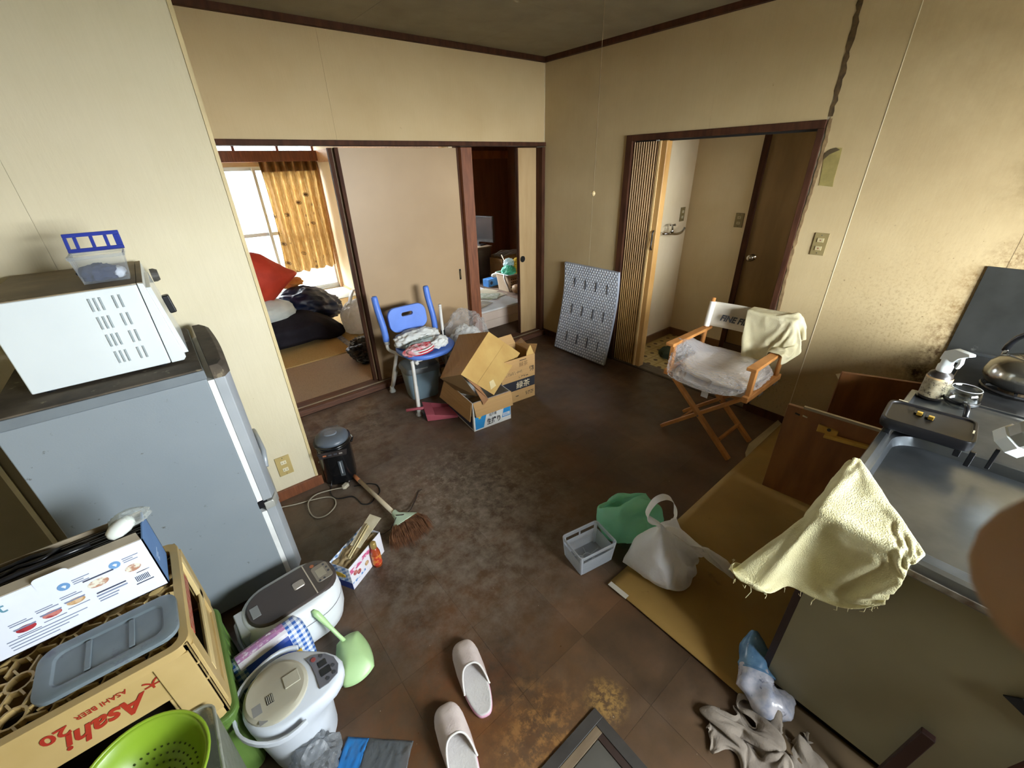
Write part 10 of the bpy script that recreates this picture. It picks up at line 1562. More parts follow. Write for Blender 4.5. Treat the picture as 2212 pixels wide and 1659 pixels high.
# white shopping bag
WF = film('white_bag_film', '#f2f3f5', .90, .28, .40)
t = thing('shopping_bag', 'white plastic shopping bag with one handle standing up, on the cardboard sheet', 'bag', (1.29, .59, 0))
BAGV = unpack((1.1414, 0.3250, 0.0071),
[6,9,-8,1,14,-14,19,-17,22,-17,26,-17,24,-19,25,-20,30,-24,27,-21,30,-25,35,-25,40,-26,31,-22,29,-20,25,-18,25,-16,23,-12,21,-11,19,-8,15,-6,-137,-3,4,1,1,-3,6,7,6,8,7,6,10,9,9,8,11,11,12,10,10,-130,1,-6,-1,4,4,4,-1,6,7,8,6,8,9,9,9,11,12,11,12,11,-125,5,-12,-2,1,3,7,0,4,7,8,7,6,7,10,11,10,11,11,13,12,-121,7,-12,-3,1,2,2,9,4,0,8,7,7,7,9,11,13,6,12,18,6,-110,5,-12,-5,-1,2,4,6,8,-2,4,11,7,9,10,11,8,12,12,12,13,-112,6,-11,-8,-3,4,6,2,8,0,8,6,10,8,9,8,12,14,13,14,12,-118,7,-10,-7,-5,5,5,1,5,8,7,5,10,5,9,11,12,14,17,2,15,-116,10,-13,-7,-4,5,5,3,6,7,8,3,11,6,10,8,12,16,15,4,14,-118,11,-14,-8,-2,5,4,4,7,8,9,1,10,7,9,10,10,13,16,8,10,-118,11,-13,-9,-1,6,3,4,8,10,10,0,10,5,11,8,9,12,16,12,9,-120,14,-16,-8,-1,4,4,7,10,9,9,1,8,5,10,9,8,13,16,5,18,-123,17,-20,-8,1,4,6,9,9,8,6,2,7,6,10,9,9,13,16,6,16,-123,18,-23,-6,2,4,8,9,8,6,8,3,3,10,10,10,4,16,15,3,19,-125,16,-22,-4,3,5,8,9,7,7,9,3,5,10,5,7,11,10,13,10,18,-129,16,-23,-2,5,7,7,7,7,8,9,2,7,7,8,8,12,9,11,10,17,-129,17,-25,0,6,7,6,8,8,8,4,7,6,6,7,11,11,9,4,13,18,-125,16,-26,1,6,8,6,9,7,9,6,6,3,6,8,10,11,2,10,13,11,-116,14,-27,3,6,7,7,9,8,4,7,8,6,7,7,10,8,2,11,9,2,-104,11,-23,2,8,7,8,8,6,6,8,7,5,7,7,8,8,8,0,7,11,-105,2,-12,0,10,8,8,7,7,7,7,5,5,5,8,8,8,8,6,5,7,-111,3,-11,8,5,9,6,9,6,6,6,6,5,6,5,5,6,7,8,10,9,-121,12,-6,9,2,-1,10,5,5,5,5,6,7,8,8,10,3,4,6,9,9,-116,7,-9,11,-1,6,9,64,-8,19,4,4,-4,11,-120,8,-6,11,-3,6,9,71,-6,17,9,4,-2,-1,-123,9,-2,9,-5,6,7,80,-3,13,10,10,-1,-1,-137,9,-1,7,-4,7,5,90,-2,10,10,11,2,-3,-137,-2,4,2,3,2,2,104,-3,9,7,10,9,-3,-143,-3,5,2,2,2,3,107,-2,9,5,9,10,2,-150,-2,4,3,2,2,2,110,-2,11,4,8,8,7,-154,-2,4,2,3,2,2,114,-4,11,2,8,6,9,-153,-2,4,2,2,3,2,115,-4,10,1,9,6,6,-150,-2,5,2,2,2,2,115,-4,11,1,8,8,0,-145,-2,5,2,2,2,2,116,-5,11,1,8,7,-8,-135,-2,4,2,3,2,2,116,-3,6,4,3,3,3,-137,-2,4,2,3,2,2,110,-3,6,4,3,3,3,-170,9,11,10,9,8,7,6,9,7,12,7,7,7,4,6,6,5,-4,-123,13,13,10,10,9,8,7,8,9,9,6,6,6,6,4,6,3,-5,-124,14,14,11,10,11,9,7,7,9,9,7,6,6,-5,1,5,7,-10,-113,15,12,13,13,10,8,7,7,9,2,5,9,-1,10,2,2,-5,-10,-104,16,14,12,13,12,8,8,8,7,1,6,2,3,2,11,3,-16,-11,-95,17,16,12,12,12,9,5,5,10,7,2,6,1,1,8,2,-16,-10,-98,17,18,14,10,9,10,9,5,3,10,9,4,2,1,-7,11,-9,-11,-104,17,18,14,10,10,9,9,5,8,4,8,8,4,2,-6,0,3,-14,-108,18,17,12,12,10,8,10,8,6,0,9,9,7,5,-4,-2,0,-18,-103,18,16,11,13,9,8,9,5,9,3,0,10,10,5,5,-5,-10,-11,-103,20,15,11,12,8,7,10,2,9,6,-1,7,9,2,6,7,-12,-13,-102,20,13,12,11,9,7,7,2,8,9,2,-1,8,6,1,9,0,-15,-106,18,12,13,10,8,5,9,3,5,11,6,-8,9,8,0,4,7,-10,-109,17,11,13,9,4,7,9,6,2,11,8,-1,-1,10,2,11,-8,-10,-98,16,11,12,9,3,4,9,7,3,10,4,-2,4,11,12,2,-10,-13,-89,15,8,12,10,2,2,7,8,4,9,-1,2,8,11,10,1,-12,-12,-83,13,7,12,10,3,2,5,5,10,5,-2,4,11,10,7,-1,-12,-11,-76,11,6,12,11,1,3,3,7,9,2,-1,10,9,9,5,-6,-11,5,-82,5,8,12,11,1,3,3,7,7,-1,5,6,10,9,2,-8,1,8,-87,1,10,12,9,2,3,4,7,2,2,7,5,10,5,-1,5,3,7,-96,2,11,12,7,4,5,3,3,4,6,5,4,10,8,6,4,3,3,-110,13,10,7,9,6,5,4,4,5,5,4,5,6,11,4,9,5,-10,-97,6,8,7,9,9,5,4,5,5,5,5,5,4,8,11,9,-6,-7,-90,-6,18,5,7,4,10,49,-9,19,-2,7,-4,2,-96,-4,13,9,-1,9,8,51,-9,15,9,-1,1,-6,-86,-6,7,9,7,5,2,54,-8,16,11,3,-1,-6,-86,-8,5,5,4,8,1,58,-7,15,10,6,0,-6,-89,-2,4,2,3,2,2,64,-8,16,9,7,1,-4,-97,-2,5,2,2,2,2,67,-8,16,9,8,3,-5,-102,-2,4,2,2,2,3,70,-8,17,9,7,5,-5,-109,-2,4,2,3,2,2,77,-8,16,8,8,6,-6,-116,-2,4,3,2,2,2,83,-6,13,9,6,9,-3,-126,-3,5,2,2,2,3,89,-5,13,3,12,0,9,-137,-3,5,2,2,2,2,98,-6,13,1,12,-2,5,-137,-2,4,2,2,3,2,104,-3,6,4,3,3,3],
[234,-8,-8,14,-13,-14,6,-17,14,-21,13,-22,14,-22,17,-23,15,-22,19,-27,17,-24,12,-19,9,-19,14,-21,14,-20,17,-21,16,-20,12,-16,9,-13,6,-8,4,2,115,15,-30,-12,-11,-10,-8,-7,-8,-9,-7,-7,-7,-5,-5,-6,-5,-3,-3,6,12,106,18,-33,-13,-12,-11,-10,-9,-8,-8,-6,-7,-7,-4,-5,-6,-5,-3,2,12,11,100,20,-36,-15,-13,-10,-8,-11,-10,-8,-5,-6,-8,-6,-5,-4,-1,-3,10,13,13,90,20,-38,-16,-15,-9,-8,-9,-11,-10,-5,-6,-8,-7,-6,-4,1,10,11,3,21,83,21,-40,-17,-16,-10,-8,-10,-9,-10,-6,-5,-8,-3,-2,0,-11,6,11,11,17,87,20,-40,-17,-15,-10,-8,-11,-9,-10,-1,-10,-2,1,-3,-10,-3,-2,9,11,19,88,20,-39,-18,-14,-9,-9,-11,-11,-7,1,-10,2,-6,-6,-6,6,-1,-2,18,18,83,19,-40,-17,-13,-9,-11,-11,-9,-6,3,-10,0,-8,-3,-7,1,3,-3,17,18,83,18,-38,-17,-14,-10,-11,-9,-7,-5,4,-10,-1,-10,-6,0,3,-7,-3,17,21,81,18,-37,-16,-15,-11,-9,-7,-6,-4,3,-10,-2,-10,-5,6,-7,-5,-1,16,17,82,18,-36,-16,-15,-11,-8,-6,-6,-3,5,-12,-4,-9,-4,5,-8,-3,2,17,6,87,17,-36,-15,-14,-10,-8,-7,-5,-1,5,-11,-6,-9,-4,4,-9,4,1,14,-3,93,13,-32,-16,-12,-9,-4,-8,-7,4,1,-10,-10,-6,-3,-1,1,0,0,0,0,97,12,-28,-16,-13,-8,-1,-7,-7,4,-4,-8,-11,0,-1,-1,-2,1,1,-10,3,93,11,-24,-15,-13,-7,1,-5,-7,3,-8,-10,0,-1,-1,-2,-2,1,0,-14,-2,92,7,-19,-12,-12,-6,2,-6,-6,3,-11,-1,-1,-2,-1,-2,-2,1,-12,0,-4,82,4,-15,-11,-10,-4,3,-7,-1,-3,-10,1,1,-2,-2,-2,-1,-11,-6,-1,-11,85,1,-9,-12,-7,-2,3,-3,-4,-8,1,-1,-2,-3,-3,-4,-4,-11,-3,-8,-10,84,1,-3,-13,-5,1,1,-6,1,-8,0,-8,-4,-2,-4,-6,-4,-6,-11,-6,-6,84,10,-6,-13,-3,2,-5,0,-1,-5,-8,-8,-5,-6,-4,-3,-5,-7,-3,-7,-10,92,11,-17,-8,5,-5,2,-3,-8,-9,-8,-7,-7,-7,-6,-3,-3,-5,-5,-5,-6,101,-3,-8,-6,6,-5,0,-9,-9,-9,-9,-8,-9,-9,-7,-1,-3,-4,-5,1,-3,98,4,-14,1,2,3,0,-86,-3,2,0,-1,-10,-4,108,7,-12,3,2,4,1,-105,-5,4,2,1,-9,1,112,4,-7,4,1,6,1,-123,-7,6,5,2,-5,3,115,-1,-1,5,1,7,0,-138,-6,6,6,1,4,-6,126,-3,5,3,3,3,3,-151,-7,6,6,1,6,-3,127,-3,6,3,3,3,3,-157,-8,7,5,2,5,6,124,-3,6,3,3,2,3,-162,-9,9,6,1,5,7,127,-3,6,3,3,2,3,-166,-9,8,6,2,7,2,133,-3,6,3,3,3,3,-171,-9,8,6,4,6,0,138,-3,5,3,3,3,3,-174,-8,7,7,5,5,-3,143,-3,6,2,3,3,3,-176,-8,8,7,6,2,-1,143,-3,6,3,3,3,3,-181,-4,8,4,5,4,4,141,-3,6,3,3,3,3,-177,-4,8,4,5,4,4,209,-5,-4,-1,-3,-5,-4,-6,-8,-8,-10,-5,-8,-8,-7,-8,-10,-11,-10,123,2,-4,0,-3,-5,-4,-8,-7,-7,-9,-7,-7,-5,-10,-10,-10,-13,-12,115,6,5,-2,-4,-4,-6,-6,-6,-6,-8,-8,-7,-7,-10,-12,-12,-12,-11,110,4,7,0,-1,-4,-6,-8,-6,-4,-9,-10,-7,-10,-4,-10,-13,-10,-12,101,8,4,3,-1,-2,-5,-7,-6,-6,-8,-9,-11,-11,-10,-5,-12,-3,-14,93,11,4,0,-2,1,-6,-10,-8,0,-5,-11,-8,-11,-12,-6,-14,-4,-15,94,10,4,1,0,-5,-4,-5,-7,-10,-1,-5,-10,-10,-12,-9,-9,-11,-14,95,9,4,-2,2,-4,-6,-4,-8,-6,-8,-2,-7,-9,-12,-8,-14,-11,-13,99,6,2,-3,4,-5,-6,-4,-6,-8,-9,-5,-2,-9,-9,-11,-9,-16,-9,96,6,0,-4,5,-6,-5,-4,-7,-5,-9,-9,-2,-6,-9,-10,-13,-11,-16,100,6,-1,-4,5,-5,-6,-4,-7,-5,-7,-9,-7,-3,-8,-10,-14,-12,-9,97,5,-3,-4,7,-4,-6,-7,-7,-6,-5,-8,-9,-3,-7,-10,-13,-13,-10,99,5,-5,-4,8,-6,-7,-7,-6,-6,-4,-7,-6,-8,-7,-9,-12,-13,-12,102,3,-5,-4,7,-6,-8,-7,-5,-6,-4,-7,-6,-8,-6,-11,-5,-11,-11,97,1,-7,-3,5,-5,-7,-8,-6,-7,-4,-7,-5,-8,-3,-6,-12,-10,-4,92,-2,-7,-2,4,-5,-7,-7,-8,-8,-5,-4,-6,-7,-1,-6,-11,-5,-10,92,-3,-6,-3,3,-5,-8,-7,-6,-7,-8,-3,-7,-3,-2,-8,-11,-1,-10,89,-3,-7,-2,2,-5,-9,-7,-6,-6,-9,-4,-5,-5,0,-9,-8,-1,-3,82,-6,-5,-1,0,-5,-8,-8,-7,-6,-7,-6,-7,0,-1,-9,-3,-7,0,80,-6,-4,0,-3,-6,-7,-9,-6,-6,-7,-5,-8,-3,2,-6,-6,2,-7,80,-6,-3,-1,-6,-6,-7,-9,-6,-6,-6,-6,-7,-5,2,1,0,-4,-9,83,-3,-8,-6,-5,-7,-7,-6,-7,-7,-7,-6,-6,-6,0,1,2,-3,-2,82,-12,-7,-5,-5,-6,-7,-7,-6,-7,-7,-7,-6,-6,-1,3,-1,8,-4,73,6,-4,-9,-3,-10,1,-68,1,1,2,5,4,-12,79,6,-4,3,-9,-8,6,-83,1,5,5,0,6,-8,76,4,4,-1,-1,-10,9,-98,2,5,5,5,3,-5,76,0,6,-5,9,-8,9,-109,2,5,4,6,4,-2,77,-3,5,3,3,3,3,-116,1,5,4,5,6,0,81,-3,6,3,3,3,3,-124,2,4,4,4,6,2,88,-3,6,3,3,3,3,-132,3,3,3,5,5,2,98,-3,6,3,3,3,3,-140,3,2,3,4,6,1,109,-3,6,3,3,3,3,-149,2,2,2,7,3,3,119,-3,5,3,3,3,3,-159,3,0,10,-1,9,-2,129,-3,6,3,3,3,3,-169,3,4,10,-1,9,-7,141,-3,6,2,3,3,3,-172,-4,8,4,5,4,4],
[17,2,4,3,-6,1,1,-4,-3,-2,-3,4,-7,1,-5,8,-9,2,-3,3,-4,4,-4,3,-1,1,0,0,1,0,4,0,-3,0,3,-4,1,1,-1,4,2,5,14,4,-6,-2,-4,-7,-5,1,1,-2,-1,-4,2,1,3,-6,0,-1,4,6,-1,25,4,-9,-3,0,-4,-6,-5,-2,-3,-3,-2,1,-1,1,6,-3,-4,7,-3,9,28,4,-8,-4,-4,-4,0,-5,-6,-2,-2,-3,-3,-1,-2,5,-7,6,-2,0,10,36,4,-8,-5,-4,-3,-3,-1,-6,-4,-1,-6,-2,-1,-2,-4,3,6,-6,4,0,46,5,-9,-4,-4,-3,-3,-4,-2,-4,-4,-2,-3,0,-2,-5,2,-4,-3,10,0,47,5,-9,-4,-4,-3,-3,-4,-2,-4,-5,-1,-3,-3,-1,-4,2,-5,-8,8,0,57,4,-9,-4,-3,-3,-4,-3,-4,-4,-5,0,-4,-2,-2,-3,-3,-5,-5,8,0,59,4,-9,-4,-3,-3,-4,-3,-4,-4,-6,2,-5,-2,-3,-1,-6,-4,-5,8,1,59,4,-9,-3,-4,-3,-4,-3,-4,-4,-6,2,-4,-3,-3,-2,-6,-4,-4,-6,-1,75,4,-8,-4,-4,-3,-3,-3,-4,-6,-6,2,-4,-2,-3,-5,-3,-3,-4,-8,-15,91,3,-8,-3,-4,-4,-3,-4,-4,-6,-6,3,-4,-1,-4,-5,-2,-4,-5,-10,-16,95,2,-6,-4,-3,-3,-4,-6,-5,-4,-6,3,-3,-2,-4,-5,-2,-8,-4,-9,-17,99,0,-4,-4,-3,-3,-7,-5,-4,-5,-4,1,0,-3,-5,-5,-12,-1,-2,-18,-11,103,0,-3,-4,-4,-4,-7,-4,-3,-7,-3,-1,0,-8,-11,-5,-4,-10,3,-11,-9,103,0,-2,-4,-4,-6,-6,-3,-3,-9,-1,0,-10,-9,-7,-5,-4,-9,-7,1,-8,105,-4,1,-2,-6,-5,-7,-3,-4,-8,1,-10,-8,-7,-7,-6,-5,-8,-2,-7,-7,111,-7,7,-3,-6,-6,-7,-5,-8,-3,-1,-11,-9,-6,-8,-6,-6,-3,-2,-7,-9,112,-7,10,-4,-6,-6,-8,-7,-7,1,-10,-10,-6,-7,-6,-5,-5,-2,-4,-7,-13,115,-6,11,-4,-7,-7,-7,-6,-7,-1,-10,-7,-7,-6,-7,-6,-6,-6,-4,-8,-10,117,-7,11,-1,-8,-8,-5,-7,-7,-4,-6,-7,-6,-8,-7,-6,-6,-6,-10,-6,-7,118,-8,13,-3,-9,-4,-10,-4,-4,-6,-6,-7,-8,-9,-7,-9,-9,-8,-6,-1,-5,107,2,3,6,-7,-11,-2,-7,-7,-7,-7,-7,-8,-9,-9,-4,-9,-9,-8,-8,8,109,-8,10,5,-8,-9,0,-81,5,-4,-8,-10,-5,0,108,2,9,4,-8,-8,4,-96,6,-4,0,-9,-4,-11,120,4,7,3,-8,-6,4,-109,6,-2,-2,1,-7,-8,122,6,4,2,-7,-4,4,-122,7,-2,-2,3,-9,-4,133,0,0,0,0,0,0,-132,7,-1,-3,3,-3,-9,151,0,0,0,0,0,0,-151,7,0,-4,3,0,-9,166,0,0,0,0,0,0,-168,7,0,-5,4,-1,-4,178,0,0,0,0,0,0,-185,6,2,-5,3,-3,4,188,0,0,0,0,0,0,-200,5,3,-5,2,-2,8,198,0,0,0,0,0,0,-215,4,5,-6,3,0,10,205,0,0,0,0,0,0,-226,2,7,-7,2,6,4,215,0,0,0,0,0,0,-231,-2,4,2,2,3,2,222,0,0,0,0,0,0,-233,-2,4,2,2,3,2,-27,4,0,-6,-8,-3,-5,0,-1,-1,1,0,1,4,-3,3,1,-4,6,20,-4,2,-7,-5,-3,-4,-1,-2,-2,3,2,1,-6,0,0,3,3,6,21,-3,-3,-4,-4,-4,-4,-5,-3,-3,1,1,0,3,5,-1,2,3,-7,34,-3,-2,-5,-5,-3,-4,-4,-3,-4,5,1,0,1,0,-8,-2,11,-9,42,-3,-3,-4,-4,-3,-6,-5,-5,0,4,-2,6,0,0,-8,-5,4,-4,46,-2,-4,-4,-4,-3,-5,-4,-5,0,-2,3,-7,-3,-1,8,-5,3,-2,45,-2,-4,-4,-3,-5,-5,-4,-5,-4,3,-2,-4,-3,-2,7,-1,-6,-6,59,-3,-4,-7,-1,-4,-6,-3,-6,-5,-5,7,-3,-4,-3,6,0,-11,-1,62,-4,-5,-7,0,-5,-5,-4,-5,-6,-6,0,5,-4,-4,3,-9,1,2,60,-4,-5,-8,1,-5,-5,-4,-7,-3,-6,-5,6,0,-5,-4,-7,6,-5,67,-4,-7,-7,2,-6,-5,-4,-7,-2,-6,-4,-4,7,-6,-6,-6,-1,-10,84,-5,-7,-8,3,-5,-5,-5,-8,-3,-3,-7,-5,7,-4,-8,-4,-9,-8,91,-4,-9,-7,3,-6,-8,-3,-7,-6,0,-6,-5,2,-1,-8,-7,-4,-11,95,-4,-9,-7,2,-7,-8,-4,-5,-7,0,-4,-9,-9,-1,4,-6,-8,-10,100,-5,-11,-5,2,-7,-8,-5,-6,-6,1,-7,-9,-6,1,0,-5,-8,-10,102,-7,-10,-4,2,-9,-9,-6,-4,-6,0,-9,-7,-3,1,-1,-5,-9,-10,103,-7,-10,-4,2,-9,-9,-5,-6,-3,-4,-9,-8,2,1,-3,-7,-8,-10,104,-7,-9,-4,0,-8,-7,-7,-6,-4,-7,-9,-3,-2,4,-4,-9,-6,-13,108,-10,-6,-2,-2,-6,-8,-8,-6,-5,-7,-7,-8,3,4,-7,-9,-9,-10,108,-10,-3,-1,-4,-6,-8,-9,-5,-6,-6,-7,-8,-2,7,-9,-8,-10,-9,110,-9,-2,-1,-5,-7,-8,-8,-6,-5,-6,-7,-8,-5,7,-10,-9,-9,-7,108,-2,-3,-6,-3,-7,-7,-6,-5,-8,-7,-7,-7,-7,1,-11,-3,-9,-6,112,-6,-6,-5,-3,-2,-6,-6,-7,-8,-8,-6,-8,-7,-7,-3,-7,-4,-6,104,8,-10,-1,-5,-1,-3,-68,-3,0,-9,-6,-10,5,107,9,-10,0,-1,-2,-3,-82,-5,-1,-2,-10,-9,-1,120,9,-4,0,-7,4,-4,-96,-5,0,-2,-8,-8,-4,130,9,-3,-4,-1,4,-5,-108,-6,1,-1,-6,-9,-7,145,0,0,0,0,0,0,-122,-6,1,0,-4,-10,-8,162,0,0,0,0,0,0,-141,-6,2,1,-3,-9,-10,178,0,0,0,0,0,0,-159,-7,5,1,-3,-5,-11,190,0,0,0,0,0,0,-175,-7,5,2,-2,-6,-10,203,0,0,0,0,0,0,-191,-6,5,4,-6,-1,-11,215,0,0,0,0,0,0,-206,-6,8,-1,-1,-4,-4,220,0,0,0,0,0,0,-218,-6,7,-3,-1,-4,2,226,0,0,0,0,0,0,-231,-2,4,2,2,3,2])
def bagfaces(nu=20, nv=36):
    ids = {}; f = []
    def vid(i, j, s):
        k = (i, j, 0 if (i in (0, nu) and j <= 23) or j in (0, nv) else s)
        return ids.setdefault(k, len(ids))
    for s in (0, 1):
        for j in range(nv):
            for i in range(nu):
                if j < nv * .62 or i < 6 or i >= nu - 6:
                    q = (vid(i, j, s), vid(i + 1, j, s), vid(i + 1, j + 1, s), vid(i, j + 1, s))
                    if len(set(q)) >= 3: f.append(q if s == 0 else q[::-1])
    return f
part(t, 'bag_film', MB().add(BAGV, bagfaces()), WF, smooth=True, sub=1)
part(t, 'contents', MB().ball((1.27, .575, .075), (.085, .10, .055), 4, crumple(.12, 1.5, 6, .012)), M('bag_contents', '#d9b8a8', .7, '#c9c9cc', 8), smooth=True)
# floor hatch
t = thing('floor_hatch', 'square floor hatch with dark frame at the bottom edge', 'hatch', (.36, .15, 0))
hx0, hx1, hy0, hy1 = .06, .645, -.17, .412
part(t, 'outer_frame', MB().box(hx0, hx1, hy1 - .035, hy1, .0005, .006).box(hx0, hx1, hy0, hy0 + .035, .0005, .006).box(hx0, hx0 + .035, hy0 + .035, hy1 - .035, .0005, .006).box(hx1 - .035, hx1, hy0 + .035, hy1 - .035, .0005, .006), M('hatch_frame_dark', '#33302d', .5, '#3f3b37', 12), bev=.0015)
part(t, 'wood_strip', MB().box(hx0 + .036, hx1 - .036, hy1 - .062, hy1 - .036, .0005, .005), M('hatch_wood_lit', '#76654f', .6, '#665642', 9, stretch=(1, 8, 8)), bev=.001)  # wood strip, its lighter tone painted as the lit bevel
part(t, 'shaded_bevel_strip', MB().box(hx1 - .058, hx1 - .036, hy0 + .036, hy1 - .062, .0005, .004), M('hatch_wood_shaded', '#2e1c13', .6), bev=.001)  # darker tone painted as the shaded bevel
part(t, 'lid', MB().box(hx0 + .036, hx1 - .060, hy0 + .036, hy1 - .064, .0005, .0035), M('hatch_lid', '#4f4c45', .6, '#44413a', 6, c3='#7a766a', s3=50, t3=.66), bev=.001)

# ================================================================ TATAMI ROOM CONTENTS
def curtain_mat():
    m, nt, b, out = nodes('gold_curtain')
    v = tc(nt, (1, 1, 1))
    wv = nz(nt, tc(nt, (70, 70, 12)), 1.0, 4, .7)
    c1 = ramp(nt, wv, [(.35, C('#86622f')), (.55, C('#a88550')), (.72, C('#cbb286'))])
    vo = nd(nt, 'ShaderNodeTexVoronoi'); vo.inputs['Scale'].default_value = 8.5; vo.inputs['Randomness'].default_value = .55
    mp = nd(nt, 'ShaderNodeMapping'); mp.inputs['Scale'].default_value = (1, .02, 1); g = nd(nt, 'ShaderNodeTexCoord'); nt.links.new(g.outputs['Object'], mp.inputs[0]); nt.links.new(mp.outputs[0], vo.inputs['Vector'])
    dk = ramp(nt, vo.outputs['Distance'], [(.12, (1, 1, 1)), (.15, (.2, .2, .2)), (.20, (1, 1, 1)), (.24, (0, 0, 0))])
    n2 = ramp(nt, nz(nt, tc(nt, (1, .05, 1)), 22, 3), [(.36, (0, 0, 0)), (.42, (1, 1, 1))])
    mu = nd(nt, 'ShaderNodeMath', operation='MULTIPLY'); nt.links.new(dk, mu.inputs[0]); nt.links.new(n2, mu.inputs[1])
    c1 = mix(nt, mu.outputs[0], c1, C('#3a2410'))
    nt.links.new(c1, b.inputs['Base Color']); b.inputs['Roughness'].default_value = .7
    t_ = nd(nt, 'ShaderNodeBsdfTranslucent'); nt.links.new(c1, t_.inputs[0])
    ms = nd(nt, 'ShaderNodeMixShader'); ms.inputs[0].default_value = .30
    nt.links.new(b.outputs[0], ms.inputs[1]); nt.links.new(t_.outputs[0], ms.inputs[2]); nt.links.new(ms.outputs[0], out.inputs[0])
    return m
t = thing('curtain', 'gold patterned curtain half drawn across the tatami room window', 'curtain', (1.62, 6.42, .36))
def cur(u, v):
    wv = math.sin(u * 2 * PI * 6.5 + .5 * math.sin(v * 4)) * (.042 + .012 * v)
    xl = 1.285 - .05 * math.sin(PI * min(1, (v) * 1.1)) + .02 * v
    xl = 1.275 + .10 * v * (1 - v) * 1.2 - .03 * v
    x = xl + (1.955 - .02 * v - xl) * u
    z = 1.735 - v * (1.375 - .03 * u) + .012 * math.sin(u * 26) * v
    return (x + .3 * wv * .3, 6.44 + wv, z)
part(t, 'drape', MB().grid(cur, 120, 30), curtain_mat(), smooth=True)
part(t, 'heading', MB().grid(lambda u, v: (lambda p: (p[0], p[1] - .004, p[2]))(cur(u, v * .09 - .004)), 120, 3), M('curtain_heading', '#8a6636', .8, '#75552c', 30), smooth=True)
solo('curtain_rail', MB().tube([(-.7, 6.46, 1.745), (1.95, 6.46, 1.745)], .010, 10), M('rail_bronze', '#5a4a38', .4, metal=.5), 'thin bronze curtain rail under the brown beam of the tatami room', 'rail', smooth=True)
REDC = cloth('red_vinyl', '#b8402e', 0, '#a93826', .2, 120, rough=.5)
def cushion(p, q, c):
    e = (abs(p.x) ** 3 + abs(p.z) ** 3 + abs(p.y) ** 3)
    k = Vector((p.x * .50, p.y * .20, p.z * .27))
    if p.x > .55: k.z *= 1 - .75 * (p.x - .55) / .45; k.x += .05 * (p.x - .55) / .45
    return k * (1 + .02 * RG(p, 3, 2)) + c
o = solo('red_cushion', MB().ball((.455, 4.72, .70), 1, 5, cushion), REDC, 'large bulging red cushion resting on the pile in the tatami room', 'cushion', smooth=True)
solo('white_pillow', MB().ball((.56, 4.66, .37), (.33, .22, .14), 5, crumple(.06, 1.6, 3, .26)), cloth('pillow_white', '#cfd6d3', .1, '#bfc8c6'), 'pale pillow squeezed under the red cushion', 'pillow', smooth=True)
def futon(p, q, c):
    d = .6 * RG(p, 1.4, 61) + .3 * RG(p, 3.3, 64)
    q = Vector((math.copysign(abs(p.x) ** .7, p.x) * .62, math.copysign(abs(p.y) ** .75, p.y) * .40, math.copysign(abs(p.z) ** .8, p.z) * .155)) * (1 + .07 * d) + c
    if p.x > .35: q.z -= .12 * (p.x - .35) / .65; q.y -= .10 * (p.x - .35)
    return Vector((q.x, q.y, max(q.z, .047)))
solo('black_quilt', MB().ball((.66, 4.72, .185), 1, 5, futon), cloth('quilt_black', '#25232a', 0, '#1d1b21', .4, 90), 'thick black quilt folded on the tatami under the pillow and jacket', 'quilt', smooth=True)
def jkt(p, q, c):
    d = .8 * RG(p, 1.8, 31) + .45 * RG(p, 4.2, 34) + .2 * RG(p, 9, 37)
    q = q * (1 + .20 * (d - .5)) ; q.z -= .10 * max(0, p.x); q += c
    return Vector((q.x, q.y, max(q.z, .06)))
solo('navy_jacket', MB().ball((1.075, 4.86, .345), (.32, .22, .165), 5, jkt), M('jacket_navy', '#1e2a4c', .4, '#141d38', 7, c3='#4a5a80', s3=12, t3=.66), 'shiny navy padded jacket heaped on the end of the black quilt', 'jacket', smooth=True)
solo('orange_cloth', MB().ball((.985, 5.02, .55), (.12, .09, .05), 4, crumple(.25, 1.7, 8)), cloth('orange_cloth', '#d29a5a', .1, '#b0703a'), 'small orange-tan cloth between the red cushion and navy jacket', 'cloth', smooth=True)
t = thing('white_carrier_bag', 'full white plastic carrier bag standing on the tatami by the sliding door', 'bag', (1.50, 4.42, .045))
part(t, 'bag_body', MB().ball((1.46, 4.42, .19), (.20, .16, .19), 5, crumple(.12, 1.6, 15, .047)), film('carrier_white', '#dcdcdc', .86, .3, .4))
part(t, 'bag_handle', MB().band(smooth_path([(1.36, 4.40, .33), (1.40, 4.41, .44), (1.45, 4.42, .50), (1.49, 4.42, .44), (1.50, 4.42, .34)], 5), (.02, -.05, .0), .002).band(smooth_path([(1.56, 4.44, .27), (1.58, 4.45, .38), (1.61, 4.45, .43), (1.64, 4.45, .38), (1.65, 4.45, .28)], 5), (.02, -.05, .0), .002), bpy.data.materials['carrier_white'], smooth=True)
solo('black_bag', MB().ball((1.20, 3.66, .13), (.145, .15, .11), 5, crumple(.24, 1.6, 27, .039)), M('bag_black', '#191a1c', .3, '#0f1011', 6, c3='#8e9aa0', s3=9, t3=.69), 'black and grey crumpled bag on the tatami beside the sliding door', 'bag')
solo('paper_scrap', MB().obox((1.27, 4.12, .047), (.10, .06, .002), (0, 0, .5)), M('scrap_white', '#e4e2dc', .7), 'tiny white paper scrap on the tatami near the black quilt', 'paper')
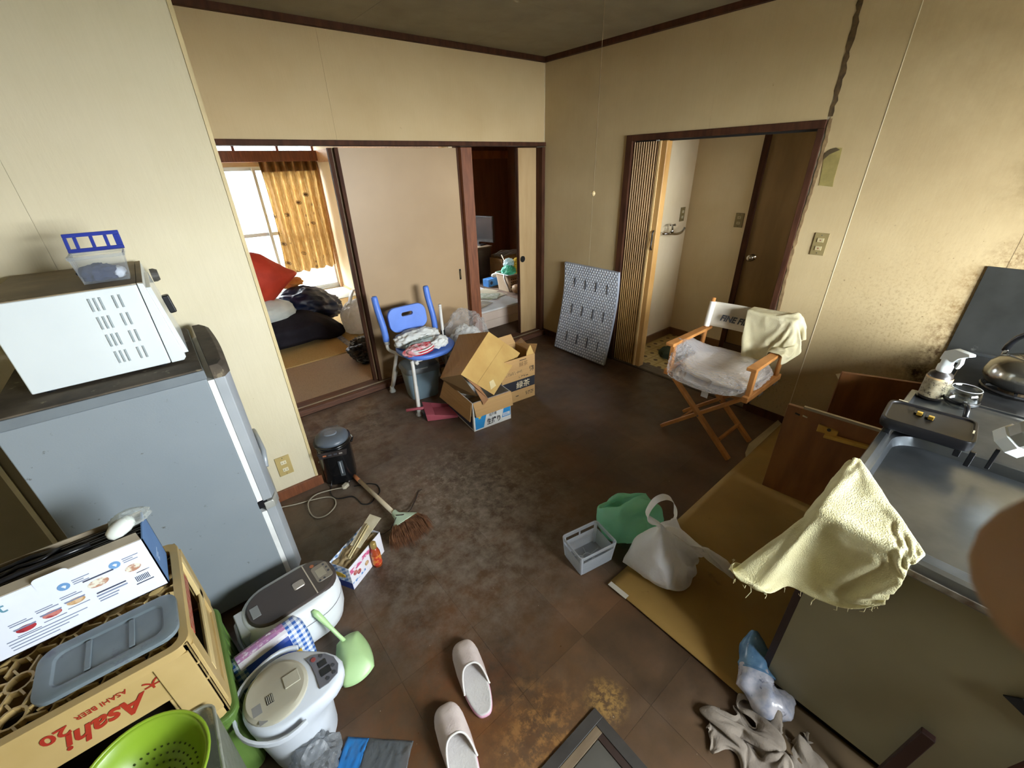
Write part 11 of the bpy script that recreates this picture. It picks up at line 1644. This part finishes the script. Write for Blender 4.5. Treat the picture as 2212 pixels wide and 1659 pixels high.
# ================================================================ RIGHT ROOM CONTENTS
t = thing('low_chest', 'low white chest with pale drawer front just inside the dark room', 'chest', (2.63, 3.98, .038))
part(t, 'carcass', MB().box(2.26, 3.0, 3.505, 4.45, .040, .232), M('chest_pale', '#cdbcae', .5, '#c2b0a1'), bev=.003)
part(t, 'top_board', MB().box(2.25, 3.01, 3.495, 4.46, .232, .25), M('chest_white', '#d9dad8', .4), bev=.003)
for k in range(2): part(t, 'drawer_front', MB().box(2.27, 2.99, 3.498, 3.505, .052 + k * .088, .136 + k * .088), bpy.data.materials['chest_pale'], bev=.002)
PPR = [M('paper_cream', '#d8ceb0', .7, '#cabf9e'), M('paper_print', '#c6cdb8', .5, '#9aa37c', 16, c3='#e6e6e0', s3=22, t3=.52), M('paper_grey', '#c9c3b2', .7, '#b7b09e'), M('paper_dark', '#8a7a5c', .7, '#6d5f46')]
lab = ('cream paper sheet at the back of the papers on the white chest', 'printed leaflet with green picture on top of the papers on the white chest', 'greyish paper sheet at the left of the papers on the white chest', 'brown folded paper at the front edge of the white chest', 'cream booklet under the printed leaflet on the white chest')
for k, (x, y, w_, d_, r, z, mm) in enumerate(((2.90, 4.10, .30, .21, .3, .2515, 0), (2.80, 3.93, .21, .29, .75, .262, 1), (2.62, 3.84, .30, .21, .5, .2515, 2), (2.57, 3.70, .26, .14, .4, .2552, 3), (2.88, 3.92, .30, .22, .2, .2555, 0))):
    solo('paper_sheet', MB().obox((x, y, z), (w_, d_, .003), (0, 0, r)), PPR[mm], lab[k], 'paper', 'papers on the white chest')
t = thing('tv_stand', 'dark wooden television stand in the far corner of the dark room', 'cabinet', (3.85, 5.62, .038))
part(t, 'carcass', MB().box(3.35, 4.02, 5.45, 5.85, .085, .49), M('stand_dark', '#33261c', .4, '#281d15'), bev=.004)
part(t, 'plinth', MB().box(3.37, 4.0, 5.47, 5.83, .039, .085), SLOT)
part(t, 'top_board', MB().box(3.33, 4.04, 5.43, 5.87, .49, .51), M('stand_top', '#6b5c4a', .35), bev=.003)
part(t, 'glass_door', MB().box(3.37, 3.88, 5.442, 5.449, .12, .46), M('smoked_glass', '#4c4a44', .12, spec=.9))
t = thing('television', 'flat television with a bright window reflection on the dark stand', 'television', (3.93, 5.64, .51), -1.27)
part(t, 'screen_body', MB().box(-.30, .30, -.02, .025, .055, .43), BLACKP, local=True, bev=.004)
part(t, 'screen', MB().box(-.285, .285, -.0225, -.0195, .072, .415), M('tv_screen', '#1b2226', .10, '#20282c', spec=.9), local=True)
part(t, 'foot', MB().box(-.14, .10, -.08, .08, .001, .014).box(-.04, .02, -.012, .02, .014, .06), BLACKP, local=True, bev=.003)
t = carton('cable_carton', 'brown carton with tangled cables on top beside the laundry basket', (4.33, 5.38, .038), .1, .66, .36, .30, M('carton_dim', '#8d7148', .8, '#7d633d'), KRD)
cbm = MB(); rnd = random.Random(9)
for k in range(26):
    x0 = 4.03 + rnd.random() * .12; y0 = 5.24 + rnd.random() * .24
    cbm.tube(smooth_path([(x0, y0, .345 + rnd.random() * .02), (x0 + .2, y0 + rnd.uniform(-.06, .06), .375 + rnd.random() * .03), (x0 + .40, y0 + rnd.uniform(-.06, .06), .37 + rnd.random() * .02), (x0 + .50, y0 + rnd.uniform(-.06, .06), .35)], 3), .006, 5)
solo('cable_tangle', cbm, M('cable_grey', '#7d756a', .6), 'tangle of grey cables heaped on the brown carton in the dark room', 'cables', smooth=True)
solo('thin_stick', MB().tube([(4.02, 5.18, .40), (3.86, 4.80, .245)], .007, 8), M('stick_pale', '#b3a68c', .6), 'thin pale stick leaning from the basket to the cable carton', 'stick', smooth=True)
t = thing('laundry_basket', 'white perforated plastic basket holding plastic bags in the dark room', 'basket', (3.80, 4.62, .038), .05)
BSK = M('basket_beige', '#c9bba4', .5, '#bba98f')
mb = MB(); mb.loft([rrect(0, 0, .40, .26, .04, 5, .0), rrect(0, 0, .46, .31, .05, 5, .235)], True, False)
part(t, 'tub', mb, BSK, local=True, solid=.004)
part(t, 'rim', MB().tube(rrect(0, 0, .47, .32, .05, 5, .238), .009, 8, True), WHITE, local=True, smooth=True)
hl = MB()
for j in range(4):
    for i in range(12):
        hl.box(-.20 + i * .035, -.186 + i * .035, -.153 + .0 - .003 * j - .000, -.138 + -.006 * j, .06 + j * .038, .074 + j * .038)
part(t, 'vent_holes', hl, M('basket_hole', '#5c4c38', .9), local=True, kind='stuff')
part(t, 'handle', MB().tube(smooth_path([(-.235, -.06, .24), (-.27, -.10, .20), (-.265, -.16, .10), (-.24, -.17, .03)], 4), .012, 8), WHITE, local=True, smooth=True)
for nm, c_, r_, mm, lb in (('teal_bag', (3.70, 4.62, .30), (.10, .09, .07), film('teal_film', '#6fcdb2', .85, .3, .4), 'teal plastic bag in the laundry basket'), ('white_bag', (3.76, 4.68, .385), (.075, .07, .065), film('pale_film', '#c9dde2', .85, .3, .4), 'pale blue-white bag on top of the teal bag in the basket'), ('yellow_bag', (3.91, 4.62, .34), (.12, .10, .11), film('yellow_film', '#cdb24a', .85, .3, .4), 'yellow plastic bag at the right of the laundry basket')):
    solo(nm, MB().ball(c_, r_, 4, crumple(.2, 1.7, len(nm))), mm, lb, 'bag', 'bags in the laundry basket')
t = thing('tissue_box', 'blue tissue box with round opening lying on the dark room floor', 'tissue box', (3.66, 4.98, .038), .15)
part(t, 'box', MB().box(-.12, .12, -.06, .06, .001, .11), M('tissue_blue', '#3f86d0', .5, '#2f70b8', 20), local=True, bev=.003)
part(t, 'opening', MB().lathe([(.026, 0), (.026, .001)], (-.06, -.0605, .055), 16, RX(PI/2)), NAVY, local=True)
part(t, 'tissue', MB().ball((.08, .0, .13), (.06, .04, .03), 3, crumple(.3, 1.6, 5)), WCL, local=True, smooth=True)
solo('round_pot', MB().lathe([(.03, 0), (.07, .02), (.085, .06), (.075, .10), (.04, .12), (.012, .125), (.010, .135), (.002, .138)], (3.655, 4.37, .040), 28), M('pot_ceramic', '#c9b89a', .35, '#a58a62', 8), 'round beige pot on the dark room floor in front of the laundry basket', 'pot', smooth=True)

# ================================================================ THE PHOTOGRAPHER'S HAND close to the lens
SKIN = M('skin', '#a17c56', .6, '#94704c', 18, sss=.15, c3='#8a5a42', s3=60, t3=.80)
def cam_pt(x, y, z): return Vector((0, 0, 1.62)) + CR * x + CD * y + CF * z
def skin_mesh(name, joints, edges, m, label, cat, sub=2):
    me = bpy.data.meshes.new(name); vs = [Vector(j[0]) for j in joints]; base = vs[0].copy()
    me.from_pydata([v - base for v in vs], edges, [])
    o = bpy.data.objects.new(name, me); col.objects.link(o); o.location = base
    sk = o.modifiers.new('skin', 'SKIN'); sk.use_smooth_shade = True
    if not me.skin_vertices: me.attributes.new('dummy', 'FLOAT', 'POINT')
    bm = bmesh.new(); bm.from_mesh(me)
    lay = bm.verts.layers.skin.verify()
    for v, j in zip(bm.verts, joints):
        v[lay].radius = j[1] if isinstance(j[1], tuple) else (j[1], j[1])
    bm.verts.ensure_lookup_table(); bm.verts[0][lay].use_root = True
    bm.to_mesh(me); bm.free()
    s = o.modifiers.new('sub', 'SUBSURF'); s.levels = sub; s.render_levels = sub
    me.materials.append(m)
    return tag(o, label, cat)
J = []; E_ = []
def jt(p, r): J.append((cam_pt(*p), r)); return len(J) - 1
wrist = jt((.150, .115, -.030), (.027, .021))
palm = jt((.128, .085, -.018), (.030, .020)); E_.append((wrist, palm))
fore = jt((.190, .190, -.050), (.033, .027)); E_.append((wrist, fore))
f2 = jt((.235, .290, -.070), (.038, .032)); E_.append((fore, f2))
k1 = jt((.098, .052, .006), .0105); E_.append((palm, k1))
a1 = jt((.076, .034, .030), .0104); a2 = jt((.0560, .0195, .0375), .0104); a3 = jt((.0478, .0138, .0380), .0098)
E_ += [(k1, a1), (a1, a2), (a2, a3)]
for (kx_, ky_, kz_, pts) in ((.108, .076, .004, ((.095, .068, .020), (.085, .060, .018), (.086, .056, .008))), (.115, .098, .000, ((.104, .092, .016), (.094, .085, .014), (.094, .080, .005))), (.122, .118, -.006, ((.113, .113, .008), (.105, .108, .006), (.104, .104, .000)))):
    k_ = jt((kx_, ky_, kz_), .0095); E_.append((palm, k_)); prev = k_
    for q_, p_ in enumerate(pts): c_ = jt(p_, .0085 - .0008 * q_); E_.append((prev, c_)); prev = c_
th0 = jt((.138, .066, -.030), .012); E_.append((palm, th0)); th1 = jt((.122, .042, -.030), .0105); th2 = jt((.105, .024, -.024), .0088); E_ += [(th0, th1), (th1, th2)]
skin_mesh('hand', J, E_, SKIN, 'bare tan hand, blurred fingertip reaching in front of the sink at the right edge', 'hand')
